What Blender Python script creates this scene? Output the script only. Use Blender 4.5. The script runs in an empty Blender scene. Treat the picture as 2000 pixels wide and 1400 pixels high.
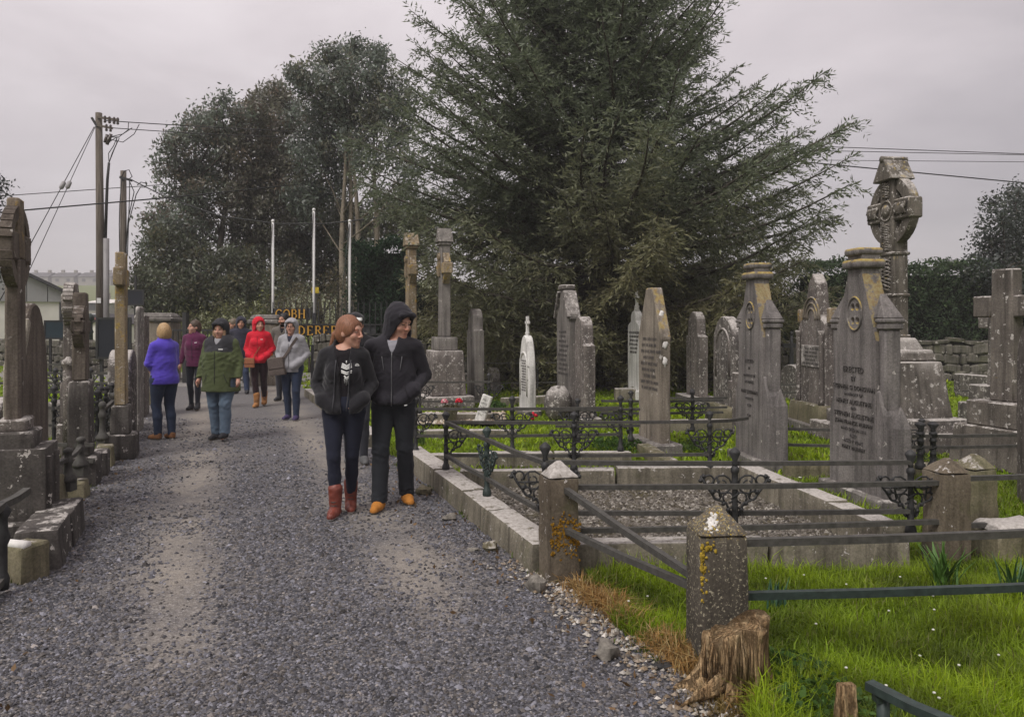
import bpy, bmesh, math, random
import numpy as np
from mathutils import Vector, Matrix, noise as mnoise

rng = np.random.default_rng(7)
random.seed(7)
PI = math.pi
R = math.radians
sc = bpy.context.scene
COL = sc.collection

# ------------------------------------------------------------------ camera
F, CX, CY, EYE = 1500.0, 1000.0, 630.0, 1.62      # focal length in photo pixels, centre column, horizon row, eye height
cam_d = bpy.data.cameras.new('camera')
cam_d.sensor_width = 36.0
cam_d.lens = 36.0 * F / 2000.0
cam_d.shift_y = -70.0 / 2000.0
cam_d.clip_start = 0.05
cam_d.clip_end = 3000.0
cam = bpy.data.objects.new('camera', cam_d)
cam.location = (0, 0, EYE)
cam.rotation_euler = (R(90), 0, 0)
COL.objects.link(cam)
sc.camera = cam

# ------------------------------------------------------------------ overcast sky and soft sun
world = bpy.data.worlds.new('World')
sc.world = world
world.use_nodes = True
SUN_EL, SUN_AZ = 52.0, 215.0                       # behind the camera and to its left


def build_sky():
    nt = world.node_tree
    nt.nodes.clear()
    N = nt.nodes.new
    L = nt.links.new
    out = N('ShaderNodeOutputWorld')
    bg = N('ShaderNodeBackground')
    bg.inputs['Strength'].default_value = 0.1
    sky = N('ShaderNodeTexSky')
    sky.sky_type = 'NISHITA'
    sky.sun_disc = False
    sky.sun_elevation = R(SUN_EL)
    sky.sun_rotation = R(SUN_AZ)
    tc = N('ShaderNodeTexCoord')
    mp = N('ShaderNodeMapping')
    mp.inputs['Scale'].default_value = (1.3, 1.3, 4.2)
    L(tc.outputs['Generated'], mp.inputs['Vector'])
    n1 = N('ShaderNodeTexNoise')
    n1.inputs['Scale'].default_value = 1.7
    n1.inputs['Detail'].default_value = 6.0
    n1.inputs['Roughness'].default_value = 0.52
    n1.inputs['Distortion'].default_value = 0.35
    L(mp.outputs['Vector'], n1.inputs['Vector'])
    # the cloud is brighter towards the left of the view, darker to the right
    dt = N('ShaderNodeVectorMath'); dt.operation = 'DOT_PRODUCT'
    dt.inputs[1].default_value = (-0.85, 0.0, -0.12)
    L(tc.outputs['Generated'], dt.inputs[0])
    ma = N('ShaderNodeMath'); ma.operation = 'MULTIPLY_ADD'
    ma.inputs[1].default_value = 0.24
    L(dt.outputs['Value'], ma.inputs[0]); L(n1.outputs['Fac'], ma.inputs[2])
    rp = N('ShaderNodeValToRGB')
    e = rp.color_ramp.elements
    e[0].position = 0.26; e[0].color = (0.50, 0.452, 0.466, 1)
    e[1].position = 0.76; e[1].color = (0.80, 0.735, 0.75, 1)
    m = rp.color_ramp.elements.new(0.5); m.color = (0.64, 0.578, 0.592, 1)
    L(ma.outputs['Value'], rp.inputs['Fac'])
    # an overcast sky is brighter overhead than at the horizon
    sx = N('ShaderNodeSeparateXYZ'); L(tc.outputs['Generated'], sx.inputs[0])
    up = N('ShaderNodeMapRange'); up.inputs[1].default_value = 0.0; up.inputs[2].default_value = 1.0
    up.inputs[3].default_value = 4.1; up.inputs[4].default_value = 12.3
    L(sx.outputs[2], up.inputs[0])
    sca = N('ShaderNodeVectorMath'); sca.operation = 'SCALE'
    L(up.outputs[0], sca.inputs['Scale'])
    L(rp.outputs['Color'], sca.inputs[0])
    mx = N('ShaderNodeMix'); mx.data_type = 'RGBA'
    mx.inputs['Factor'].default_value = 0.94
    L(sky.outputs['Color'], mx.inputs['A']); L(sca.outputs['Vector'], mx.inputs['B'])
    L(mx.outputs['Result'], bg.inputs['Color'])
    L(bg.outputs['Background'], out.inputs['Surface'])


build_sky()
sun_d = bpy.data.lights.new('sun', 'SUN')
sun_d.energy = 1.5
sun_d.angle = R(24)
sun_d.color = (1.0, 0.965, 0.92)
sun = bpy.data.objects.new('sun', sun_d)
_a = R(SUN_AZ)
_dir = Vector((math.sin(_a) * math.cos(R(SUN_EL)), math.cos(_a) * math.cos(R(SUN_EL)), math.sin(R(SUN_EL))))
sun.rotation_euler = _dir.to_track_quat('Z', 'Y').to_euler()
sun.location = (-10, -10, 20)
COL.objects.link(sun)
vs = sc.view_settings
vs.view_transform = 'Standard'
vs.look = 'None'
vs.gamma = 1.0
vs.exposure = 0.74
vs.use_curve_mapping = False


# ------------------------------------------------------------------ helpers
def at(px, py, d):
    return Vector(((px - CX) / F * d, d, EYE + (CY - py) / F * d))


def gd(py, z=0.0):
    return (EYE - z) * F / (py - CY)


def gp(px, py, z=0.0):
    d = gd(py, z)
    return Vector(((px - CX) / F * d, d, z))


def tag(o, label=None, cat=None, group=None, kind=None):
    if label: o['label'] = label
    if cat: o['category'] = cat
    if group: o['group'] = group
    if kind: o['kind'] = kind
    return o


def empty(name, loc=(0, 0, 0), rz=0.0, label=None, cat=None, group=None):
    o = bpy.data.objects.new(name, None)
    o.empty_display_size = 0.2
    o.location = loc
    o.rotation_euler = (0, 0, rz)
    COL.objects.link(o)
    return tag(o, label, cat, group)


def link(name, me, parent=None, loc=None, rz=None):
    o = bpy.data.objects.new(name, me)
    COL.objects.link(o)
    if parent: o.parent = parent
    if loc is not None: o.location = loc
    if rz is not None: o.rotation_euler = (0, 0, rz)
    return o


def copy_tree(o, parent=None):
    c = o.copy()
    COL.objects.link(c)
    if parent: c.parent = parent
    for ch in list(o.children):
        copy_tree(ch, c)
    return c


def np_mesh(name, v, tris=None, quads=None, mats=(), smooth=False, mat_idx=None, color=None):
    """fast mesh from numpy arrays; color = per-vertex (n,3) stored as attribute 'tint'"""
    me = bpy.data.meshes.new(name)
    v = np.ascontiguousarray(v, dtype=np.float32)
    me.vertices.add(len(v))
    me.vertices.foreach_set('co', v.ravel())
    nt = 0 if tris is None else len(tris)
    nq = 0 if quads is None else len(quads)
    idx = []
    if nt: idx.append(np.asarray(tris, np.int32).ravel())
    if nq: idx.append(np.asarray(quads, np.int32).ravel())
    idx = np.concatenate(idx)
    me.loops.add(len(idx))
    me.loops.foreach_set('vertex_index', idx)
    tot = np.concatenate([np.full(nt, 3, np.int32), np.full(nq, 4, np.int32)])
    st = np.concatenate([[0], np.cumsum(tot)[:-1]]).astype(np.int32)
    me.polygons.add(nt + nq)
    me.polygons.foreach_set('loop_start', st)
    me.polygons.foreach_set('loop_total', tot)
    if mat_idx is not None:
        me.polygons.foreach_set('material_index', np.asarray(mat_idx, np.int32))
    me.polygons.foreach_set('use_smooth', np.full(nt + nq, bool(smooth)))
    for m in mats: me.materials.append(m)
    if color is not None:
        a = me.attributes.new('tint', 'FLOAT_COLOR', 'POINT')
        c = np.ones((len(v), 4), np.float32)
        c[:, :3] = color
        a.data.foreach_set('color', c.ravel())
    me.update(calc_edges=True)
    me.validate()
    return me


class MB:
    """collects simple solids into one mesh"""
    def __init__(s):
        s.v = []; s.f = []; s.sm = []; s.mi = []; s.cur = 0

    def add(s, vs_, fs_, smooth=False):
        b = len(s.v)
        s.v.extend([tuple(p) for p in vs_])
        for f in fs_:
            s.f.append([b + i for i in f]); s.sm.append(smooth); s.mi.append(s.cur)

    def box(s, c, size, rz=0.0, top=(1, 1), u=None):
        hx, hy, hz = size[0] / 2, size[1] / 2, size[2] / 2
        ca, sa = math.cos(rz), math.sin(rz)
        vs_ = []
        for z, k in ((-hz, (1, 1)), (hz, top)):
            for x, y in ((-hx, -hy), (hx, -hy), (hx, hy), (-hx, hy)):
                x2, y2 = x * k[0], y * k[1]
                vs_.append((c[0] + x2 * ca - y2 * sa, c[1] + x2 * sa + y2 * ca, c[2] + z))
        s.add(vs_, [(0, 3, 2, 1), (4, 5, 6, 7), (0, 1, 5, 4), (1, 2, 6, 5), (2, 3, 7, 6), (3, 0, 4, 7)])

    def bar(s, a, b, w, h):
        """rectangular bar from a to b, w across, h high"""
        a, b = Vector(a), Vector(b)
        d = (b - a).normalized()
        up = Vector((0, 0, 1)) if abs(d.z) < 0.95 else Vector((0, 1, 0))
        sx = d.cross(up).normalized() * (w / 2)
        sz = sx.cross(d).normalized() * (h / 2)
        vs_ = [p + i * sx + j * sz for p in (a, b) for i, j in ((-1, -1), (1, -1), (1, 1), (-1, 1))]
        s.add(vs_, [(0, 1, 2, 3), (7, 6, 5, 4), (0, 4, 5, 1), (1, 5, 6, 2), (2, 6, 7, 3), (3, 7, 4, 0)])

    def tube(s, pts, rad, n=6, smooth=True, closed=False):
        pts = [Vector(p) for p in pts]
        m = len(pts)
        if not hasattr(rad, '__len__'): rad = [rad] * m
        rings = []
        prev = None
        for i, p in enumerate(pts):
            if closed: d = (pts[(i + 1) % m] - pts[i - 1])
            else: d = pts[min(i + 1, m - 1)] - pts[max(i - 1, 0)]
            d = d.normalized() if d.length > 1e-9 else Vector((0, 0, 1))
            if prev is None:
                r = Vector((0, 0, 1)) if abs(d.z) < 0.9 else Vector((1, 0, 0))
                prev = (r - d * r.dot(d)).normalized()
            else:
                q = prev - d * prev.dot(d)
                prev = q.normalized() if q.length > 1e-6 else prev
            b = d.cross(prev)
            rings.append([p + (prev * math.cos(2 * PI * k / n) + b * math.sin(2 * PI * k / n)) * rad[i] for k in range(n)])
        vs_ = [q for r_ in rings for q in r_]
        fs_ = []
        for i in range(m if closed else m - 1):
            j = (i + 1) % m
            for k in range(n):
                fs_.append((i * n + k, i * n + (k + 1) % n, j * n + (k + 1) % n, j * n + k))
        if not closed:
            fs_.append(tuple(range(n - 1, -1, -1)))
            fs_.append(tuple(range((m - 1) * n, m * n)))
        s.add(vs_, fs_, smooth)

    def lathe(s, prof, c=(0, 0, 0), n=10, smooth=True):
        """prof: list of (radius, z)"""
        vs_ = []
        for r_, z in prof:
            for k in range(n):
                vs_.append((c[0] + r_ * math.cos(2 * PI * k / n), c[1] + r_ * math.sin(2 * PI * k / n), c[2] + z))
        fs_ = []
        for i in range(len(prof) - 1):
            for k in range(n):
                fs_.append((i * n + k, i * n + (k + 1) % n, (i + 1) * n + (k + 1) % n, (i + 1) * n + k))
        fs_.append(tuple(range(n - 1, -1, -1)))
        fs_.append(tuple(range((len(prof) - 1) * n, len(prof) * n)))
        s.add(vs_, fs_, smooth)

    def prism(s, outline, y0, y1):
        """outline in x,z (counter-clockwise seen from -y), from y0 to y1"""
        n = len(outline)
        vs_ = [(x, y0, z) for x, z in outline] + [(x, y1, z) for x, z in outline]
        fs_ = [tuple(range(n)), tuple(range(2 * n - 1, n - 1, -1))]
        for i in range(n):
            j = (i + 1) % n
            fs_.append((j, i, i + n, j + n))
        s.add(vs_, fs_)

    def blob(s, c, r, n=8, m=5, amp=0.12, seed=0, smooth=True):
        """uneven stone-like lump; r = radius or (rx,ry,rz)"""
        if not hasattr(r, '__len__'): r = (r, r, r)
        vs_ = []
        fs_ = []
        for i in range(m + 1):
            th = PI * i / m
            for k in range(n):
                ph = 2 * PI * k / n
                d = Vector((math.sin(th) * math.cos(ph), math.sin(th) * math.sin(ph), math.cos(th)))
                q = 1 + amp * mnoise.noise(d * 1.7 + Vector((seed * 3.1, seed * 1.7, seed)))*2
                vs_.append((c[0] + d.x * r[0] * q, c[1] + d.y * r[1] * q, c[2] + d.z * r[2] * q))
        for i in range(m):
            for k in range(n):
                fs_.append((i * n + k, (i + 1) * n + k, (i + 1) * n + (k + 1) % n, i * n + (k + 1) % n))
        s.add(vs_, fs_, smooth)

    def mesh(s, name, *mats):
        me = bpy.data.meshes.new(name)
        me.from_pydata(s.v, [], s.f)
        me.polygons.foreach_set('use_smooth', s.sm)
        me.polygons.foreach_set('material_index', s.mi)
        for m in mats: me.materials.append(m)
        me.update()
        return me

    def build(s, name, mat, parent=None, bevel=0.0, seg=1, loc=None, rz=None, rough=0.0, cuts=0, rscale=6.0):
        mats = mat if isinstance(mat, (list, tuple)) else [mat]
        me = s.mesh(name, *mats)
        if bevel or cuts or rough:
            bm = bmesh.new()
            bm.from_mesh(me)
            bmesh.ops.remove_doubles(bm, verts=bm.verts, dist=1e-5)
            bmesh.ops.recalc_face_normals(bm, faces=bm.faces)
            if bevel:
                ed = [e for e in bm.edges if len(e.link_faces) == 2 and e.calc_face_angle(0) > 0.35]
                bmesh.ops.bevel(bm, geom=ed, offset=bevel, segments=seg, profile=0.6, affect='EDGES', clamp_overlap=True)
            if cuts:
                bmesh.ops.subdivide_edges(bm, edges=[e for e in bm.edges if e.calc_length() > 0.03], cuts=cuts, use_grid_fill=True)
            if rough:
                sd = Vector((random.random() * 50, random.random() * 50, random.random() * 50))
                bm.normal_update()
                for v in bm.verts:
                    q = v.co * rscale + sd
                    v.co += v.normal * (mnoise.noise(q) * rough + mnoise.noise(q * 3.3) * rough * 0.45)
            bm.to_mesh(me)
            bm.free()
            if cuts or seg > 1:
                me.polygons.foreach_set('use_smooth', [True] * len(me.polygons))
                if hasattr(me, 'set_sharp_from_angle'): me.set_sharp_from_angle(angle=R(42))
            me.update()
        return link(name, me, parent, loc, rz)


# ------------------------------------------------------------------ node helper and materials
class G:
    def __init__(s, name, rough=0.9, spec=0.25):
        s.m = bpy.data.materials.new(name)
        s.m.use_nodes = True
        s.nt = s.m.node_tree
        s.bsdf = s.nt.nodes['Principled BSDF']
        s.bsdf.inputs['Roughness'].default_value = rough
        s.bsdf.inputs['Specular IOR Level'].default_value = spec
        s._pos = None

    def n(s, t, **kw):
        nd = s.nt.nodes.new(t)
        for k, v in kw.items(): setattr(nd, k, v)
        return nd

    def put(s, a, sock):
        if hasattr(a, 'is_output'): s.nt.links.new(a, sock)
        elif isinstance(a, (tuple, list)) and len(a) == 3 and sock.type == 'RGBA': sock.default_value = (*a, 1)
        else: sock.default_value = a

    def pos(s):
        if s._pos is None:
            s._pos = s.n('ShaderNodeNewGeometry')
        return s._pos.outputs['Position']

    def nz(s):
        s.pos()
        x = s.n('ShaderNodeSeparateXYZ')
        s.put(s._pos.outputs['Normal'], x.inputs[0])
        return x.outputs[2]

    def pz(s):
        x = s.n('ShaderNodeSeparateXYZ')
        s.put(s.pos(), x.inputs[0])
        return x.outputs[2]

    def objco(s):
        return s.n('ShaderNodeTexCoord').outputs['Object']

    def map(s, vec, scale=(1, 1, 1), rot=(0, 0, 0), loc=(0, 0, 0)):
        m = s.n('ShaderNodeMapping')
        s.put(vec, m.inputs['Vector'])
        m.inputs['Scale'].default_value = scale
        m.inputs['Rotation'].default_value = rot
        m.inputs['Location'].default_value = loc
        return m.outputs[0]

    def noise(s, scale, detail=4, rough=0.55, vec=None, dist=0.0):
        t = s.n('ShaderNodeTexNoise')
        s.put(s.pos() if vec is None else vec, t.inputs['Vector'])
        t.inputs['Scale'].default_value = scale
        t.inputs['Detail'].default_value = detail
        t.inputs['Roughness'].default_value = rough
        t.inputs['Distortion'].default_value = dist
        return t.outputs['Fac']

    def voro(s, scale, feature='F1', vec=None, out='Distance', rand=1.0):
        t = s.n('ShaderNodeTexVoronoi', feature=feature)
        s.put(s.pos() if vec is None else vec, t.inputs['Vector'])
        t.inputs['Scale'].default_value = scale
        t.inputs['Randomness'].default_value = rand
        return t.outputs[out]

    def ramp(s, f, *stops):
        r = s.n('ShaderNodeValToRGB')
        e = r.color_ramp.elements
        while len(e) < len(stops): e.new(0.5)
        for i, (p, c) in enumerate(stops):
            e[i].position = p
            e[i].color = (*c, 1) if hasattr(c, '__len__') else (c, c, c, 1)
        s.put(f, r.inputs[0])
        return r.outputs[0]

    def step(s, f, a, b):
        m = s.n('ShaderNodeMapRange', clamp=True)
        s.put(f, m.inputs[0])
        m.inputs[1].default_value = a
        m.inputs[2].default_value = b
        return m.outputs[0]

    def math(s, op, a, b=0.0, c=0.0):
        m = s.n('ShaderNodeMath', operation=op)
        s.put(a, m.inputs[0]); s.put(b, m.inputs[1]); s.put(c, m.inputs[2])
        return m.outputs[0]

    def mix(s, f, a, b, blend='MIX'):
        m = s.n('ShaderNodeMix', data_type='RGBA', blend_type=blend)
        s.put(f, m.inputs['Factor']); s.put(a, m.inputs['A']); s.put(b, m.inputs['B'])
        return m.outputs['Result']

    def attr(s, name='tint'):
        a = s.n('ShaderNodeAttribute', attribute_name=name)
        return a.outputs['Color']

    def rand(s):
        return s.n('ShaderNodeObjectInfo').outputs['Random']

    def bump(s, h, strength=0.4, dist=0.01, prev=None):
        b = s.n('ShaderNodeBump')
        s.put(h, b.inputs['Height'])
        b.inputs['Strength'].default_value = strength
        b.inputs['Distance'].default_value = dist
        if prev is not None: s.put(prev, b.inputs['Normal'])
        return b.outputs[0]

    def done(s, col, bump=None, rough=None):
        s.put(col, s.bsdf.inputs['Base Color'])
        if bump is not None: s.put(bump, s.bsdf.inputs['Normal'])
        if rough is not None: s.put(rough, s.bsdf.inputs['Roughness'])
        return s.m


def stone(name, lo, hi, white=0.0, top=0.0, orange=0.0, moss=0.0, wscale=7.0, spot=0.0, topo=0.0, grain=60.0, bs=0.5, wt=(1, 1, 1)):
    """weathered stone: base mottle, rain streaks, white / orange lichen patches, lichen on upward faces"""
    g = G(name, 0.92, 0.2)
    n1 = g.noise(2.2, 6, 0.6)
    c = g.mix(g.step(n1, 0.3, 0.72), lo, hi)
    st = g.noise(1.0, 5, 0.6, vec=g.map(g.pos(), (14, 14, 0.9)))
    c = g.mix(g.step(st, 0.45, 0.75), c, tuple(x * 0.55 for x in lo))
    gr = g.noise(grain, 3, 0.7)
    c = g.mix(0.55, c, g.ramp(gr, (0.3, 0.25), (0.7, 0.8)), 'OVERLAY')
    n2 = g.noise(wscale, 6, 0.68)
    if moss:
        c = g.mix(g.math('MULTIPLY', g.step(g.noise(3.1, 5, 0.65), 0.62 - moss * 0.2, 0.75), 0.8), c, (0.07, 0.075, 0.03))
    if orange:
        o = g.noise(wscale * 0.8, 6, 0.65, vec=g.map(g.pos(), loc=(4, 7, 2)))
        oc = g.mix(g.step(g.noise(30), 0.35, 0.65), (0.30, 0.17, 0.03), (0.34, 0.26, 0.06))
        c = g.mix(g.math('MULTIPLY', g.step(o, 0.68 - orange * 0.3, 0.76 - orange * 0.3), 0.85), c, oc)
    if topo:
        o = g.noise(wscale * 1.3, 6, 0.65, vec=g.map(g.pos(), loc=(1, 3, 9)))
        up = g.step(g.nz(), 0.15, 0.5)
        oc = g.mix(g.step(g.noise(34), 0.35, 0.65), (0.27, 0.17, 0.04), (0.36, 0.30, 0.12))
        c = g.mix(g.math('MULTIPLY', up, g.step(o, 0.62 - topo * 0.3, 0.7 - topo * 0.3)), c, oc)
    wc = g.mix(g.step(g.noise(45), 0.3, 0.7), (0.27 * wt[0], 0.25 * wt[1], 0.225 * wt[2]), (0.50 * wt[0], 0.47 * wt[1], 0.44 * wt[2]))
    fine = g.math('MULTIPLY', g.math('SUBTRACT', g.noise(55, 4, 0.7), 0.5), 0.22)
    if white:
        c = g.mix(g.step(g.math('ADD', n2, fine), 0.71 - white * 0.3, 0.76 - white * 0.3), c, wc)
    if spot:
        wob = g.n('ShaderNodeTexNoise'); g.put(g.pos(), wob.inputs['Vector']); wob.inputs['Scale'].default_value = wscale * 4; wob.inputs['Detail'].default_value = 3
        vm = g.n('ShaderNodeVectorMath', operation='MULTIPLY_ADD'); g.put(wob.outputs['Color'], vm.inputs[0]); vm.inputs[1].default_value = (0.11, 0.11, 0.11); g.put(g.pos(), vm.inputs[2])
        vv = vm.outputs[0]
        d = g.voro(wscale * 2.6, vec=vv)
        cc = g.n('ShaderNodeSeparateColor')
        g.put(g.voro(wscale * 2.6, out='Color', vec=vv), cc.inputs[0])
        rad = g.math('MULTIPLY_ADD', cc.outputs[1], 0.50, 0.06)
        m = g.math('MULTIPLY', g.step(g.math('SUBTRACT', rad, d), 0.0, 0.08), g.step(cc.outputs[0], 1 - spot * 1.5, 1.02 - spot * 1.5))
        c = g.mix(m, c, wc)
    if top:
        up = g.step(g.nz(), 0.3, 0.7)
        c = g.mix(g.math('MULTIPLY', up, g.math('MULTIPLY', g.step(g.math('ADD', n2, fine), 0.68 - top * 0.32, 0.76 - top * 0.32), 0.9)), c, wc)
    b = g.bump(g.noise(grain * 0.7, 5, 0.7), bs, 0.006)
    b = g.bump(g.noise(9, 4, 0.6), bs * 0.7, 0.02, b)
    return g.done(c, b)


def plain(name, col, rough=0.7, spec=0.3, var=0.25, scale=12.0, bump=0.0, bscale=80.0, metal=0.0):
    g = G(name, rough, spec)
    f = g.step(g.noise(scale, 4, 0.6), 0.3, 0.7)
    c = g.mix(f, tuple(x * (1 - var) for x in col), tuple(min(1, x * (1 + var)) for x in col))
    g.bsdf.inputs['Metallic'].default_value = metal
    b = g.bump(g.noise(bscale, 3, 0.6), bump, 0.004) if bump else None
    return g.done(c, b)


def cloth(name, col, weave=260.0, rough=0.92, fuzz=0.15, fold=0.5):
    g = G(name, rough, 0.12)
    o = g.objco()
    f = g.step(g.noise(5, 4, 0.6, vec=o), 0.3, 0.7)
    c = g.mix(f, tuple(x * 0.82 for x in col), tuple(min(1, x * 1.16) for x in col))
    g.bsdf.inputs['Sheen Weight'].default_value = fuzz
    b = g.bump(g.noise(weave, 2, 0.6, vec=o), 0.25, 0.002)
    fo = g.noise(9, 3, 0.55, vec=g.map(o, (1.0, 1.0, 1.4)), dist=0.8)
    b = g.bump(fo, fold * 0.6, 0.02, b)
    return g.done(c, b)


def leafmat(name, a, b, rough=0.6, tint=True, spec=0.22):
    g = G(name, rough, spec)
    if tint:
        c = g.attr()
    else:
        c = g.mix(g.step(g.noise(2.5, 3), 0.3, 0.7), a, b)
    g.put(c, g.bsdf.inputs['Base Color'])
    tr = g.n('ShaderNodeBsdfTranslucent')
    g.put(c, tr.inputs['Color'])
    mx = g.n('ShaderNodeMixShader')
    mx.inputs[0].default_value = 0.42
    g.put(g.bsdf.outputs[0], mx.inputs[1]); g.put(tr.outputs[0], mx.inputs[2])
    g.put(mx.outputs[0], g.nt.nodes['Material Output'].inputs['Surface'])
    return g.m


M = {}
M['iron'] = plain('black_iron', (0.022, 0.022, 0.022), 0.62, 0.4, 0.4, 30, 0.3)
M['iron_worn'] = plain('weathered_iron', (0.055, 0.052, 0.046), 0.7, 0.35, 0.35, 24, 0.35)
M['iron_green'] = plain('dark_green_iron', (0.022, 0.034, 0.030), 0.55, 0.4, 0.4, 24, 0.25)
M['grey_stone'] = stone('grey_limestone', (0.105, 0.095, 0.088), (0.220, 0.203, 0.183), white=0.06, top=0.4, spot=0.05)
M['slate_stone'] = stone('slate_grey_stone', (0.114, 0.104, 0.099), (0.213, 0.195, 0.183), white=0.0, top=0.15, spot=0.025, topo=0.75, wscale=9)
M['slate_body'] = stone('slate_grey_body', (0.111, 0.102, 0.098), (0.207, 0.189, 0.178), white=0.0, top=0.0, spot=0.02, wscale=9)
M['brown_stone'] = stone('brown_grey_stone', (0.137, 0.116, 0.093), (0.261, 0.226, 0.183), white=0.02, top=0.35, spot=0.04, topo=0.4)
M['orange_stone'] = stone('orange_lichened_stone', (0.155, 0.118, 0.077), (0.296, 0.237, 0.155), white=0.1, top=0.5, orange=0.42, spot=0.12, wscale=11)
M['white_lichen'] = stone('white_lichened_stone', (0.073, 0.065, 0.060), (0.178, 0.160, 0.143), white=0.42, top=0.9, spot=0.4, wscale=8)
M['spot_lichen'] = stone('dark_stone_with_pale_lichen', (0.089, 0.077, 0.071), (0.190, 0.166, 0.149), white=0.24, top=0.85, spot=0.3, wscale=10)
M['celtic'] = stone('celtic_cross_stone', (0.074, 0.065, 0.053), (0.161, 0.143, 0.121), white=0.22, top=0.7, spot=0.25, topo=0.2, wscale=9)
M['marble'] = stone('white_marble', (0.437, 0.425, 0.401), (0.669, 0.656, 0.620), white=0.0, top=0.2)
M['pale_lichen_face'] = stone('pale_lichened_face', (0.146, 0.134, 0.122), (0.243, 0.225, 0.207), white=0.5, top=0.8, spot=0.2)
M['kerb'] = stone('kerb_limestone', (0.101, 0.090, 0.068), (0.226, 0.203, 0.156), white=0.10, top=0.98, spot=0.06, moss=0.3, wscale=11)
M['post_spot'] = stone('post_with_pale_speckle', (0.046, 0.040, 0.032), (0.125, 0.108, 0.085), white=0.46, top=0.18, spot=0.0, wscale=70, topo=0.3, orange=0.0, wt=(.82, .80, .62))
M['white_top'] = stone('white_crusted_plinth', (0.073, 0.065, 0.056), (0.171, 0.152, 0.134), white=0.36, top=1.35, spot=0.2, wscale=8)
M['edge_cross'] = stone('streaked_grey_cross', (0.076, 0.066, 0.057), (0.177, 0.156, 0.134), white=0.14, top=0.7, spot=0.12, orange=0.12, wscale=7)
M['loose'] = stone('loose_limestone', (0.11, 0.10, 0.085), (0.25, 0.23, 0.20), white=0.05, wscale=14)
M['post_brown'] = stone('brown_post', (0.083, 0.066, 0.047), (0.175, 0.146, 0.107), white=0.02, top=0.30, spot=0.08, wscale=10, moss=0.2)
M['post_cap'] = stone('half_white_post_cap', (0.075, 0.062, 0.048), (0.15, 0.13, 0.10), white=0.30, top=1.15, wscale=6)
M['pale_crust'] = stone('pale_crusted_edge', (0.20, 0.18, 0.14), (0.36, 0.33, 0.28), white=0.35, top=0.8, spot=0.3, orange=0.15)
M['dark_left'] = stone('dark_left_stone', (0.042, 0.037, 0.034), (0.105, 0.095, 0.086), white=0.10, top=0.55, spot=0.10, wscale=9)
M['mossy'] = stone('mossy_base', (0.106, 0.095, 0.060), (0.203, 0.178, 0.118), white=0.05, top=0.4, moss=0.8)
M['rubble'] = stone('rubble_wall_stone', (0.065, 0.060, 0.050), (0.178, 0.163, 0.137), white=0.03, top=0.3, spot=0.10, moss=0.7, wscale=6)
M['rubble_core'] = stone('rubble_mortar', (0.030, 0.027, 0.022), (0.063, 0.058, 0.049), moss=0.3)
M['letter_dark'] = plain('cut_letter_dark', (0.058, 0.053, 0.050), 0.9, 0.1, 0.3, 60)
M['letter_soft'] = plain('worn_letter', (0.085, 0.078, 0.076), 0.95, 0.1, 0.3, 60)
M['bark'] = stone('bark', (0.04, 0.033, 0.026), (0.10, 0.085, 0.068), grain=40, bs=1.0)
M['bark_pale'] = stone('pale_bark', (0.15, 0.125, 0.095), (0.30, 0.26, 0.20), grain=30, bs=0.6)
M['leaf'] = leafmat('tinted_leaf', None, None)
M['gum_leaf'] = leafmat('waxy_leaf', None, None, 0.40, True, 0.65)
M['grass'] = leafmat('grass_blade', None, None, 0.5, True, 0.3)
M['grass'].node_tree.nodes['Mix Shader'].inputs[0].default_value = 0.5
M['needle'] = leafmat('spruce_needle', None, None, 0.5, True, 0.4)
# ------------------------------------------------------------------ ground, path, far terrain
def xl(d): return -3.17 - 0.376 * (d - 4.76)          # left edge of the gravel path
def xr(d): return 0.18 - 0.385 * (d - 5.0)            # right edge
PATH_A = math.atan(0.381)


def ground_mat():
    g = G('grassy_soil', 0.95, 0.1)
    n = g.noise(1.1, 5, 0.6)
    c = g.ramp(n, (0.32, (0.075, 0.115, 0.012)), (0.5, (0.125, 0.175, 0.016)), (0.68, (0.165, 0.21, 0.020)))
    c = g.mix(g.step(g.noise(7, 4, 0.7), 0.5, 0.8), c, (0.045, 0.06, 0.015))
    b = g.bump(g.noise(60, 4, 0.7), 0.9, 0.03)
    return g.done(c, b)


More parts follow.
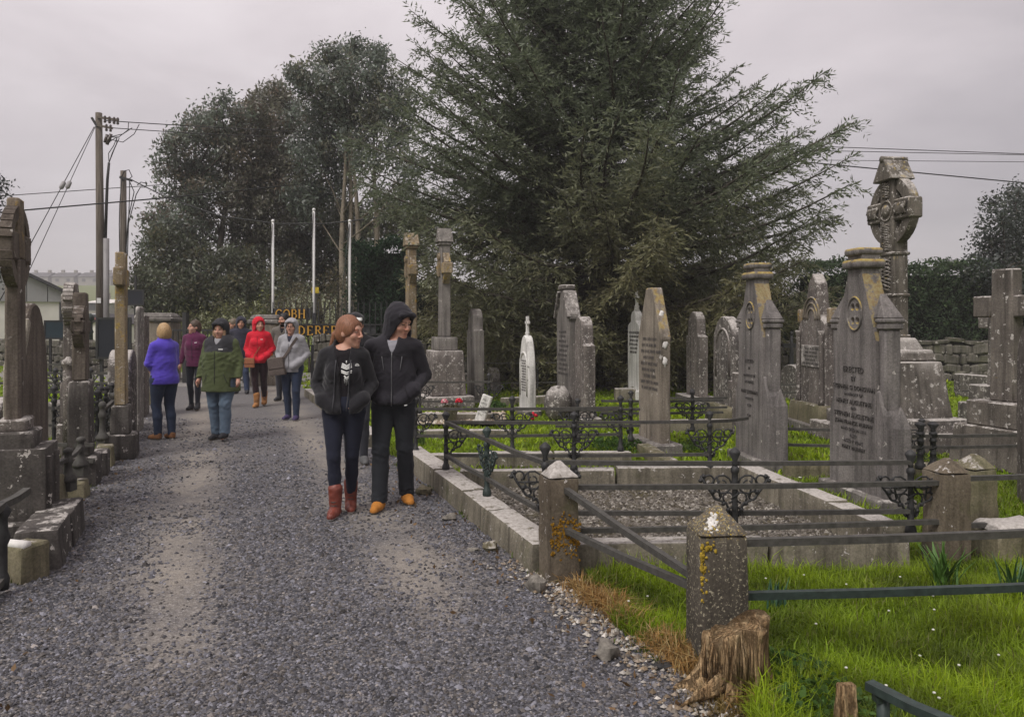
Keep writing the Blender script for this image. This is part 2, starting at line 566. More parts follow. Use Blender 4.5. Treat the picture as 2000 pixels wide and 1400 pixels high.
def gravel_mat():
    g = G('path_gravel', 0.85, 0.25)
    p = g.pos()
    q = g.map(p, rot=(0, 0, -PATH_A))                  # path-aligned coordinates
    sx = g.n('ShaderNodeSeparateXYZ'); g.put(q, sx.inputs[0])
    lat = g.math('ADD', sx.outputs[0], -TRACK_C - 0.14)
    wob = g.math('MULTIPLY', g.math('SUBTRACT', g.noise(0.55, 3, 0.5), 0.5), 0.7)
    lat = g.math('ADD', lat, wob)
    tr = g.math('ABSOLUTE', g.math('SUBTRACT', g.math('ABSOLUTE', lat), 0.72))
    worn = g.step(tr, 0.42, 0.06)
    patch = g.step(g.noise(0.7, 4, 0.6, vec=g.map(p, loc=(3.3, 1.2, 0))), 0.34, 0.52)
    edge = g.step(g.noise(14, 5, 0.7), 0.28, 0.7)
    worn = g.math('MULTIPLY', g.math('MULTIPLY', worn, patch), g.math('ADD', g.math('MULTIPLY', edge, 0.75), 0.3))
    worn = g.math('MULTIPLY', worn, g.step(sx.outputs[1], 3.3, 4.5))
    cells = g.n('ShaderNodeSeparateColor'); g.put(g.voro(78, out='Color'), cells.inputs[0])
    chip = g.ramp(cells.outputs[0], (0.0, (0.040, 0.040, 0.046)), (0.45, (0.092, 0.090, 0.100)), (0.8, (0.160, 0.155, 0.160)), (1.0, (0.30, 0.285, 0.28)))
    gap = g.step(g.voro(78, 'DISTANCE_TO_EDGE'), 0.0, 0.09)
    chip = g.mix(gap, (0.018, 0.017, 0.017), chip)
    chip = g.mix(g.step(g.noise(1.3, 4, 0.6), 0.40, 0.72), chip, g.mix(0.3, chip, (0.17, 0.15, 0.125)))
    sand = g.mix(g.step(g.noise(90, 3, 0.7), 0.3, 0.7), (0.19, 0.168, 0.142), (0.30, 0.270, 0.230))
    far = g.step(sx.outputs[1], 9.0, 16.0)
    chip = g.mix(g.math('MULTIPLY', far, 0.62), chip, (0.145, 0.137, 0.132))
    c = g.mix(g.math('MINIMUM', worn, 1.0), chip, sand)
    b = g.bump(g.voro(78, 'SMOOTH_F1'), 0.8, 0.012)
    b = g.bump(g.noise(5, 4), 0.4, 0.05, b)
    return g.done(c, b)


_c5 = Vector(((xl(5) + xr(5)) / 2, 5.0))
TRACK_C = _c5.x * math.cos(-PATH_A) - _c5.y * math.sin(-PATH_A) * 1.0 if False else (_c5.x * math.cos(PATH_A) + _c5.y * math.sin(PATH_A))
M['ground'] = ground_mat()
M['gravel'] = gravel_mat()

b = MB()
b.add([(-480, -40, 0), (480, -40, 0), (480, 600, 0), (-480, 600, 0)], [(0, 1, 2, 3)])
tag(b.build('ground', M['ground']), kind='structure')

b = MB()
vs_ = []; fs_ = []
ds = [-8, 0, 2.5, 3.2, 4, 5, 6, 7, 8, 10, 12, 14, 16, 18, 19.4]
for i, d in enumerate(ds):
    w = 0.0 if d > 4 else 0.08 * math.sin(d * 5)
    vs_ += [(xl(d) - 0.25, d, 0.004), (xr(d) + 0.06 + w, d, 0.004)]
    if i: fs_.append((2 * i - 2, 2 * i - 1, 2 * i + 1, 2 * i))
b.add(vs_, fs_)
tag(b.build('gravel_path', M['gravel']), kind='structure')

# road outside the gate
b = MB()
b.add([(-40, 19.4, 0.008), (-4.4, 19.4, 0.008), (-3.0, 24.5, 0.008), (-40, 27, 0.008)], [(0, 1, 2, 3)])
M['concrete'] = plain('pale_concrete', (0.21, 0.20, 0.185), 0.9, 0.2, 0.2, 3, 0.3, 40)
tag(b.build('gate_apron', M['concrete']), kind='structure')


# loose chips lying on the path
def hash_noise(x, y, s):
    return 0.5 + 0.25 * (np.sin(x * 2.3 * s + 1.7 * np.sin(y * 1.9 * s + 1)) + np.sin(y * 2.9 * s + 1.3 * np.sin(x * 2.1 * s + 2)))


def make_chips():
    pts = []
    for d0, d1, dens, r0 in ((2.75, 3.6, 6400, .0098), (3.6, 4.6, 4600, .0108), (4.6, 6.2, 2600, .0122), (6.2, 9.0, 900, .0145), (9, 13, 220, 0.018)):
        for k in range(1):
            w = 4.6
            n = int(dens * w * (d1 - d0))
            d = rng.uniform(d0, d1, n)
            x = rng.uniform(-3.6, 1.4, n) if d1 < 5 else rng.uniform(xl((d0 + d1) / 2) - 1, xr((d0 + d1) / 2) + 1, n)
            keep = (x > xl(d) - 0.2) & (x < xr(d) + 0.10) & (np.abs(x / d) < 0.70)
            d, x = d[keep], x[keep]
            lat = x * math.cos(PATH_A) + d * math.sin(PATH_A) - TRACK_C - 0.14
            tr = np.abs(np.abs(lat) - 0.72)
            worn = np.clip((0.42 - tr) / 0.34, 0, 1) * np.clip((hash_noise(x * .35 + 3, d * .35, 1.6) - .25) * 4, 0, 1)
            worn = worn * np.clip((-x * math.sin(PATH_A) + d * math.cos(PATH_A) - 3.3) / 1.2, 0, 1)
            k2 = rng.random(len(d)) > worn * 0.93
            d, x = d[k2], x[k2]
            pts.append(np.stack([x, d, np.full(len(d), r0)], 1))
    p = np.concatenate(pts)
    n = len(p)
    r = p[:, 2] * rng.uniform(0.55, 1.35, n) * np.where(rng.random(n) < .035, 1.75, 1.0)
    base = np.array([[1, 0, 0], [0.25, 0.95, 0.1], [-0.9, 0.35, 0], [-0.5, -0.85, 0.1], [0.55, -0.8, 0], [0.1, 0.05, 0.8]])
    tri = np.array([[0, 1, 5], [1, 2, 5], [2, 3, 5], [3, 4, 5], [4, 0, 5]])
    v = base[None] * (1 + rng.uniform(-0.35, 0.35, (n, 6, 3)))
    v = v * (r[:, None, None] * np.stack([np.ones(n), rng.uniform(0.6, 1, n), rng.uniform(0.55, 1.0, n)], 1)[:, None, :])
    a = rng.uniform(0, 2 * PI, n)
    ca, sa = np.cos(a)[:, None], np.sin(a)[:, None]
    x = v[:, :, 0] * ca - v[:, :, 1] * sa
    y = v[:, :, 0] * sa + v[:, :, 1] * ca
    z = v[:, :, 2] + x * rng.uniform(-0.5, 0.5, n)[:, None]
    v = np.stack([x + p[:, 0:1], y + p[:, 1:2], z + 0.005], 2).reshape(-1, 3)
    t = (tri[None] + (np.arange(n) * 6)[:, None, None]).reshape(-1, 3)
    tone = rng.beta(1.4, 3.0, n)
    tone = np.where(rng.random(n) < 0.02, rng.uniform(0.7, 1.25, n), tone)
    c = 0.017 + 0.215 * tone
    warm = rng.random(n) < 0.3
    col = np.stack([c * np.where(warm, 1.08, 0.98), c * 0.97, c * np.where(warm, 0.90, 1.10)], 1)
    col = np.repeat(col, 6, 0)
    g = G('gravel_chips', 0.75, 0.3)
    m = g.done(g.attr())
    tag(link('gravel', np_mesh('gravel', v, tris=t, mats=[m], color=col)), kind='stuff')


make_chips()


# loose lumps on and beside the path
def loose_stone(px, py, w, h, label, col, seed):
    p = gp(px, py)
    d = p.y
    r = w / 2 / F * d
    b = MB()
    b.blob((0, 0, h / F * d * 0.42), (r, r * 0.8, h / F * d * 0.55), 9, 6, 0.35, seed, smooth=False)
    o = b.build('loose_stone', col, loc=p + Vector((0, r * 0.5, 0)), rough=r * 0.12, cuts=1)
    tag(o, label, 'stone', 'loose stones along the path edge')


loose_stone(1188, 1292, 48, 38, 'angular pale stone on the gravel left of the rotten stump', M['loose'], 1)
loose_stone(1050, 1160, 42, 32, 'rounded pale stone at the foot of the brown gate post', M['loose'], 2)
loose_stone(957, 1078, 30, 20, 'squarish tan stone on the gravel beside the kerb', M['mossy'], 3)
loose_stone(878, 1018, 26, 14, 'small flat whitish stone on the gravel near the tan boots', M['loose'], 4)
loose_stone(828, 968, 34, 18, 'low brown stone against the kerb behind the hooded man', M['mossy'], 5)
loose_stone(1297, 1312, 44, 14, 'black charred scrap on the gravel just left of the stump', M['iron'], 6)
loose_stone(14, 1118, 40, 22, 'pale lump of rubble at the left edge of the path', M['loose'], 7)
loose_stone(925, 1078, 22, 8, 'flat pale chip just left of the tan stone', M['loose'], 8)
loose_stone(688, 798, 18, 12, 'small white stone at the kerb behind the young woman', M['loose'], 9)


# thin haze volume added to lift the dark foliage; far things fade a little
def haze():
    b = MB(); b.box((0, 290, 9.0), (1000, 700, 20.0))
    m = bpy.data.materials.new('damp_air'); m.use_nodes = True
    nt = m.node_tree; nt.nodes.clear()
    o = nt.nodes.new('ShaderNodeOutputMaterial'); v = nt.nodes.new('ShaderNodeVolumePrincipled')
    v.inputs['Color'].default_value = (0.93, 0.92, 0.93, 1); v.inputs['Density'].default_value = HAZE
    nt.links.new(v.outputs[0], o.inputs['Volume'])
    tag(b.build('haze', m), kind='stuff')


HAZE = 0.0013
haze()

# ------------------------------------------------------------------ far hill with houses
def hill():
    nx, ny = 40, 16
    xs = np.linspace(-420, -25, nx)
    ys = np.linspace(110, 420, ny)
    v = []
    for y in ys:
        for x in xs:
            t = min(max((y - 120) / 190, 0), 1)
            z = 17.5 * t * t * (3 - 2 * t) - 0.3
            z += 1.2 * math.sin(x * 0.013 + 1) * t
            v.append((x, y, z))
    q = [(j * nx + i, j * nx + i + 1, (j + 1) * nx + i + 1, (j + 1) * nx + i) for j in range(ny - 1) for i in range(nx - 1)]
    g = G('far_pasture', 0.95, 0.1)
    c = g.mix(g.step(g.noise(0.02, 4), 0.35, 0.65), (0.085, 0.105, 0.030), (0.13, 0.145, 0.045))
    m = g.done(c)
    tag(link('hill', np_mesh('hill', np.array(v), quads=np.array(q), mats=[m], smooth=True)), kind='structure')


hill()
M['far_wall'] = plain('far_render', (0.24, 0.225, 0.20), 0.9, 0.1, 0.2, 0.4)
M['far_roof'] = plain('far_slate', (0.085, 0.080, 0.082), 0.9, 0.1, 0.2, 0.4)
M['far_glass'] = plain('far_window', (0.05, 0.05, 0.055), 0.4, 0.4, 0.1)
M['white_wall'] = plain('white_render', (0.58, 0.555, 0.52), 0.85, 0.2, 0.08, 1.2)
M['cladding'] = plain('grey_cladding', (0.26, 0.255, 0.265), 0.6, 0.35, 0.08, 0.8)
M['dark_trim'] = plain('dark_trim', (0.035, 0.035, 0.038), 0.6, 0.3)
M['dark_glass'] = plain('dark_glass', (0.022, 0.024, 0.028), 0.15, 0.5, 0.1)


def far_house(px0, px1, top, eave, base, d, label, group='terraced houses on the far hill'):
    a, c = at(px0, base, d), at(px1, base, d)
    w = c.x - a.x
    he = (base - eave) / F * d
    ht = (base - top) / F * d
    z0 = a.z
    root = empty('hill_house', ((a.x + c.x) / 2, d, z0), 0, label, 'house', group)
    dep = 9.0
    b = MB(); b.box((0, dep / 2, he / 2 - 1.5), (w, dep, he + 3)); b.build('wall', M['far_wall'], root)
    b = MB()
    o = 0.4
    b.add([(-w / 2 - o, -o, he), (w / 2 + o, -o, he), (w / 2 + o, dep + o, he), (-w / 2 - o, dep + o, he), (-w / 2 - o * .2, dep / 2, ht), (w / 2 + o * .2, dep / 2, ht)],
          [(0, 1, 5, 4), (2, 3, 4, 5), (0, 4, 3), (1, 2, 5), (3, 2, 1, 0)])
    rf = b.build('roof', M['far_roof'], root)
    for sx in (-0.28, 0.3):
        b = MB(); b.box((w * sx, dep / 2, ht + 0.35), (1.1, 0.8, 1.3)); b.build('chimney', M['far_wall'], rf)
    n = max(2, int(w / 3.2))
    wm = None
    for i in range(n):
        x = -w / 2 + w * (i + 0.5) / n
        for zz in ((he * 0.25, he * 0.72) if he > 4 else (he * 0.55,)):
            if wm is None:
                b = MB(); b.box((0, 0, 0), (1.3, 0.12, 1.2)); wm = b.mesh('window', M['far_glass'])
            link('window', wm, root, (x, -0.02, zz))


HG = 'terraced houses on the far hill'
far_house(46, 93, 531, 540, 556, 300, 'grey roofed far house just above the cladded shed roof')
far_house(101, 144, 531, 540, 556, 300, 'grey far house between two gaps on the hill left of the tall pole')
far_house(153, 216, 531, 540, 556, 300, 'long grey far house on the hill behind the tall utility pole')
far_house(222, 262, 532, 541, 556, 302, 'grey far house on the hill behind the short utility pole')
far_house(166, 214, 583, 592, 606, 118, 'low white cottage with dark roof below the green hill')
bpy.data.objects['hill_house.004'].children[0].data.materials[0] = M['white_wall']
bpy.data.objects['hill_house.004'].name = 'white_cottage'
bpy.data.objects['white_cottage']['group'] = 'low buildings beyond the road'

# small red car far off below the cottage
p = at(181, 620, 95); 
car = empty('parked_car', (p.x, 95, p.z - 1.0), 0, 'tiny red car parked far off below the white cottage', 'car')
b = MB(); b.box((0, 0, 0.65), (4.0, 1.7, 0.6)); b.build('body', plain('red_paint', (0.35, 0.03, 0.03), 0.3, 0.5), car, bevel=0.12, seg=2)
b = MB(); b.box((0.1, 0, 1.2), (2.3, 1.5, 0.55), top=(0.75, 0.85)); b.build('cabin', M['dark_glass'], car, bevel=0.08, seg=2)
for sx in (-1.25, 1.25):
    for sy in (-0.8, 0.8):
        b = MB(); b.tube([(sx, sy - 0.1, 0.32), (sx, sy + 0.1, 0.32)], 0.32, 12); b.build('wheel', M['iron'], car)

# white gabled shed by the pole
p = at(205, 655, 42)
shed = empty('white_shed', (p.x, 42, 0), 0, 'small white gabled shed behind the tall utility pole', 'shed', 'low buildings beyond the road')
w = 50 / F * 42
b = MB(); b.prism([(-w / 2, 0), (w / 2, 0), (w / 2, 1.55), (0.0, 2.05), (-w / 2, 1.55)], 0, 3); b.build('wall', M['white_wall'], shed)
b = MB()
b.bar((-w / 2 - .1, 1.5, 1.53), (0, 1.5, 2.09), 3.2, 0.06); b.bar((w / 2 + .1, 1.5, 1.53), (0, 1.5, 2.09), 3.2, 0.06)
b.build('roof', M['far_roof'], shed)

# long low building with grey cladding
D0 = 44
xa, xb = at(-140, 0, D0).x, at(133, 0, D0).x
bl = empty('clad_building', (xb, D0, 0), R(30), 'low white walled building with grey clad gable and dark roof edge', 'building')
W = xb - xa
zc = EYE + (630 - 590) / F * D0
zr = EYE + (630 - 576) / F * D0
apex = (-(133 - 10) / F * D0, EYE + (630 - 512) / F * D0)
b = MB(); b.prism([(-W, 0), (-0.45, 0), (-0.45, zc), (-W, zc)], 0.0, 12.0); b.build('wall', M['white_wall'], bl)
xs = np.linspace(-W, 0, 9)
def roof_z(x): return zr + (apex[1] - zr) * (x / apex[0]) if x > apex[0] else apex[1] - (x - apex[0]) / apex[0] * (apex[1] - zr) * -1 * -1
for i in range(8):
    x0, x1 = xs[i] + 0.02, xs[i + 1] - 0.02
    b = MB(); b.prism([(x0, zc), (x1, zc), (x1, roof_z(x1)), (x0, roof_z(x0))], -0.12, 11.9); b.build('clad_panel', M['cladding'], bl)
b = MB(); b.bar((0.25, 6.0, zr - 0.02), (apex[0], 6.0, apex[1] + 0.13), 12.8, 0.16); b.bar((apex[0], 6.0, apex[1] + 0.13), (-W, 6.0, roof_z(-W) + 0.13), 12.8, 0.16)
b.build('roof', M['dark_trim'], bl)
b = MB(); b.box((-0.22, 0.2, zc / 2), (0.42, 0.1, zc)); dr = b.build('glass_door', M['dark_glass'], bl)
b = MB()
for x in (-0.43, -0.02): b.box((x, 0.13, zc / 2), (0.05, 0.06, zc))
b.box((-0.22, 0.13, zc * 0.6), (0.36, 0.05, 0.05))
b.build('frame', M['cladding'], dr)


# ------------------------------------------------------------------ boundary wall, built stone by stone
STONE_MESH = []
for k in range(6):
    b = MB(); b.box((0, 0, 0), (1, 1, 1))
    o = b.build('stone', M['rubble'], bevel=0.16, seg=1, rough=0.10, cuts=0, rscale=2.0 + k)
    STONE_MESH.append(o.data); bpy.data.objects.remove(o)


def rubble_wall(name, a, c, h, label, sw, sh, maxparts, thick=0.45, cope=True, group=None, cat='wall'):
    a, c = Vector(a), Vector(c)
    L_ = (c - a).length
    ang = math.atan2(c.y - a.y, c.x - a.x)
    root = empty(name, a, ang, label, cat, group)
    b = MB(); b.box((L_ / 2, thick / 2 + 0.06, h / 2 - 0.02), (L_, thick, h - 0.04)); b.build('core', M['rubble_core'], root)
    cnt = 0
    rest_v = []; rest_f = []
    z = 0.0
    row = 0
    while z < h - 0.03:
        rh = min(sh * random.uniform(0.75, 1.25), h - z)
        x = -random.random() * sw
        while x < L_:
            w = sw * random.uniform(0.4, 1.35)
            x0, x1 = max(x, 0), min(x + w, L_)
            if x1 - x0 > 0.08:
                mid = ((x0 + x1) / 2, 0.04 + random.uniform(-0.03, 0.03), z + rh / 2 + random.uniform(-.045, .045))
                s_ = ((x1 - x0) * random.uniform(.9, 1.04), 0.26, rh * random.uniform(.75, 1.15))
                me = random.choice(STONE_MESH)
                if cnt < maxparts:
                    o = link('stone', me, root, mid)
                    o.scale = s_
                    o.rotation_euler = (random.uniform(-.06, .06), random.uniform(-.16, .16), random.uniform(-.08, .08))
                    cnt += 1
                else:
                    bb = len(rest_v)
                    for v in me.vertices:
                        rest_v.append((v.co.x * s_[0] + mid[0], v.co.y * s_[1] + mid[1], v.co.z * s_[2] + mid[2]))
                    for p_ in me.polygons: rest_f.append([bb + i for i in p_.vertices])
            x += w
        z += rh
        row += 1
    if rest_f:
        m2 = bpy.data.meshes.new('stones'); m2.from_pydata(rest_v, [], rest_f); m2.materials.append(M['rubble'])
        tag(link('stones', m2, root), kind='stuff')
    return root


rubble_wall('boundary_wall', (-3.9, 20.9, 0), (14.6, 21.4, 0), 1.16, 'long mossy rubble boundary wall behind the graves at right', 0.42, 0.23, 280)
rubble_wall('boundary_wall', (-24.0, 32.5, 0), (-10.2, 22.2, 0), 1.02, 'low rubble wall receding behind the left hand graves', 0.5, 0.26, 120)
rubble_wall('boundary_wall', (-5.25, 20.35, 0), (-3.85, 20.55, 0), 1.35, 'short low wall under the gold lettering beside the gate pier', 0.4, 0.22, 60)


def gate_pier(px, d, w, ztop, label):
    p = at(px, 630, d)
    root = empty('gate_pier', (p.x, d, 0), 0.1, label, 'gate pier', 'stone gate piers')
    b = MB(); b.box((0, 0, (ztop - 0.22) / 2), (w, w, ztop - 0.22)); b.build('shaft', M['brown_stone'], root, bevel=0.03, rough=0.02, cuts=2)
    b = MB(); b.box((0, 0, ztop - 0.16), (w * 1.14, w * 1.14, 0.12)); b.box((0, 0, ztop - 0.04), (w * 1.06, w * 1.06, 0.12), top=(0.8, 0.8)); b.build('cap', M['grey_stone'], root, bevel=0.03, rough=0.02, cuts=2)


gate_pier(520, 19.9, 0.68, 1.80, 'stone gate pier with shallow domed cap behind the red hooded woman')
gate_pier(312, 21.0, 0.85, 1.86, 'broad stone gate pier with whitish cap left of the gate')

# ------------------------------------------------------------------ serif letters for the gate sign (strokes with thick and thin parts)
def serif_strokes(ch):
    T, t = 0.13, 0.06
    sf = 0.09
    S = {
        'H': ([[(.15, 0), (.15, 1)], T], [[(.70, 0), (.70, 1)], T], [[(.15, .52), (.70, .52)], t]),
        'B': ([[(.15, 0), (.15, 1)], T], [[(.15, 1), (.42, 1), (.55, .88), (.55, .68), (.42, .54), (.15, .54)], t + .02], [[(.42, .54), (.60, .42), (.62, .18), (.46, .01), (.15, .0)], t + .03]),
        'D': ([[(.15, 0), (.15, 1)], T], [[(.15, 1), (.42, .98), (.65, .80), (.72, .5), (.65, .2), (.42, .02), (.15, 0)], t + .03]),
        'E': ([[(.15, 0), (.15, 1)], T], [[(.15, 1), (.60, 1), (.60, .84)], t], [[(.15, .53), (.48, .53)], t], [[(.15, 0), (.62, 0), (.62, .17)], t]),
        'R': ([[(.15, 0), (.15, 1)], T], [[(.15, 1), (.45, .99), (.58, .86), (.58, .66), (.45, .53), (.15, .52)], t + .02], [[(.36, .52), (.72, 0)], T * .9]),
        'C': ([[(.70, .80), (.60, .95), (.42, 1.0), (.22, .88), (.11, .65), (.11, .35), (.22, .12), (.42, 0), (.60, .06), (.71, .20)], t + .04],),
        'O': ([[(.43, 1), (.22, .89), (.10, .65), (.10, .35), (.22, .11), (.43, 0), (.64, .11), (.76, .35), (.76, .65), (.64, .89), (.43, 1)], t + .04],),
        'W': ([[(.05, 1), (.28, 0)], T], [[(.28, 0), (.48, .95)], t], [[(.48, .95), (.70, 0)], T], [[(.70, 0), (.92, 1)], t]),
        'A': ([[(.08, 0), (.42, 1)], t], [[(.42, 1), (.76, 0)], T], [[(.22, .36), (.62, .36)], t]),
        'N': ([[(.15, 0), (.15, 1)], t], [[(.15, 1), (.72, 0)], T], [[(.72, 0), (.72, 1)], t]),
        'S': ([[(.56, .82), (.45, .97), (.28, .98), (.14, .82), (.18, .64), (.46, .44), (.58, .26), (.50, .06), (.30, 0), (.14, .06), (.10, .2)], t + .03],),
    }[ch]
    ser = {'H': [(.15, 0), (.15, 1), (.70, 0), (.70, 1)], 'B': [(.15, 0), (.15, 1)], 'D': [(.15, 0), (.15, 1)], 'E': [(.15, 0), (.15, 1)], 'R': [(.15, 0), (.15, 1), (.74, 0)],
           'A': [(.08, 0), (.76, 0)], 'N': [(.15, 0), (.15, 1), (.72, 1)], 'W': [(.05, 1), (.92, 1)]}.get(ch, [])
    wid = {'W': 1.0, 'O': .86, 'H': .86, 'D': .82, 'N': .86, 'A': .84, 'C': .80}.get(ch, .74)
    return S, ser, wid


def serif_letter(ch, size, mat, parent, loc):
    S, ser, wid = serif_strokes(ch)
    b = MB()
    for pts, w in S:
        for (x0, z0), (x1, z1) in zip(pts[:-1], pts[1:]):
            b.bar((x0 * size, 0, z0 * size), (x1 * size, 0, z1 * size), 0.035, w * size)
    for x, z in ser:
        b.box((x * size, 0.001, z * size), (0.26 * size, 0.034, 0.05 * size))
    b.build('letter', mat, parent, loc=loc)
    return wid * size


M['gold'] = plain('gold_paint', (0.50, 0.27, 0.035), 0.45, 0.4, 0.15, 20)
# railing with the gold club name to the right of the pier
dG = 20.75
pL = at(533, 630, dG)
gate = empty('lettered_railing', (pL.x, dG, 0), 0.0, 'black bar railing with gold capital letters beside the gate pier', 'railing')
Wg = (800 - 533) / F * dG
zt1 = EYE + (630 - 599) / F * dG
bm_ = MB(); bm_.box((0, 0, 0), (0.022, 0.022, 1.0)); barm = bm_.mesh('bar', M['iron'])
nb = int(Wg / 0.15)
for i in range(nb + 1):
    o = link('bar', barm, gate, (i * Wg / nb, 0, 1.25 + 0.45)); o.scale = (1, 1, 0.95)
b = MB(); b.box((Wg / 2, 0, 1.30), (Wg, 0.04, 0.05)); b.build('rail', M['iron'], gate)
b = MB(); b.box((Wg / 2, -0.005, EYE + (630 - 634.0) / F * dG), (Wg, 0.04, 0.035)); b.build('rail', M['iron'], gate)
b = MB(); b.box((1.1 * (693 - 538) / F * dG / 2 - 0.02, 0.03, EYE + (630 - 613) / F * dG), ((606 - 533) / F * dG, 0.015, 0.30)); bp = b.build('sign_plate', M['dark_trim'], gate)
bp.location.x = (-0.55 * (693 - 538) + 0.5 * (606 - 533) + 1.5) / F * dG
b = MB(); b.box((Wg * 0.42, 0.03, EYE + (630 - 645.5) / F * dG), (Wg * 0.66, 0.015, 0.30)); b.build('sign_plate', M['dark_trim'], gate); bpy.context.view_layer.update()
x = (538 - 533) / F * dG
for ch in 'COBH':
    x += serif_letter(ch, 17 / F * dG, M['gold'], gate, (x, -0.02, EYE + (630 - 621.5) / F * dG)) + 0.018
x = (528 - 533) / F * dG
for ch in 'WANDERERS':
    x += serif_letter(ch, 17 / F * dG, M['gold'], gate, (x, -0.03, EYE + (630 - 654) / F * dG)) + 0.042

# the black gate itself
pl, pr = at(338, 0, 20.6).x, at(500, 0, 20.0).x
gt = empty('entrance_gate', (pl, 20.6, 0), math.atan2(-0.6, pr - pl), 'low black barred entrance gate between the stone piers', 'gate')
W2 = pr - pl
bm_ = MB(); bm_.box((0, 0, 0.72), (0.024, 0.024, 1.36)); barm = bm_.mesh('bar', M['iron'])
for i in range(17):
    link('bar', barm, gt, (i * W2 / 16, 0, 0))
for z in (0.12, 0.75, 1.42):
    b = MB(); b.box((W2 / 2, 0, z), (W2, 0.045, 0.05)); b.build('rail', M['iron'], gt)
b = MB(); b.box((0.35, 0.05, 0.95), (0.12, 0.12, 1.9)); b.build('post', M['iron'], gt)

# flagpoles with their lines
M['white_paint'] = plain('white_paint', (0.66, 0.65, 0.64), 0.5, 0.4, 0.08)
for px, top, base, lab in ((533, 434, 615, 'slim white flagpole left of the other two, above the gold C'), (613, 412, 668, 'tallest white flagpole, standing in the middle of the three'), (683, 434, 640, 'slim white flagpole in front of the dark cypress')):
    d = 21.6
    p = at(px, 630, d)
    fp = empty('flagpole', (p.x, d, 0), 0, lab, 'flagpole', 'white flagpoles by the gate')
    zt = EYE + (630 - top) / F * d
    b = MB(); b.tube([(0, 0, 0), (0, 0, zt)], [0.042, 0.034], 8); b.blob((0, 0, zt + 0.03), 0.05, 8, 5, 0); b.build('pole', M['white_paint'], fp)
    b = MB(); b.box((0, 0, 0.5), (0.14, 0.14, 1.0)); b.build('base', M['dark_trim'], fp)
    b = MB(); b.box((0.02, -0.03, EYE + .12), (0.1, 0.1, 0.30)); b.build('cleat_box', M['dark_trim'], fp)
    b = MB(); b.tube([(0, -0.05, zt - 0.05), (-0.06, -0.07, zt * 0.6), (-0.05, -0.05, 1.4)], 0.009, 4); b.build('halyard', M['iron_worn'], fp)
    if px == 683:
        b = MB(); b.tube([(0, -0.05, zt - 0.05), (-0.20, -0.07, zt * 0.55), (-0.15, -0.05, 1.4)], 0.009, 4); b.build('halyard', M['iron_green'], fp)

# small yellow sign behind the middle flagpole
p = at(616, 567, 23)
ys = empty('yellow_sign', (p.x, 23, 0), 0, 'small yellow square sign on a post behind the middle flagpole', 'sign')
b = MB(); b.box((0, 0, p.z), (0.22, 0.02, 0.18)); b.build('plate', plain('yellow_plate', (0.45, 0.33, 0.02), 0.5), ys, bevel=0.01)
b = MB(); b.box((0.0, 0.03, p.z / 2 - .03), (0.05, 0.04, p.z - .06)); b.build('post', M['iron_worn'], ys)


# boards on the left: two dark panels and a hanging sign
def board(name, x0, y0, x1, y1, d, legs, mat, label, cat, base=None, one=False):
    a, c = at(x0, y1, d), at(x1, y0, d)
    root = empty(name, ((a.x + c.x) / 2, d, 0), 0.05, label, cat)
    w, h = c.x - a.x, c.z - a.z
    b = MB(); b.box((0, 0, (a.z + c.z) / 2), (w, 0.04, h)); b.build('panel', mat, root, bevel=0.008)
    b = MB(); t = 0.05
    for z in (a.z, c.z): b.box((0, -0.012, z), (w + t, 0.05, t))
    for x in (-w / 2, w / 2): b.box((x, -0.014, (a.z + c.z) / 2), (t, 0.05, h - t - .004))
    b.build('frame', M['iron'], root)
    for x in legs:
        b = MB(); b.box((x * w, 0.045, c.z * 0.5 if not one else (c.z + .5) * .5), (0.07, 0.05, c.z if not one else c.z + .5)); b.build('leg', M['iron'], root)


M['teal_panel'] = plain('dark_teal_panel', (0.012, 0.030, 0.042), 0.45, 0.4, 0.12, 3)
M['navy_panel'] = plain('dark_navy_panel', (0.010, 0.012, 0.020), 0.4, 0.4, 0.12, 3)
board('sign_board', 89, 627, 146, 661, 24, (-0.35, 0.35), M['teal_panel'], 'dark teal rectangular panel standing before the left wall', 'panel')
board('notice_board', 191, 622, 254, 699, 17.5, (-0.4, 0.12), M['navy_panel'], 'tall dark notice board on two legs behind the orange lichened cross', 'notice board')
board('hanging_sign', 247, 567, 280, 595, 25, (0.0,), M['navy_panel'], 'dark square sign on a single post beside the big trees', 'sign', one=True)
p = at(176, 622, 30)
b = MB(); b.lathe([(0.12, 0), (0.10, 1.2), (0.13, 1.25), (0.09, 1.35), (0.09, 1.65), (0.16, 1.72), (0.16, 1.86), (0.04, 1.98)], (0, 0, 0), 10)
tag(b.build('iron_bollard', M['iron_green'], loc=(p.x, 30, 0)), 'green topped iron bollard by the left wall', 'bollard')
# ------------------------------------------------------------------ vegetation helpers
def unit(v): return v / np.maximum(np.linalg.norm(v, axis=-1, keepdims=True), 1e-9)


def leaves_mesh(name, c, size, aspect, col, parent=None, droop=0.0, mat=None, bend=True):
    """c (n,3) centres, size (n,), col (n,3); each leaf a pointed quad"""
    n = len(c)
    d = unit(rng.normal(size=(n, 3)) + np.array([0, 0, -droop]))
    s = unit(np.cross(d, rng.normal(size=(n, 3))))
    L_ = (size * 0.5)[:, None]
    W_ = (size * 0.5 * aspect)[:, None]
    v = np.stack([c - d * L_, c + s * W_ - d * L_ * 0.1, c + d * L_, c - s * W_ - d * L_ * 0.1], 1).reshape(-1, 3)
    q = np.arange(n * 4).reshape(-1, 4)
    me = np_mesh(name, v, quads=q, mats=[mat or M['leaf']], color=np.repeat(col, 4, 0))
    return link(name, me, parent)


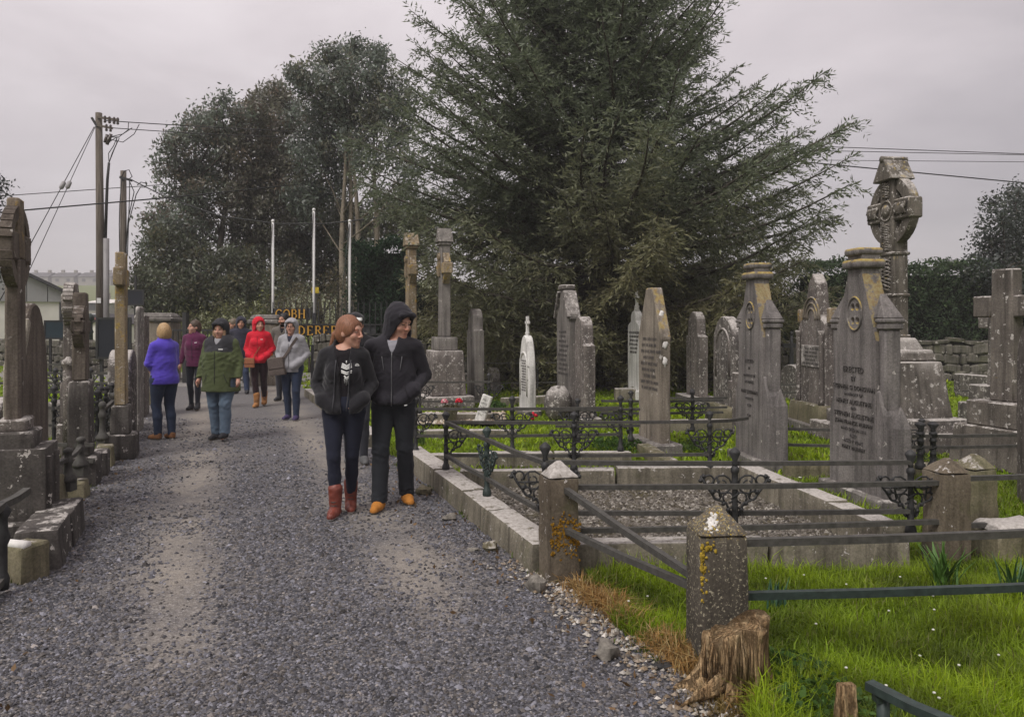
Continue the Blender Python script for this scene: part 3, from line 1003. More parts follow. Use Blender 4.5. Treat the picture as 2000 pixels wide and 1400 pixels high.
def tint(n, base, var=0.25, alt=None, altp=0.2):
    base = np.asarray(base)
    c = base[None] * (1 + var * rng.normal(size=(n, 1)) * 0.8 + rng.normal(size=(n, 3)) * var * 0.12)
    if alt is not None:
        k = rng.random(n) < altp
        c[k] = np.asarray(alt)[None] * (1 + var * rng.normal(size=(k.sum(), 1)) * .8)
    return np.clip(c, 0.004, 0.6)


rng = np.random.default_rng(21)
# ------------------------------------------------------------------ the big spruce
def spruce(px, D, label):
    X = (px - CX) / F * D
    root = empty('spruce_tree', (X, D, 0), 0, label, 'tree')
    Ht = 17.0
    b = MB()
    b.tube([(0.05 * math.sin(z * .8), 0.04 * math.sin(z * 1.1 + 1), z) for z in np.linspace(-0.1, Ht, 24)], list(np.interp(np.linspace(0, 1, 24), [0, .04, .3, 1], [.52, .40, .30, .02])), 12)
    b.build('trunk', M['bark'], root)
    prof_z = [0.8, 1.6, 2.4, 3.2, 4.4, 6.0, 7.6, 9.2, 11, 13, 15, 17]
    prof_r = [3.6, 5.0, 5.9, 6.2, 6.0, 5.3, 4.5, 3.75, 2.9, 2.0, 1.2, 0.15]
    sh_a = []; sh_b = []; sh_w = []; sh_c = []
    limbs = MB()
    z = 1.0
    while z < 16.3:
        nb = 16 if z < 4.6 else 12 if z < 11 else 6
        for k in range(nb):
            az = rng.uniform(0, 2 * PI)
            z0 = z + rng.uniform(-0.25, 0.25)
            elev = np.interp(z0, [1, 2.2, 3.2, 5, 8, 12, 16], [-10, -3, 9, 20, 29, 38, 50]) + rng.uniform(-7, 7)
            # find length so that the tip meets the outline
            best = 0.5
            for L_ in np.arange(0.5, 9.5, 0.25):
                zt = z0 + L_ * math.sin(R(elev))
                rr = L_ * math.cos(R(elev))
                if rr > np.interp(zt, prof_z, prof_r): break
                best = L_
            right = math.cos(az)
            Lb = best * (rng.uniform(0.78, 1.06) if rng.random() < (0.8 if z < 4.2 else 0.68) else rng.uniform(0.35, 0.7)) * (1.0 + (0.08 if z0 < 5.0 else -0.09) * max(right, 0) + (0.02 if z0 < 4.5 else 0.22) * max(-right, 0))
            if Lb < 0.6: continue
            # branch polyline: sags a little then lifts at the tip
            m = max(5, int(Lb / 0.45))
            t = np.linspace(0, 1, m)
            hr = Lb * math.cos(R(elev)) * t
            sag = (-0.35 if z0 < 3.2 else -0.12) * Lb * 0.25 * np.sin(t * PI) + (0.06 * Lb) * t ** 3
            hz = z0 + Lb * math.sin(R(elev)) * t + sag
            wob = 0.08 * Lb * np.sin(t * 3 + rng.uniform(0, 6)) * t
            dx, dy = math.cos(az), math.sin(az)
            P = np.stack([dx * hr - dy * wob, dy * hr + dx * wob, hz], 1)
            limbs.tube([tuple(p) for p in P], list((0.020 + 0.011 * Lb) * (1 - t) + 0.008), 5)
            # branchlets
            nsub = int(Lb / 0.056)
            ts = np.sort(0.12 + 0.88 * rng.random(nsub) ** 0.8)
            Q = np.stack([np.interp(ts, t, P[:, i]) for i in range(3)], 1)
            T = unit(np.stack([np.gradient(P[:, i], t) for i in range(3)], 1))
            TT = unit(np.stack([np.interp(ts, t, T[:, i]) for i in range(3)], 1))
            side = unit(np.cross(TT, np.array([0, 0, 1.0])))
            sg = np.where(np.arange(nsub) % 2 == 0, 1.0, -1.0)[:, None]
            lift = rng.uniform(-0.95, 0.40, (nsub, 1))
            dirs = unit(TT * rng.uniform(0.55, 1.0, (nsub, 1)) + side * sg * rng.uniform(0.4, 1.0, (nsub, 1)) + np.array([0, 0, 1.0]) * lift)
            ln = (0.30 + 0.17 * Lb * (1 - ts) * 1.1 + 0.12) * rng.uniform(0.6, 1.2, nsub)
            ln = np.minimum(ln * rng.choice([.55, .8, 1.0, 1.2], nsub), 1.5)
            for q, dd, l, tpos in zip(Q, dirs, ln, ts):
                ns = max(3, int(l / 0.040))
                u = np.linspace(0.05, 1, ns)
                curve = np.stack([q[i] + dd[i] * l * u for i in range(3)], 1)
                hang = (0.42 if z0 < 3.4 else 0.26)
                curve[:, 2] -= hang * l * u ** 2 * rng.uniform(0.3, 1.4)
                sd = unit(np.cross(dd, rng.normal(size=3) * 0.5 + np.array([0, 0, 1.0])))
                s2 = np.where(np.arange(ns) % 2 == 0, 1.0, -1.0)[:, None]
                dir2 = unit(dd[None] * rng.uniform(0.5, 1.1, (ns, 1)) + sd[None] * s2 * rng.uniform(.3, .9, (ns, 1)) + np.array([0, 0, -0.25 if z0 < 3.4 else 0.04]) + rng.normal(size=(ns, 3)) * 0.34)
                l2 = rng.uniform(0.09, 0.25, ns) * (1.0 - 0.3 * u)
                sh_a.append(curve); sh_b.append(curve + dir2 * l2[:, None])
                sh_w.append(rng.uniform(0.012, 0.023, ns))
                # browner, older foliage low down; grey green above
                hgt = np.clip((curve[:, 2] - 1.2) / 4.2 + rng.normal(size=ns) * 0.10 + 0.25 * math.sin(az * 3 + z0), 0, 1)[:, None]
                base = np.array([[0.155, 0.142, 0.070]]) * (1 - hgt) + np.array([[0.118, 0.142, 0.090]]) * hgt
                young = np.clip((u - 0.55) * 1.2, 0, 1)[:, None] * (0.35 + 0.3 * tpos)
                base = base * (1 - young) + np.array([[0.17, 0.185, 0.095]]) * young
                sh_c.append(base * (1 + rng.normal(size=(ns, 1)) * 0.25))
        z += 0.30 if z < 3.5 else 0.36 if z < 10.5 else 0.6
    limbs.build('limbs', M['bark'], root)
    a = np.concatenate(sh_a); bb = np.concatenate(sh_b); w = np.concatenate(sh_w)[:, None]; c = np.clip(np.concatenate(sh_c), 0.008, 0.3)
    n = len(a)
    d = unit(bb - a)
    s = unit(np.cross(d, rng.normal(size=(n, 3))))
    mid = a + (bb - a) * 0.45
    v = np.stack([a, mid + s * w, bb, mid - s * w], 1).reshape(-1, 3)
    q = np.arange(n * 4).reshape(-1, 4)
    me = np_mesh('foliage', v, quads=q, mats=[M['needle']], color=np.repeat(c, 4, 0))
    link('foliage', me, root)
    print('spruce shoots', n)


spruce(1183, 19.6, 'huge spreading dark spruce rising behind the headstones, its top out of frame')


# ------------------------------------------------------------------ eucalyptus-like trees beyond the gate
def clump_tree(name, base_px, D, lobes, col, alt, label, group=None, trunk_r=0.22, stems=1, leaf=0.175, aspect=0.40, dens=1.0, bark='bark', droop=0.5, jitter=1.6, hollow=0.35):
    """lobes: (px, py, r_px) leaf masses in the photo; each gets its own depth"""
    X = (base_px - CX) / F * D
    root = empty(name, (X, D, 0), 0, label, 'tree', group)
    cs = []; sz = []; cl = []
    pts = []
    for (px, py, r) in lobes:
        dd = D + rng.uniform(-jitter, jitter)
        p = at(px, py, dd)
        rr = r / F * D
        pts.append((p - Vector((X, D, 0)), rr))
    tr = MB(); lb = MB()
    zmax = max(p.z for p, r in pts)
    sp = []
    for k in range(stems):
        ox = (k - (stems - 1) / 2) * trunk_r * 2.6
        lean = rng.uniform(-0.07, 0.07) + ox * 0.06
        line = [Vector((ox + lean * z + 0.05 * math.sin(z + k), 0.03 * math.sin(z * .7 + k * 2) + (k % 2) * 0.25, z)) for z in np.linspace(-0.05, zmax * rng.uniform(0.62, 0.80), 9)]
        tr.tube(line, list(np.linspace(trunk_r, trunk_r * 0.22, 9)), 7)
        sp.append(line)
    tr.build('trunk', M[bark], root)
    for p, r in pts:
        line = sp[int(rng.integers(0, stems))]
        # start where the stem is a good way below the mass
        zz = max(0.4, p.z - r - 0.9 - 0.35 * Vector((p.x, p.y)).length)
        q = min(line, key=lambda v: abs(v.z - zz))
        mid = (q + p) / 2 + Vector((rng.uniform(-.2, .2), rng.uniform(-.2, .2), -0.15))
        k = max(0.015, trunk_r * 0.22)
        lb.tube([q, mid, p], [k, k * 0.7, k * 0.35], 5)
        ntw = int(5 + r * 5)
        for _ in range(ntw):
            e = p + Vector(unit(rng.normal(size=3))) * r * rng.uniform(0.6, 1.05)
            lb.tube([p + Vector(rng.normal(size=3) * 0.1 * r), (p + e) / 2 + Vector((0, 0, 0.06)), e], [k * 0.4, k * 0.3, 0.006], 4)
        # sub-clumps
        ncl = max(7, int(30 * r * r * dens) + 6)
        nd = unit(rng.normal(size=(ncl, 3)))
        rad = r * (hollow + (1 - hollow) * rng.random(ncl) ** 0.6) * rng.uniform(0.8, 1.12, ncl)
        cc = np.array(p)[None] + nd * rad[:, None] * np.array([[1, 1, 0.95]])
        nl = int(74 * max(0.55, min(1.4, r)))
        off = rng.normal(size=(ncl, nl, 3)) * (0.15 + 0.05 * r)
        L_ = (cc[:, None] + off).reshape(-1, 3)
        tone = np.repeat(1 + 0.22 * rng.normal(size=ncl), nl)[:, None]
        a_ = rng.random(ncl) < 0.24
        isalt = np.repeat(a_, nl)
        base = tint(len(L_), col, 0.22)
        base[isalt] = tint(isalt.sum(), alt, 0.22)
        cs.append(L_); sz.append(leaf * rng.uniform(0.6, 1.3, len(L_))); cl.append(np.clip(base * tone, 0.006, 0.5))
    lb.build('limbs', M[bark], root)
    cs = np.concatenate(cs); ok = cs[:, 2] > 0.02
    leaves_mesh('crown', cs[ok], np.concatenate(sz)[ok], aspect, np.concatenate(cl)[ok], root, droop, M['gum_leaf'])
    return len(cs)


EG = 'tall grey green trees beyond the gate'
GG, GB, GO = (0.135, 0.158, 0.120), (0.14, 0.118, 0.084), (0.12, 0.13, 0.06)
tot = 0
tot += clump_tree('gum_tree', 395, 30.0, [(342, 285, 30), (335, 330, 34), (385, 235, 28), (372, 270, 34), (430, 215, 30), (420, 260, 40), (375, 330, 42), (350, 390, 38), (400, 395, 46), (430, 330, 44), (345, 450, 40), (300, 440, 28), (295, 480, 26), (395, 470, 46), (450, 280, 36), (318, 410, 22), (470, 230, 26)],
                  GG, GB, 'leftmost tall grey green tree of the group beyond the gate', EG, 0.24, 2)
tot += clump_tree('gum_tree', 500, 31.5, [(480, 225, 26), (505, 205, 24), (535, 190, 32), (520, 240, 42), (490, 290, 46), (545, 285, 46), (505, 350, 52), (560, 350, 50), (470, 390, 48), (530, 420, 54), (480, 460, 50), (560, 480, 52), (575, 230, 40), (540, 185, 24)],
                  (0.135, 0.132, 0.094), (0.16, 0.128, 0.09), 'brownish middle tree of the group beyond the gate', EG, 0.25, 2, dens=1.05)
tot += clump_tree('gum_tree', 700, 29.0, [(580, 150, 26), (600, 170, 34), (640, 125, 34), (650, 175, 44), (690, 112, 32), (700, 155, 44), (735, 120, 32), (755, 165, 38), (780, 200, 36), (740, 215, 44), (690, 215, 46), (640, 235, 48), (600, 230, 40), (785, 260, 30), (765, 300, 30), (700, 275, 34), (655, 300, 48), (720, 320, 26), (800, 320, 26), (610, 300, 48), (640, 360, 46), (600, 390, 50), (780, 360, 24), (690, 90, 16), (645, 105, 14), (742, 108, 14), (740, 390, 22)],
                  (0.125, 0.150, 0.118), (0.14, 0.142, 0.095), 'tallest pale stemmed tree of the group, just left of the spruce', EG, 0.17, 4, bark='bark_pale')
tot += clump_tree('gum_tree', 640, 32.5, [(600, 440, 52), (650, 430, 50), (690, 440, 46), (640, 490, 52), (590, 500, 50), (700, 500, 40), (560, 540, 46), (640, 545, 48), (740, 440, 34), (780, 440, 34), (815, 430, 36), (820, 480, 36), (770, 410, 22)],
                  (0.13, 0.142, 0.098), (0.155, 0.135, 0.09), 'lower bushy tree filling in behind the flagpoles', EG, 0.2, 2, dens=0.95)
tot += clump_tree('evergreen_tree', 350, 28.5, [(295, 530, 30), (280, 560, 26), (330, 510, 44), (380, 530, 50), (340, 565, 44), (430, 520, 50), (480, 530, 50), (400, 580, 46), (460, 585, 46), (520, 570, 46), (300, 590, 34), (350, 610, 36), (330, 470, 36), (275, 535, 14)],
                  (0.095, 0.108, 0.066), (0.13, 0.122, 0.064), 'low dark evergreen spreading behind the entrance gate', None, 0.2, 2, dens=0.95)
# thicket between gate and trees
tot += clump_tree('thicket_shrub', 430, 24.5, [(380, 625, 30), (420, 640, 28), (455, 605, 24), (450, 640, 26), (490, 620, 28), (350, 640, 26), (520, 600, 26)], (0.10, 0.108, 0.04), (0.18, 0.19, 0.05), 'yellow green scrubby bush just behind the entrance gate', None, 0.04, 3, leaf=0.13, aspect=0.25, jitter=0.8)
tot += clump_tree('thicket_shrub', 600, 24.8, [(560, 610, 30), (600, 590, 30), (640, 600, 32), (660, 560, 28), (600, 640, 28), (650, 640, 28), (575, 570, 26), (700, 640, 28)], (0.10, 0.086, 0.048), (0.12, 0.11, 0.055), 'brown leafed scrub behind the gold lettering', None, 0.04, 4, leaf=0.13, aspect=0.25, jitter=0.8)
# right edge tree and left edge sprig
tot += clump_tree('evergreen_tree', 1975, 23.5, [(1985, 395, 30), (1960, 430, 32), (1930, 470, 34), (1960, 480, 44), (1995, 450, 46), (1920, 510, 34), (1960, 530, 46), (2010, 510, 50), (1898, 530, 24), (1990, 580, 50), (2050, 420, 60), (2060, 520, 60), (1940, 400, 12), (1985, 375, 12)],
                  (0.05, 0.062, 0.052), (0.062, 0.07, 0.05), 'dark round leafed tree at the right edge above the hedge', None, 0.2, 2, leaf=0.12, aspect=0.5, droop=0.1)
tot += clump_tree('evergreen_tree', -45, 22.0, [(-20, 360, 28), (-25, 420, 36), (-20, 480, 30), (-22, 520, 24), (-60, 400, 50), (-60, 480, 50)], (0.024, 0.032, 0.026), (0.034, 0.040, 0.026), 'dark tree whose twigs poke in at the left edge', None, 0.2, 1, leaf=0.12, aspect=0.5, droop=0.1)
print('clump leaves', tot)


rng = np.random.default_rng(5)
# ------------------------------------------------------------------ clipped hedges
def hedge(name, x0, x1, d0, d1, z0, z1, n, col, alt, label, cat='hedge', leaf=0.11, bulge=0.22):
    root = empty(name, ((x0 + x1) / 2, (d0 + d1) / 2, 0), 0, label, cat)
    cx, cy = (x0 + x1) / 2, (d0 + d1) / 2
    hx, hy = (x1 - x0) / 2, (d1 - d0) / 2
    # leaves on front, top, left, right shells
    k = rng.random(n)
    u = rng.uniform(-1, 1, n); v = rng.random(n)
    front = k < 0.62; topm = (k >= 0.62) & (k < 0.84); sid = k >= 0.84
    x = np.where(sid, np.sign(u) * hx, u * hx)
    y = np.where(front, -hy, np.where(topm, (v * 2 - 1) * hy, (v * 2 - 1) * hy))
    z = np.where(topm, z1, z0 + v * (z1 - z0))
    z = np.where(sid, z0 + rng.random(n) * (z1 - z0), z)
    w = 0.5 * np.sin(x * 2.1 + z * 1.3) + 0.5 * np.sin(x * 4.7 - z * 3.1 + 1) + 0.4 * np.sin(x * 9 + z * 7)
    y = y - front * bulge * w + rng.normal(size=n) * 0.09
    z = z + topm * bulge * 0.7 * (np.sin(x * 3.3 + y) + 0.6 * np.sin(x * 7.9)) + rng.normal(size=n) * 0.07
    x = x + sid * bulge * np.sin(z * 3 + y * 2) + rng.normal(size=n) * 0.06
    col_ = tint(n, col, 0.28, alt, 0.25)
    leaves_mesh('foliage', np.stack([x, y, np.maximum(z, 0.02)], 1), leaf * rng.uniform(0.6, 1.3, n), 0.42, col_, root, -0.2)
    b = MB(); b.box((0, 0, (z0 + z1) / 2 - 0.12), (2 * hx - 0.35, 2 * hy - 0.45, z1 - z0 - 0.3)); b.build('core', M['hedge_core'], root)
    if z0 > 0.3 or True:
        t = MB()
        for xx in np.linspace(-hx * 0.85, hx * 0.85, max(2, int(hx * 1.2))):
            t.tube([(xx, 0, 0), (xx + .03, 0, max(z0, 0.6) + 0.2)], [0.05, 0.04], 6)
        tag(t.build('stems', M['bark'], root), kind='stuff')


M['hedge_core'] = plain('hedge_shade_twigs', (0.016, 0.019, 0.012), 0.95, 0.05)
xa = (1560 - CX) / F * 23.4; xb = (2080 - CX) / F * 23.4
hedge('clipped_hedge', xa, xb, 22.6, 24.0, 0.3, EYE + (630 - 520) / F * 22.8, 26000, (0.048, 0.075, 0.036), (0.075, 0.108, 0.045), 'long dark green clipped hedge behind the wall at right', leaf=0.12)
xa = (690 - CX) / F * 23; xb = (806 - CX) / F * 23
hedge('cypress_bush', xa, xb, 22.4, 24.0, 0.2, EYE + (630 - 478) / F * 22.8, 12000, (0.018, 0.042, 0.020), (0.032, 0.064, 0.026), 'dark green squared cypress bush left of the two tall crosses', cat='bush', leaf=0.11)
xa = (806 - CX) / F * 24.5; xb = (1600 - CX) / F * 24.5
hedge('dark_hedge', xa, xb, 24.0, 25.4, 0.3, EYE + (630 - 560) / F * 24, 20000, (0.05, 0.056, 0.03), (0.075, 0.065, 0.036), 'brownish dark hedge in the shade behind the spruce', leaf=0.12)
# ------------------------------------------------------------------ gravestones
HS = 'headstones in the right hand plots'
LS = 'gravestones beside the left path edge'


def place(pf, pn, D, w, side=1, a=None):
    """ground position and turn of a stone of width w whose front spans photo columns pf (far edge) .. pn (near edge)"""
    def cols(X, a_):
        s_, c_ = math.sin(a_), math.cos(a_)
        if side > 0: n = (X + w / 2 * s_, D - w / 2 * c_); f = (X - w / 2 * s_, D + w / 2 * c_)
        else: n = (X - w / 2 * s_, D - w / 2 * c_); f = (X + w / 2 * s_, D + w / 2 * c_)
        return CX + F * f[0] / f[1], CX + F * n[0] / n[1]
    best = None
    rngA = [R(a)] if a is not None else [R(k * 0.5) for k in range(-70, 120)]
    for a_ in rngA:
        X = ((pf + pn) / 2 - CX) / F * D
        for _ in range(6):
            f, n = cols(X, a_)
            X -= ((f + n) / 2 - (pf + pn) / 2) / F * D
        f, n = cols(X, a_)
        e = abs((n - f) - (pn - pf))
        if best is None or e < best[0]: best = (e, a_, X)
    _, a_, X = best
    rz = -(PI / 2 - a_) if side > 0 else PI / 2 - a_
    return Vector((X, D, 0)), rz


def sym(pts):
    """right-hand half outline (bottom to top) -> closed outline, counter-clockwise seen from the front"""
    return [(x, z) for x, z in pts] + [(-x, z) for x, z in reversed(pts) if x > 1e-6]


def arc(cx, cz, r, a0, a1, n=8, rz=None):
    rz = rz or r
    return [(cx + r * math.cos(R(a0 + (a1 - a0) * i / n)), cz + rz * math.sin(R(a0 + (a1 - a0) * i / n))) for i in range(n + 1)]


def slab(name, outline, t, mat, parent, y0=0.0, bevel=0.014, rough=0.0):
    b = MB(); b.prism(outline, y0, y0 + t)
    return b.build(name, mat, parent, bevel=bevel, rough=rough)


def boxpart(name, c, size, mat, parent, top=(1, 1), bevel=0.015, rough=0.008, cuts=2):
    b = MB(); b.box(c, size, top=top)
    return b.build(name, mat, parent, bevel=bevel, rough=rough, cuts=cuts)


def boolean_cut(o, cutters):
    mods = []
    for c in cutters:
        m = o.modifiers.new('cut', 'BOOLEAN'); m.object = c; m.operation = 'DIFFERENCE'; m.solver = 'EXACT'
    bpy.context.view_layer.update()
    dg = bpy.context.evaluated_depsgraph_get()
    me = bpy.data.meshes.new_from_object(o.evaluated_get(dg))
    o.modifiers.clear()
    o.data = me
    for c in cutters: bpy.data.objects.remove(c)


def text(parent, s, size, x, z, mat, y=-0.004, stretch=1.0):
    cu = bpy.data.curves.new('t', 'FONT')
    cu.body = s; cu.size = size; cu.align_x = 'CENTER'; cu.extrude = 0.003; cu.resolution_u = 2; cu.space_character = 1.1
    o = bpy.data.objects.new('t', cu); COL.objects.link(o)
    bpy.context.view_layer.update()
    me = bpy.data.meshes.new_from_object(o.evaluated_get(bpy.context.evaluated_depsgraph_get()))
    bpy.data.objects.remove(o)
    me.materials.clear(); me.materials.append(mat); me.name = 'inscription'
    t = tag(link('inscription', me, parent, (x, y, z)), kind='stuff'); t.rotation_euler = (R(90), 0, 0); t.scale = (stretch, 1, 1)
    return t


def worn_lines(parent, x0, x1, z0, z1, n, mat, y=-0.004, h=0.5, seed=0):
    """rows of illegible cut lettering: short upright strokes of uneven width"""
    rr = random.Random(seed)
    b = MB()
    dz = (z1 - z0) / n
    for i in range(n):
        z = z1 - (i + 0.5) * dz
        half = (x1 - x0) / 2 * rr.uniform(0.6, 1.0)
        x = (x0 + x1) / 2 - half
        while x < (x0 + x1) / 2 + half:
            k = rr.randint(3, 8)
            for _ in range(k):
                ww = rr.uniform(0.005, 0.010)
                hh = dz * h
                tpe = rr.random()
                b.box((x, y, z), (ww * 0.6, 0.003, hh))
                if tpe < 0.6: b.box((x + ww * 0.7, y, z + hh * rr.choice((-.45, 0, .45))), (ww * 1.2, 0.003, 0.004 + hh * .1))
                x += ww * 2.1 + 0.006
            x += 0.02
    if b.v: tag(b.build('inscription', mat, parent), kind='stuff')


# ---- the pair of tall gabled stones with side pillars
def gabled(pf, pn, D, label, lines, s=1.0):
    w = 0.92 * s
    loc, rz = place(pf, pn, D, w)
    root = empty('headstone', loc, rz, label, 'headstone', HS)
    m = M['slate_stone']
    mt = [m]
    mb = M['slate_body']
    o = slab('slab', sym([(0.33 * s, 0.02), (0.33 * s, 1.46 * s), (0.29 * s, 1.58 * s), (0.115 * s, 2.06 * s), (0.115 * s, 2.27 * s)]), 0.17, m, root, 0.03, bevel=0.0)
    # quatrefoil cross cut into the face
    cut = []
    for dx, dz in ((.038, .062), (-.038, .062), (.038, -.062), (-.038, -.062)):
        b = MB(); b.tube([(dx * s, -0.05, 1.70 * s + dz * s), (dx * s, 0.085, 1.70 * s + dz * s)], 0.034 * s, 12)
        cut.append(b.build('cut', m, root))
    for dx, dz in ((.085, 0), (-.085, 0), (0, .12), (0, -.12)):
        pass
    boolean_cut(o, cut)
    b = MB(); b.tube([(0.118 * s * math.cos(a_), 0.026, 1.70 * s + 0.150 * s * math.sin(a_)) for a_ in np.linspace(0, 2 * PI, 24, endpoint=False)], 0.012, 5, closed=True)
    b.build('roundel', m, root)
    b = MB(); b.box((0, 0.115, 2.15 * s), (0.30 * s, 0.27, 0.085)); b.build('top_roll', m, root, bevel=0.038, seg=3)
    b = MB(); b.box((0, 0.115, 2.262 * s), (0.255 * s, 0.245, 0.07)); b.build('top_roll', m, root, bevel=0.032, seg=3)
    for sx in (-1, 1):
        pl_ = boxpart('side_pillar', (sx * 0.375 * s, 0.130, 1.20 * s), (0.10 * s, 0.145, 0.72 * s), mb, root)
        b = MB(); b.box((sx * 0.375 * s, 0.13, 1.585 * s), (0.135 * s, 0.18, 0.055)); b.box((sx * 0.375 * s, 0.13, 1.635 * s), (0.15 * s, 0.20, 0.04))
        b.build('moulding', mb, pl_, bevel=0.012)
        b = MB(); b.add([(sx * .445 * s, .035, 1.655 * s), (sx * .445 * s, .225, 1.655 * s), (sx * .27 * s, .225, 1.655 * s), (sx * .27 * s, .035, 1.655 * s), (sx * .29 * s, .09, 1.88 * s), (sx * .27 * s, .16, 1.88 * s)], [(0, 1, 5, 4), (1, 2, 5), (2, 3, 4, 5), (3, 0, 4), (3, 2, 1, 0)]); b.build('cap', mb, pl_, bevel=0.01)
        b = MB(); b.box((sx * 0.475 * s, 0.165, 0.36 * s), (0.11 * s, 0.13, 0.72 * s)); b.box((sx * 0.475 * s, 0.165, 0.81 * s), (0.11 * s, 0.13, 0.18 * s), top=(.1, .1)); b.build('buttress', mb, root, bevel=0.012)
    b = MB()
    b.prism(sym([(0.46 * s, 0), (0.46 * s, 0.70 * s), (0.445 * s, 0.82 * s), (0.40 * s, 0.93 * s), (0.365 * s, 1.03 * s)]), 0.036, 0.215)
    b.build('lower_stage', mb, root, bevel=0.016)
    boxpart('plinth', (0, 0.12, 0.05), (1.04 * s, 0.34, 0.12), M['grey_stone'], root)
    for txt, z, size, mat in lines:
        z = (1.165 + (z - 1.19) * 0.78) * s
        tx = text(root, txt, size * 0.72 * s, -0.02, z, mat, y=0.0255)
    return root


k = M['letter_dark']; q = M['letter_soft']
gabled(1612, 1722, 7.0, 'tall gabled headstone with dark cut name lines, second pillar stone from the right', [
    ('ERECTED', 1.19, 0.105, k), ('BY', 1.09, 0.085, k), ('STEPHEN O DONOVAN', 0.985, 0.083, k), ('IN MEMORY OF', 0.915, 0.055, q), ('HENRY AUGUSTINE', 0.815, 0.083, k),
    ('AND', 0.755, 0.05, q), ('STEPHEN AUGUSTINE', 0.66, 0.085, k), ('JOHN FRANCIS MURPHY', 0.575, 0.072, k), ('WHO DIED IN 1911', 0.50, 0.062, q), ('ALSO', 0.43, 0.06, q), ('AGED 7 YEARS', 0.36, 0.062, q), ('MARY MURPHY', 0.28, 0.072, k)])
gabled(1430, 1494, 8.75, 'tall gabled headstone with faint worn lettering between the rounded stone and the plaque stone', [
    ('ERECTED', 1.19, 0.075, q), ('BY', 1.09, 0.06, q), ('IN MEMORY OF', 0.985, 0.06, q), ('HIS FATHER', 0.89, 0.06, q), ('MARY JOSEPHINE', 0.74, 0.075, k), ('WHO DIED', 0.65, 0.055, q), ('ALSO', 0.55, 0.06, q), ('R.I.P.', 0.4, 0.06, q)])


# ---- plain and shaped slabs
def headstone(pf, pn, D, w, t, ztop, mat, shape, label, group=HS, side=1, a=None, base=None, name='headstone', y0=0.0):
    loc, rz = place(pf, pn, D, w, side, a)
    root = empty(name, loc, rz, label, 'headstone', group)
    h = w / 2
    z = ztop
    if shape == 'point': o = sym([(h, 0), (h, z - w * 0.95), (h * 1.06, z - w * .85), (h * 0.30, z)])
    elif shape == 'round': o = sym([(h, 0), (h, z - h)] + arc(0, z - h, h, 0, 90, 8)[1:])
    elif shape == 'shoulder': o = sym([(h, 0), (h, z - h * 1.25), (h * 0.72, z - h * 1.22)] + arc(0, z - h * 0.66, h * 0.66, 0, 90, 7))
    elif shape == 'ogive': o = sym([(h, 0), (h, z - w * 1.5)] + [(h * math.cos(R(x)) ** 0.9, z - w * 1.5 + w * 1.5 * math.sin(R(x))) for x in (12, 25, 38, 50, 62, 74, 84, 90)])
    elif shape == 'cross_gable': o = sym([(h, 0), (h, z - w * .75), (h * 1.12, z - w * .72), (h * 1.12, z - w * .60), (h * .62, z - w * .48), (h * .34, z - w * .08), (h * .34, z)])
    elif shape == 'lobed': o = sym([(h, 0), (h, z - w * .62)] + arc(h * .62, z - w * .55, h * .40, -10, 95, 5) + [(h * .42, z - w * .30)] + arc(0, z - w * .22, h * .42, 0, 90, 5))
    else: o = sym([(h, 0), (h, z - .03), (h - .03, z)])
    slab('slab', o, t, mat, root, y0)
    if base:
        for (bw, bt, bh, bz, bm_) in base:
            boxpart('base', (0, t / 2, bz + bh / 2), (bw, bt, bh), bm_, root, top=(0.93, 0.85) if bh > .25 else (1, 1))
    return root, h


def relief_arch(root, h, z0, z1, mat, y=-0.012):
    b = MB()
    pts = [(-h * .68, y + .01, z0)] + [(h * .68 * math.cos(R(180 - x)), y + .01, z1 - h * .68 + h * .68 * math.sin(R(x))) for x in range(0, 181, 20)] + [(h * .68, y + .01, z0)]
    b.tube(pts, 0.022, 6)
    b.build('arch_moulding', mat, root)


# tall pointed slab, centre right
r_, h_ = headstone(1247, 1290, 9.75, 0.74, 0.135, 2.06, M['brown_stone'], 'point', 'plain tall pointed headstone with white lichen dots down its narrow side', base=[(0.98, 0.36, 0.14, 0, M['grey_stone'])])
worn_lines(r_, -.28, .28, 0.75, 1.45, 9, M['letter_soft'], seed=3)
b = MB()
for x_, z, s_ in ((.262, 1.72, .045), (.37, 1.36, .05), (.37, 1.14, .05), (.30, 1.60, .02)):
    b.blob((x_, 0.06, z), (.012, s_ * .7, s_), 10, 6, .3, int(z * 30))
M['lichen_white'] = plain('white_lichen_patch', (0.62, 0.60, 0.57), 0.95, 0.1, 0.1, 30)
M['lichen_orange'] = plain('orange_lichen_patch', (0.40, 0.25, 0.02), 0.95, 0.1, 0.25, 30)
b.build('lichen_patch', M['lichen_white'], r_)
# the double stone further left
r_, h_ = headstone(1087, 1112, 13.3, 0.78, 0.15, 2.24, M['grey_stone'], 'cross_gable', 'tall gabled headstone with white lichened coping just behind the round shouldered stone', base=[(1.05, 0.4, 0.16, 0, M['white_lichen'])])
worn_lines(r_, -.3, .3, 0.7, 1.5, 10, M['letter_soft'], seed=4)
b = MB()
for sx in (-1, 1): b.bar((sx * .42, 0.07, 1.70), (sx * .16, 0.07, 2.16), 0.24, 0.06)
b.box((0, .07, 2.23), (.3, .22, .08)); b.build('coping', M['white_lichen'], r_, bevel=0.012)
r_, h_ = headstone(1118, 1141, 12.6, 0.74, 0.19, 1.72, M['spot_lichen'], 'shoulder', 'round shouldered brown headstone standing in front of the gabled one', base=[(0.9, 0.36, 0.1, 0, M['white_lichen'])])
b = MB(); b.blob((0, 0, 0.28), (0.24, 0.22, 0.30), 10, 7, 0.08, 3)
p = gp(1090, 822)
tag(b.build('grave_boulder', M['white_lichen'], loc=(p.x, p.y + .1, 0)), 'low rounded boulder streaked with white lichen left of the round shouldered stone', 'boulder')
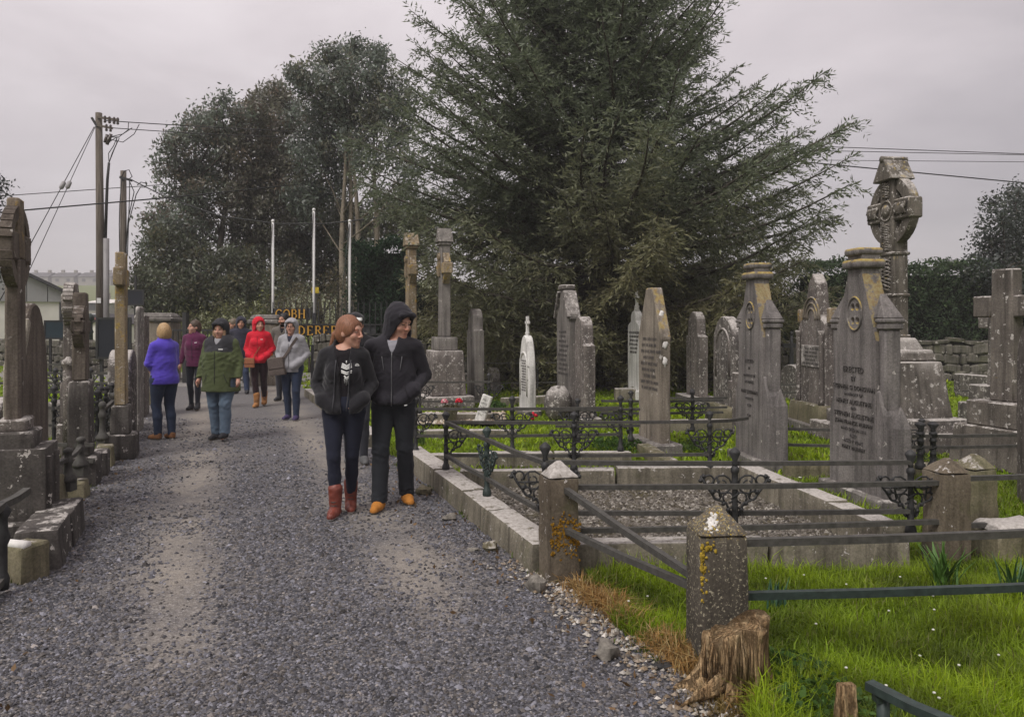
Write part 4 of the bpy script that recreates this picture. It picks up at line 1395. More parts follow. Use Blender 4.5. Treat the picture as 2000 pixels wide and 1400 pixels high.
# white pointed marble with a small cross
r_, h_ = headstone(1014, 1033, 13.4, 0.60, 0.13, 1.40, M['marble'], 'ogive', 'slender white marble headstone with pointed arch top and tiny cross finial', base=[(0.72, 0.3, 0.12, 0, M['grey_stone'])])
b = MB(); b.lathe([(0.05, 1.36), (0.035, 1.42), (0.05, 1.45)], (0, 0.065, 0), 8); b.box((0, 0.065, 1.58), (0.055, 0.05, 0.30)); b.box((0, 0.065, 1.62), (0.17, 0.05, 0.05)); b.build('finial_cross', M['marble'], r_, bevel=0.006)
relief_arch(r_, h_, 0.35, 1.1, M['marble'])
worn_lines(r_, -.17, .17, 0.42, 0.98, 12, M['letter_soft'], seed=5)
# slim round-topped grey stone far left
r_, h_ = headstone(912, 927, 15.6, 0.70, 0.20, 1.90, M['grey_stone'], 'shoulder', 'narrow grey headstone with lichened round head right of the small lantern cross')
# white ornate marble partly hidden
r_, h_ = headstone(1226, 1248, 16.4, 0.75, 0.16, 1.88, M['marble'], 'lobed', 'white ornate marble headstone with cross finial half hidden behind the pointed slab', base=[(0.95, 0.4, 0.2, 0, M['marble'])])
b = MB(); b.lathe([(0.07, 1.84), (0.05, 1.95), (0.07, 1.98)], (0, 0.08, 0), 8); b.box((0, 0.08, 2.12), (0.06, 0.06, 0.34)); b.box((0, 0.08, 2.17), (0.22, 0.06, 0.06)); b.build('finial_cross', M['marble'], r_, bevel=0.008)
worn_lines(r_, -.28, .28, 0.95, 1.45, 6, M['letter_dark'], seed=6, h=0.62)
# round head with white cap
r_, h_ = headstone(1340, 1366, 15.4, 0.78, 0.18, 1.84, M['spot_lichen'], 'shoulder', 'round headed headstone with white lichened crown and pale base stone', base=[(1.2, 0.5, 0.16, 0, M['white_lichen'])])
# round top with arch moulding
r_, h_ = headstone(1393, 1432, 12.2, 0.92, 0.16, 1.72, M['white_lichen'], 'round', 'broad round topped headstone spattered with white lichen beside the faint gabled stone', base=[(1.1, 0.42, 0.32, 0, M['mossy'])])
relief_arch(r_, h_, 0.75, 1.52, M['spot_lichen'])
# little broken pillar in front of it
p = gp(1420, 838)
o = empty('small_stone_cross', (p.x, p.y - .6, 0), R(-80), 'small stubby stone cross in front of the broad round topped stone', 'stone cross')
b = MB(); b.box((0, 0, 0.45), (0.17, 0.13, 0.9)); b.box((0, 0, 0.70), (0.42, 0.125, 0.15)); b.build('cross', M['spot_lichen'], o, bevel=0.012)
# ornate pointed stone with whitened plaque
r_, h_ = headstone(1560, 1612, 11.5, 0.92, 0.2, 2.0, M['spot_lichen'], 'lobed', 'ornate pointed headstone with a whitened name plaque and side columns', base=[(1.15, 0.5, 0.42, 0, M['mossy']), (1.35, 0.62, 0.14, 0, M['grey_stone'])])
slab('peak', sym([(0.19, 1.80), (0.19, 2.02), (0.14, 2.20), (0.0, 2.36)]), 0.17, M['spot_lichen'], r_, 0.012)
b = MB()
for k2 in (0.28, 0.21, 0.14):
    b.tube([(k2 * math.cos(R(x)), -0.005, 1.66 + k2 * 1.2 * math.sin(R(x))) for x in range(0, 181, 15)], 0.016, 5)
b.build('arch_moulding', M['brown_stone'], r_)
for sx in (-1, 1):
    b = MB(); b.lathe([(0.05, .42), (0.038, .5), (0.036, 1.42), (0.055, 1.5)], (sx * 0.40, -0.03, 0), 8); b.build('side_column', M['spot_lichen'], r_)
    boxpart('side_knob', (sx * 0.50, 0.1, 1.72), (0.12, 0.16, 0.22), M['orange_stone'], r_)
slab('plaque', [(-.33, .96), (.33, .96), (.33, 1.28), (-.33, 1.28)], 0.02, M['pale_lichen_face'], r_, -0.016, 0.004)
worn_lines(r_, -.27, .27, 0.98, 1.26, 5, M['letter_dark'], y=-0.02, seed=7, h=.6)
# right edge: plain Latin cross on stepped base, and the dark stone cut by the frame
def latin_cross(px, D, ztop, sw, st, arm, armz, armh, mat, label, bases, rz, group=None, ring=0.0, name='stone_cross', cap=False):
    p = at(px, 630, D)
    root = empty(name, (p.x, D, 0), rz, label, 'stone cross', group)
    zb = sum(bh for _, _, bh in bases)
    b = MB(); b.box((0, 0, (zb + ztop) / 2), (sw, st, ztop - zb), top=(0.86, 0.92)); sh_ = b.build('shaft', mat, root, bevel=0.015, rough=0.006, cuts=3)
    for sx in (-1, 1):
        b = MB(); b.box((sx * (sw * .43 + arm / 2), 0, armz), (arm, st * 0.93, armh)); b.build('arm', mat, root, bevel=0.015, rough=0.005, cuts=2)
    if ring:
        for k_ in range(4):
            b = MB()
            a0 = k_ * 90 + 8
            pts = [(ring * math.cos(R(a0 + x)), 0, armz + ring * math.sin(R(a0 + x))) for x in range(0, 75, 12)]
            for q0, q1 in zip(pts[:-1], pts[1:]): b.bar(q0, q1, st * 0.72, armh * 0.42)
            b.build('ring', mat, root)
    if cap:
        b = MB(); b.prism([(-sw * .75, ztop), (sw * .75, ztop), (0, ztop + sw * 1.1)], -st * .75, st * .75); b.build('cap', mat, root, bevel=0.01)
    z = 0
    for (bw, bt, bh) in bases:
        boxpart('base', (0, 0, z + bh / 2), (bw, bt, bh), mat, root, top=(0.9, 0.88) if bh > .3 else (1, 1)); z += bh
    return root


latin_cross(1966, 8.6, 2.22, 0.30, 0.17, 0.24, 1.80, 0.24, M['edge_cross'], 'plain grey Latin cross on a stepped base near the right edge', [(1.0, 0.62, 0.46), (0.66, 0.46, 0.28)], R(-72), 'stone crosses')
latin_cross(1948, 12.5, 2.05, 0.26, 0.16, 0.2, 1.62, 0.2, M['white_lichen'], 'dark lichen spattered cross partly hidden behind the plain Latin cross', [(1.0, 0.6, 0.3), (0.7, 0.46, 0.3)], R(-75), 'stone crosses')
headstone(1986, 2030, 6.7, 0.8, 0.2, 1.62, M['spot_lichen'], 'round', 'dark headstone cut off by the right edge of the view')
# small stones filling the far rows
for i, (px, D, w, zt, m_, shp, lab) in enumerate((
        (1003, 19.0, 0.5, 1.5, 'brown_stone', 'flat', 'far pale brown pillar stone under the spruce left of the slender marble'),
        (1052, 19.6, 0.5, 1.45, 'brown_stone', 'flat', 'far pale brown pillar stone under the spruce right of the slender marble'),
        (958, 18.4, 0.8, 0.55, 'spot_lichen', 'round', 'low dark lichened stone before the wall beside the narrow grey stone'),
        (1180, 18.8, 0.9, 0.42, 'spot_lichen', 'round', 'low rounded stone in the deep shade of the spruce trunk'),
        (1498, 17.5, 0.8, 0.9, 'white_lichen', 'shoulder', 'small white spotted stone seen between the two gabled stones'),
        (1545, 16.0, 0.9, 0.75, 'white_lichen', 'round', 'low white crusted stone left of the plaque stone'),
        (1660, 17.0, 0.8, 1.05, 'spot_lichen', 'round', 'far dark stone behind the name lined gabled stone'),
        (1900, 16.5, 1.0, 0.5, 'white_lichen', 'flat', 'low white topped tomb edge near the far wall at right'))):
    headstone(px - 14, px + 10, D, w, 0.2, zt, M[m_], shp, lab, a=12)
# dark iron cross far behind the gabled stone
p = at(1546, 740, 16.8)
o = empty('iron_cross', (p.x, 16.8, 0), 0, 'dark pointed iron grave cross between the gabled stone and the plaque stone', 'iron cross')
b = MB(); b.lathe([(0.16, 0), (0.10, 0.35), (0.05, 0.8), (0.035, 1.1), (0.03, 1.36)], (0, 0, 0), 8); b.box((0, 0, 1.12), (0.36, 0.05, 0.09)); b.blob((0, 0, 1.38), 0.05, 6, 4, 0); b.build('cross', M['iron'], o)


# ---- great Celtic cross
def celtic():
    D = 10.25
    p = at(1741, 630, D)
    root = empty('celtic_cross', (p.x + .03, D, 0), R(-83), 'great carved Celtic ring cross with house shaped cap on a tall base', 'stone cross', 'stone crosses')
    m = M['celtic']
    wl = M['white_lichen']
    boxpart('base', (0, 0, 0.12), (1.75, 1.45, 0.24), M['spot_lichen'], root)
    boxpart('base', (0, 0, 0.32), (1.42, 1.12, 0.18), wl, root)
    boxpart('base', (0, 0, 0.76), (1.12, 0.90, 0.72), M['white_top'], root, top=(0.84, 0.80))
    boxpart('base', (0, 0, 1.20), (0.86, 0.64, 0.14), M['white_top'], root, top=(0.9, 0.9))
    boxpart('base', (0, 0, 1.34), (0.66, 0.46, 0.16), M['white_top'], root, top=(0.72, 0.72))
    b = MB(); b.box((0, 0, 1.98), (0.345, 0.215, 1.14), top=(0.93, 0.95)); sh_ = b.build('shaft', m, root, bevel=0.018, rough=0.006, cuts=3)
    for z, w_ in ((1.44, .38), (1.98, .36), (2.53, .36)):
        b = MB(); b.box((0, 0, z), (w_, 0.245, 0.045)); b.build('band', m, sh_, bevel=0.012)
    b = MB(); b.box((0, 0, 3.02), (0.30, 0.22, 1.0), top=(0.98, 0.98)); b.build('upper_shaft', m, root, bevel=0.018, rough=0.006, cuts=3)
    az = 3.10
    for sx in (-1, 1):
        b = MB(); b.box((sx * 0.29, 0, az), (0.34, 0.205, 0.27)); b.build('arm', m, root, bevel=0.018, rough=0.006, cuts=2)
    b = MB()
    n = 40
    r0, r1 = 0.31, 0.455
    for k_ in range(4):
        st = [k_ * 90 + 90 * i / 8 for i in range(9)]
        for a0, a1 in zip(st[:-1], st[1:]):
            q4 = [(r1 * math.cos(R(a0)), r1 * math.sin(R(a0))), (r1 * math.cos(R(a1)), r1 * math.sin(R(a1))), (r0 * math.cos(R(a1)), r0 * math.sin(R(a1))), (r0 * math.cos(R(a0)), r0 * math.sin(R(a0)))]
            b.prism([(x, z + az) for x, z in reversed(q4)], -0.062, 0.062)
    b.build('ring', m, root)
    # plaited relief on the face and a boss
    b = MB()
    def plait(x0, z0, z1, amp, turns, horizontal=False):
        for ph in (0, 1, 2):
            pts = []
            for i in range(int(turns * 8) + 1):
                t = i / (turns * 8)
                o_ = amp * math.sin(t * turns * 2 * PI + ph * 2.094)
                dy = -0.118 - 0.008 * math.cos(2 * (t * turns * 2 * PI + ph * 2.094))
                pts.append((x0 + o_, dy, z0 + (z1 - z0) * t) if not horizontal else (z0 + (z1 - z0) * t, dy, x0 + o_))
            b.tube(pts, 0.012, 4)
    plait(0, 2.58, 2.92, 0.085, 3.5); plait(0, 3.27, 3.48, 0.08, 2)
    plait(az, 0.18, 0.42, 0.075, 2.5, True); plait(az, -0.42, -0.18, 0.075, 2.5, True)
    plait(0, 1.52, 1.92, 0.10, 3); plait(0, 2.04, 2.48, 0.10, 3)
    b.blob((0, -0.11, az), (0.085, 0.05, 0.085), 10, 6, 0)
    b.tube([(0.13 * math.cos(x), -0.112, az + 0.13 * math.sin(x)) for x in np.linspace(0, 2 * PI, 20, endpoint=False)], 0.013, 5, closed=True)
    b.build('plait_relief', m, root)
    b = MB(); b.prism([(-.22, 3.50), (.22, 3.50), (.05, 3.78), (-.05, 3.78)], -0.17, 0.17); cp = b.build('house_cap', m, root, bevel=0.012)
    b = MB(); b.tube([(0, -0.18, 3.79), (0, 0.18, 3.79)], 0.045, 8); b.build('ridge', m, cp)


celtic()

# ---- the two slim lantern crosses behind the couple
def lantern_cross(px, D, ztop, mat, mshaft, label, bases, w=0.27, t=0.21):
    p = at(px, 630, D)
    root = empty('lantern_cross', (p.x, D, 0), R(-72), label, 'stone cross', 'stone crosses')
    z = 0
    for (bw, bt, bh, bmat) in bases:
        boxpart('base', (0, 0, z + bh / 2), (bw, bt, bh), bmat, root, top=(0.88, 0.86) if bh > .3 else (0.97, 0.97)); z += bh
    b = MB(); b.box((0, 0, (z + ztop - .32) / 2), (w, t, ztop - .32 - z), top=(0.86, 0.86)); b.build('shaft', mshaft, root, bevel=0.02, rough=0.005, cuts=3)
    az = ztop - 0.78
    for sx in (-1, 1):
        b = MB(); b.box((sx * 0.21, 0, az), (0.20, t * .92, 0.21)); b.build('arm', mat, root, bevel=0.015)
        
        for sz in (-1, 1):
            b = MB(); b.bar((sx * 0.12, 0, az + sz * .28), (sx * 0.26, 0, az + sz * .10), t * .6, 0.06); b.build('ring', mat, root)
    b = MB(); b.box((0, 0, ztop - .30), (w * 1.05, t * 1.15, 0.06)); b.prism([(-w * .62, ztop - .27), (w * .62, ztop - .27), (0, ztop + .02)], -t * .7, t * .7); b.build('cap', mshaft, root, bevel=0.012)
    b = MB(); b.box((0, -t * .5, az), (0.12, 0.05, 0.3)); b.blob((0, -t * .5, az + .22), (.07, .05, .09), 8, 5, 0.1); b.build('carving', M['orange_stone'], root)


lantern_cross(868, 15.0, 3.45, M['orange_stone'], M['grey_stone'], 'tall slim grey cross with gabled cap on a broad lichened pedestal', [(1.15, 0.95, 0.22, M['white_lichen']), (0.82, 0.68, 0.86, M['spot_lichen']), (0.52, 0.42, 0.26, M['grey_stone'])])
lantern_cross(803, 16.2, 3.50, M['orange_stone'], M['orange_stone'], 'tall orange brown cross with gabled cap behind the hooded man', [(1.1, 0.9, 0.4, M['spot_lichen']), (0.6, 0.5, 0.7, M['grey_stone'])], w=0.33)


# ---- left hand stones
A_L = -21
def left_cross(px, D, ztop, sw, st, arm, armz, armh, mat, label, bases, ring=0.0, cap=False):
    return latin_cross(px, D, ztop, sw, st, arm, armz, armh, mat, label, bases, PI / 2 - R(A_L), 'stone crosses on the left', ring, cap=cap)


M['brown_left'] = stone('brown_left_stone', (0.07, 0.056, 0.046), (0.15, 0.126, 0.106), white=0.0, top=0.3, spot=0.02, orange=0.0)
M['brown_left_top'] = stone('brown_left_orange_head', (0.11, 0.085, 0.06), (0.20, 0.165, 0.13), white=0.02, top=0.7, orange=0.45, wscale=9)
c_ = left_cross(30, 5.75, 2.10, 0.22, 0.105, 0.19, 2.18, 0.21, M['brown_left'], 'tall brown stone cross with orange lichened head at the left edge', [], 0.27)
b = MB(); b.box((0, 0, 2.32), (0.185, 0.098, 0.46), top=(0.74, 0.92)); b.build('head', M['brown_left_top'], c_, bevel=0.015, rough=0.006, cuts=3)
boxpart('base', (0, 0, 0.86), (0.28, 0.20, 0.10), M['spot_lichen'], c_)
boxpart('base', (0, 0, 0.74), (0.36, 0.30, 0.16), M['dark_left'], c_)
b = MB(); b.box((0, 0, 0.42), (0.46, 0.48, 0.56)); 
for sx in (-1, 1):
    b.tube([(sx * .14 - .03, -0.242, .1), (sx * .14 - .03, -0.242, .64)], .03, 8)
b.build('base', M['dark_left'], c_, bevel=0.04, seg=2, rough=0.006, cuts=2)
boxpart('base', (0, 0, 0.08), (0.62, 0.62, 0.20), M['dark_left'], c_)
for ch in c_.children:
    if ch.name.startswith('arm'): ch.data.materials[0] = M['brown_left']
headstone(46, 92, 6.35, 0.62, 0.12, 1.78, M['brown_left'], 'ogive', 'brown pointed headstone with pale crusted edge right of the left edge cross', LS, -1, a=-14, base=[(0.8, 0.4, 0.3, 0, M['mossy'])])
o = bpy.data.objects['headstone.0%02d' % max(int(o.name[-2:]) for o in bpy.data.objects if o.name.startswith('headstone.0'))]
b = MB(); b.prism([(-0.335, 0.5), (-0.25, 0.5), (-0.25, 1.30), (-0.12, 1.62), (-0.17, 1.66), (-0.335, 1.25)], -0.006, 0.126); b.build('crusted_edge', M['pale_crust'], o, bevel=0.01)
c_ = left_cross(158, 7.7, 1.92, 0.20, 0.13, 0.13, 1.58, 0.13, M['brown_left'], 'short grey brown ring cross on a tapered pedestal beside the left railing', [(0.36, 0.34, 0.30), (0.30, 0.21, 0.74)], 0.2)
for ch in c_.children:
    if ch.name.startswith('base'): ch.data.materials[0] = M['dark_left']
left_cross(139, 9.4, 2.10, 0.22, 0.15, 0.14, 1.84, 0.25, M['spot_lichen'], 'lichened ring cross just behind the short grey brown cross', [(0.36, 0.3, 0.4), (0.28, 0.22, 0.5)], 0.22)
left_cross(237, 9.2, 2.46, 0.24, 0.125, 0.2, 2.16, 0.22, M['orange_stone'], 'tall thin cross with bright orange lichened edge beside the dark notice board', [(0.40, 0.36, 0.30), (0.30, 0.22, 0.34)], 0.0)
for o in bpy.data.objects:
    if o.parent and o.parent.get('label', '').startswith('tall thin cross') and o.name.startswith('base'): o.data.materials[0] = M['dark_left']
headstone(272, 281, 11.6, 0.55, 0.05, 1.86, M['pale_lichen_face'], 'flat', 'thin white edged slab next to the woman in the violet fleece', LS, -1, a=-19)
headstone(248, 274, 10.8, 0.55, 0.28, 1.24, M['white_lichen'], 'round', 'short dark stone with white crusted top in front of the thin white slab', LS, -1, a=-17)
headstone(282, 292, 13.4, 0.7, 0.16, 1.75, M['spot_lichen'], 'flat', 'dark slab just behind the thin white edged slab', LS, -1, a=-19)
p = at(140, 700, 9.0)
b = MB(); b.lathe([(0.06, 0), (0.06, 1.05), (0.045, 1.08), (0.075, 1.12), (0.075, 1.17), (0.03, 1.2), (0.02, 1.22)], (0, 0, 0), 10)
tag(b.build('grave_pillar', M['spot_lichen'], loc=(p.x - .04, 9.0, 0)), 'dark rounded grave pillar with white spotted cap beside the ring crosses', 'pillar')
headstone(10, 26, 9.0, 0.7, 0.15, 0.75, M['spot_lichen'], 'round', 'low dark headstone showing behind the left edge cross', LS, -1, a=-14)
headstone(122, 137, 10.8, 0.5, 0.2, 0.52, M['grey_stone'], 'flat', 'low plain block behind the left rails', LS, -1, a=-14)
# ------------------------------------------------------------------ stone kerbs, posts, iron railings
KERB_Z = 0.20


def kerb(name, pts, label, w=0.20, h=KERB_Z, blk=0.8, group='stone kerbs round the graves', mat='kerb', closed=False, batter=True):
    """row of separate kerb stones along a polyline"""
    root = empty(name, pts[0], 0, label, 'kerb', group)
    o0 = Vector(pts[0])
    for a, c in zip(pts[:-1], pts[1:]):
        a, c = Vector(a) - o0, Vector(c) - o0
        L_ = (c - a).length
        n = max(1, round(L_ / blk))
        u = (c - a).normalized()
        ang = math.atan2(u.y, u.x)
        cuts_ = [0] + sorted((i + random.uniform(-.18, .18)) / n * L_ for i in range(1, n)) + [L_]
        for s0, s1 in zip(cuts_[:-1], cuts_[1:]):
            m = a + u * ((s0 + s1) / 2)
            b = MB()
            b.box((0, 0, h / 2 - 0.03), (s1 - s0 - 0.014, w * random.uniform(.95, 1.05), h + 0.06), top=(0.992, 0.86))
            o = b.build('kerb_stone', M[mat], root, bevel=0.018, seg=2, rough=0.012, cuts=3, rscale=7, loc=m + Vector((0, 0, random.uniform(-.01, .012))), rz=ang + random.uniform(-.012, .012))
    return root


def iron_post_mesh(h, urn=True, thick=1.0):
    b = MB()
    k = thick
    b.lathe([(.034 * k, 0), (.040 * k, .015), (.034 * k, .05), (.024 * k, .065), (.021 * k, h * .30), (.026 * k, h * .32), (.020 * k, h * .35), (.018 * k, h * .58), (.030 * k, h * .60), (.022 * k, h * .63), (.022 * k, h * .72), (.030 * k, h * .74), (.028 * k, h * .78), (.014 * k, h * .81)], (0, 0, 0), 8)
    for i in range(9):   # twisted shaft
        a0 = i * 0.9
        b.tube([(0.020 * k * math.cos(a0 + t), 0.020 * k * math.sin(a0 + t), h * .35 + h * .23 * (i + t / 1.2) / 10) for t in (0, .4, .8, 1.2)], 0.006 * k, 4)
    return b


def finial_mesh(h, k=1.0):
    b = MB()
    b.lathe([(.014 * k, h * .80), (.020 * k, h * .83), (.014 * k, h * .86), (.040 * k, h * .955), (.036 * k, h * .975), (.022 * k, h * 1.0), (.006, h * 1.02)], (0, 0, 0), 8)
    return b


def scroll_mesh(h, sx, k=1.0):
    """openwork bracket on one side of a post, hanging under the top rail"""
    b = MB()
    zt = h * .72
    def C(cx, cz, r, a0, a1, rad=.007, n=10):
        b.tube([(sx * (cx + r * math.cos(R(a0 + (a1 - a0) * i / n))), 0, cz + r * math.sin(R(a0 + (a1 - a0) * i / n))) for i in range(n + 1)], rad * k, 5)
    r = .062 * k
    C(.085 * k, zt - .075 * k, r, 0, 350)
    C(.085 * k, zt - .075 * k, r * .45, 90, 420, .006)
    C(.175 * k, zt - .045 * k, .032 * k, -60, 250)
    C(.045 * k, zt - .165 * k, .035 * k, -40, 260)
    C(.12 * k, zt - .15 * k, .028 * k, 20, 330)
    C(0.02 * k, zt - .26 * k, .028 * k, -60, 160)
    b.tube([(sx * .02 * k, 0, zt - .29 * k), (sx * .06 * k, 0, zt - .20 * k), (sx * .13 * k, 0, zt - .175 * k), (sx * .19 * k, 0, zt - .09 * k), (sx * .23 * k, 0, zt - .02 * k)], .009 * k, 5)
    b.tube([(sx * .02 * k, 0, zt - .088 * k), (sx * .19 * k, 0, zt - .088 * k)], .007 * k, 5)
    b.tube([(sx * .10 * k, 0, zt - .16 * k), (sx * .12 * k, 0, zt - .02 * k)], .007 * k, 5)
    for x, z in ((.21, -.02), (.23, -.05), (.15, -.125), (.075, -.205), (.045, -.245)):
        b.blob((sx * x * k, 0, zt + z * k), .016 * k, 6, 4, 0.2, int(x * 100))
    return b


IRON_CACHE = {}
def add_iron_post(root, loc, h, scrolls=(), rz=0.0, mat='iron', k=1.0):
    key = (round(h, 3), mat, k)
    if key not in IRON_CACHE:
        IRON_CACHE[key] = (iron_post_mesh(h, thick=k).mesh('post', M[mat]), finial_mesh(h, k).mesh('finial', M[mat]), {s: scroll_mesh(h, s, k).mesh('scroll_bracket', M[mat]) for s in (-1, 1)})
    pm, fm, sm = IRON_CACHE[key]
    p = link('post', pm, root, loc, rz)
    link('finial', fm, p)
    for s in scrolls: link('scroll_bracket', sm[s], p)
    return p


def rail(root, a, c, w=0.034, h=0.030, mat='iron_worn', name='rail'):
    b = MB()
    a, c = Vector(a), Vector(c)
    n = max(2, int((c - a).length / 0.5))
    pts = [a + (c - a) * i / n + Vector((0, 0, -0.008 * math.sin(PI * i / n))) for i in range(n + 1)]
    for p0, p1 in zip(pts[:-1], pts[1:]): b.bar(p0, p1, w, h)
    return b.build(name, M[mat], root)


IR = 'iron railings round the graves'

# ---- plot nearest the path: kerb, railing on three sides, fine gravel inside
FL = gp(868, 915, KERB_Z); FL.z = 0
NL = Vector((0.235, 4.98, 0)); NR = Vector((2.62, 5.12, 0)); FR = Vector((2.28, 7.55, 0))
far_l = Vector((-4.55, 17.2, 0))
kerb('path_kerb', [NL, FL, gp(802, 872, KERB_Z) * 1.0 - Vector((0, 0, KERB_Z))], 'white crusted kerb of big stones along the right edge of the path beside the first railed grave', 0.24, KERB_Z, 0.95)
kerb('path_kerb', [Vector((-1.75, 9.9, 0)), Vector((-2.35, 11.5, 0)), Vector((-4.5, 17.0, 0))], 'low far kerb along the right edge of the path behind the couple', 0.22, 0.17, 0.7)
kerb('grave_kerb', [NL + Vector((0.16, 0.04, 0)), NR], 'near kerb of the railed gravel grave with white lichen along its top', 0.17, 0.20, 1.1)
kerb('grave_kerb', [FL + Vector((0.14, 0, 0)), FR], 'far kerb of the railed gravel grave', 0.17, 0.20, 1.2)
kerb('grave_kerb', [NR + Vector((0, .1, 0)), FR - Vector((0, .1, 0))], 'broken right hand kerb of the railed gravel grave below the name lined stone', 0.22, 0.24, 0.75)

g_ = G('grave_fine_gravel', 0.9, 0.2)
cell = g_.n('ShaderNodeSeparateColor'); g_.put(g_.voro(75, out='Color'), cell.inputs[0])
cc_ = g_.ramp(cell.outputs[0], (0, (0.035, 0.03, 0.025)), (0.5, (0.105, 0.09, 0.072)), (1, (0.24, 0.22, 0.19)))
cc_ = g_.mix(g_.step(g_.noise(2.0, 4), 0.55, 0.7), cc_, (0.07, 0.06, 0.03))
M['fine_gravel'] = g_.done(cc_, g_.bump(g_.voro(75), 0.9, 0.012))
def bed(name, pts, z, mat, label=None):
    b = MB(); b.add([(p[0], p[1], z) for p in pts], [tuple(range(len(pts)))])
    return tag(b.build(name, mat), kind='structure')
bed('grave_bed', [NL, NR, FR, FL], 0.03, M['fine_gravel'])


def scatter_chips(name, poly, n, r, cols, z=0.03):
    P = np.array([[p[0], p[1]] for p in poly])
    lo, hi = P.min(0), P.max(0)
    q = rng.uniform(lo, hi, (n * 2, 2))
    inside = np.ones(len(q), bool)
    for i in range(len(P)):
        a, c = P[i], P[(i + 1) % len(P)]
        inside &= ((c[0] - a[0]) * (q[:, 1] - a[1]) - (c[1] - a[1]) * (q[:, 0] - a[0])) > 0
    q = q[inside][:n]
    n = len(q)
    base = np.array([[1, 0, 0], [0.1, 1, 0.1], [-0.95, 0.1, 0], [0, -0.9, 0.1], [0.1, 0.05, 0.8]])
    tri = np.array([[0, 1, 4], [1, 2, 4], [2, 3, 4], [3, 0, 4]])
    v = base[None] * (1 + rng.uniform(-.35, .35, (n, 5, 3))) * (r * rng.uniform(0.6, 1.4, n))[:, None, None]
    v[:, :, 0] += q[:, 0:1]; v[:, :, 1] += q[:, 1:2]; v[:, :, 2] += z
    c = np.array(cols)[rng.integers(0, len(cols), n)] * rng.uniform(.6, 1.3, (n, 1))
    me = np_mesh(name, v.reshape(-1, 3), tris=(tri[None] + (np.arange(n) * 5)[:, None, None]).reshape(-1, 3), mats=[M['chip']], color=np.repeat(c, 5, 0))
    return tag(link(name, me), kind='stuff')


g_ = G('tinted_chips', 0.85, 0.25); M['chip'] = g_.done(g_.attr())
scatter_chips('grave_chippings', [NL, NR, FR, FL], 6500, 0.016, [(0.05, .043, .035), (.10, .088, .07), (.15, .135, .115), (.25, .23, .2), (.07, .06, .04)])

# its iron railing: posts A (far left), B (mid), C (near left), D (near mid), E (near right), F (far mid), H (far right)
rl = empty('grave_railing', (0, 0, 0), 0, 'ornate black iron railing on three sides of the gravel grave beside the path', 'railing', IR)
PA = gp(871, 918, 0.19); PB = gp(951, 968, 0.19); PC = Vector((0.225, 5.2, 0.19)); PD = Vector((1.50, 5.17, 0.19)); PE = Vector((2.70, 5.20, 0.19)); PF = Vector((0.60, 7.44, 0.19)); PH = Vector((1.93, 7.5, 0.19))
pa = math.atan2((PA - PC).y, (PA - PC).x)
ph = 0.56
add_iron_post(rl, PA, ph, (1,), 0.02); add_iron_post(rl, PB, ph, (1, -1), pa, 'iron_green'); add_iron_post(rl, PC, ph + .05, (1, -1), 0.0); add_iron_post(rl, PD, ph + 0.02, (1, -1), 0.0)
add_iron_post(rl, PE, ph, (-1, 1), 0.02); add_iron_post(rl, PF, ph, (1, -1), 0.02); add_iron_post(rl, PH, ph, (-1, 1), 0.02)
zu, zl = 0.655, 0.335
def Z(p, z): return Vector((p.x, p.y, z))
rail(rl, Z(PA, zu), Z(PB, zu)); rail(rl, Z(PB, zu), Z(PC, zu + .015)); rail(rl, Z(PA, zl), Z(PB, zl)); rail(rl, Z(PB, zl), Z(PC, zl))
rail(rl, Z(PC, zu + .02), Z(PE, zu + .02)); rail(rl, Z(PC, zl), Z(PE, zl + .01))
rail(rl, Z(PA, zu), Z(PH, zu)); rail(rl, Z(PA, zl), Z(PH, zl))
rail(rl, Z(PH, zu), Vector((2.45, 8.0, zu - .03)))

# ---- stone posts with square holes for rails
def stone_post(loc, w, h, rz, mat, label, capz=0.11, group='stone rail posts with pointed tops'):
    root = empty('rail_post', loc, rz, label, 'stone post', group)
    b = MB(); b.box((0, 0, (h - capz) / 2 - 0.03), (w, w, h - capz + 0.06), top=(0.96, 0.96)); b.build('shaft', M[mat], root, bevel=0.02, seg=2, rough=0.012, cuts=5, rscale=8)
    b = MB(); b.box((0, 0, h - capz / 2 + .004), (w * 0.965, w * 0.965, capz), top=(0.14, 0.14)); b.build('cap', M[mat], root, bevel=0.012, seg=2, rough=0.008, cuts=4, rscale=9)
    return root


P1 = Vector((0.985, 3.70, 0)); P2 = Vector((0.295, 4.86, 0)); P3 = Vector((2.95, 5.22, 0)); P4 = Vector((3.38, 5.62, 0))
sp1 = stone_post(P1, 0.245, 0.735, R(3), 'post_spot', 'near stone post speckled with yellow and white lichen behind the rotten stump', 0.115)
sp2 = stone_post(P2, 0.205, 0.745, R(18), 'post_brown', 'brown stone post with white lichened point standing at the kerb corner', 0.095)
stone_post(P3, 0.22, 0.70, R(12), 'post_brown', 'brown stone post with whitened shoulders where the near rails end at right', 0.09)
stone_post(P4, 0.22, 0.66, R(14), 'mossy', 'grey stone post just behind and right of the whitened shoulder post', 0.10)
# patches of lichen sitting proud on the posts
def patch(root, pts, mat, seed, size=0.02):
    b = MB()
    for i, (x, y, z, s_) in enumerate(pts):
        b.blob((x, y, z), (s_, s_, s_ * .8), 7, 5, 0.5, seed + i)
    b.build('lichen_patch', mat, root)
M['yellow_crust'] = plain('yellow_crust', (0.30, 0.21, 0.03), .95, .1, .45, 60)
g_ = G('orange_moss_tuft', 1.0, 0.05)
M['orange_moss'] = g_.done(g_.mix(g_.step(g_.noise(60, 4), .35, .65), (0.16, 0.08, 0.012), (0.36, 0.20, 0.025)), g_.bump(g_.noise(120, 4), 1.0, .02))
ch_ = [c for c in sp2.children if c.name.startswith('cap')][0]; ch_.data.materials[0] = M['post_cap']
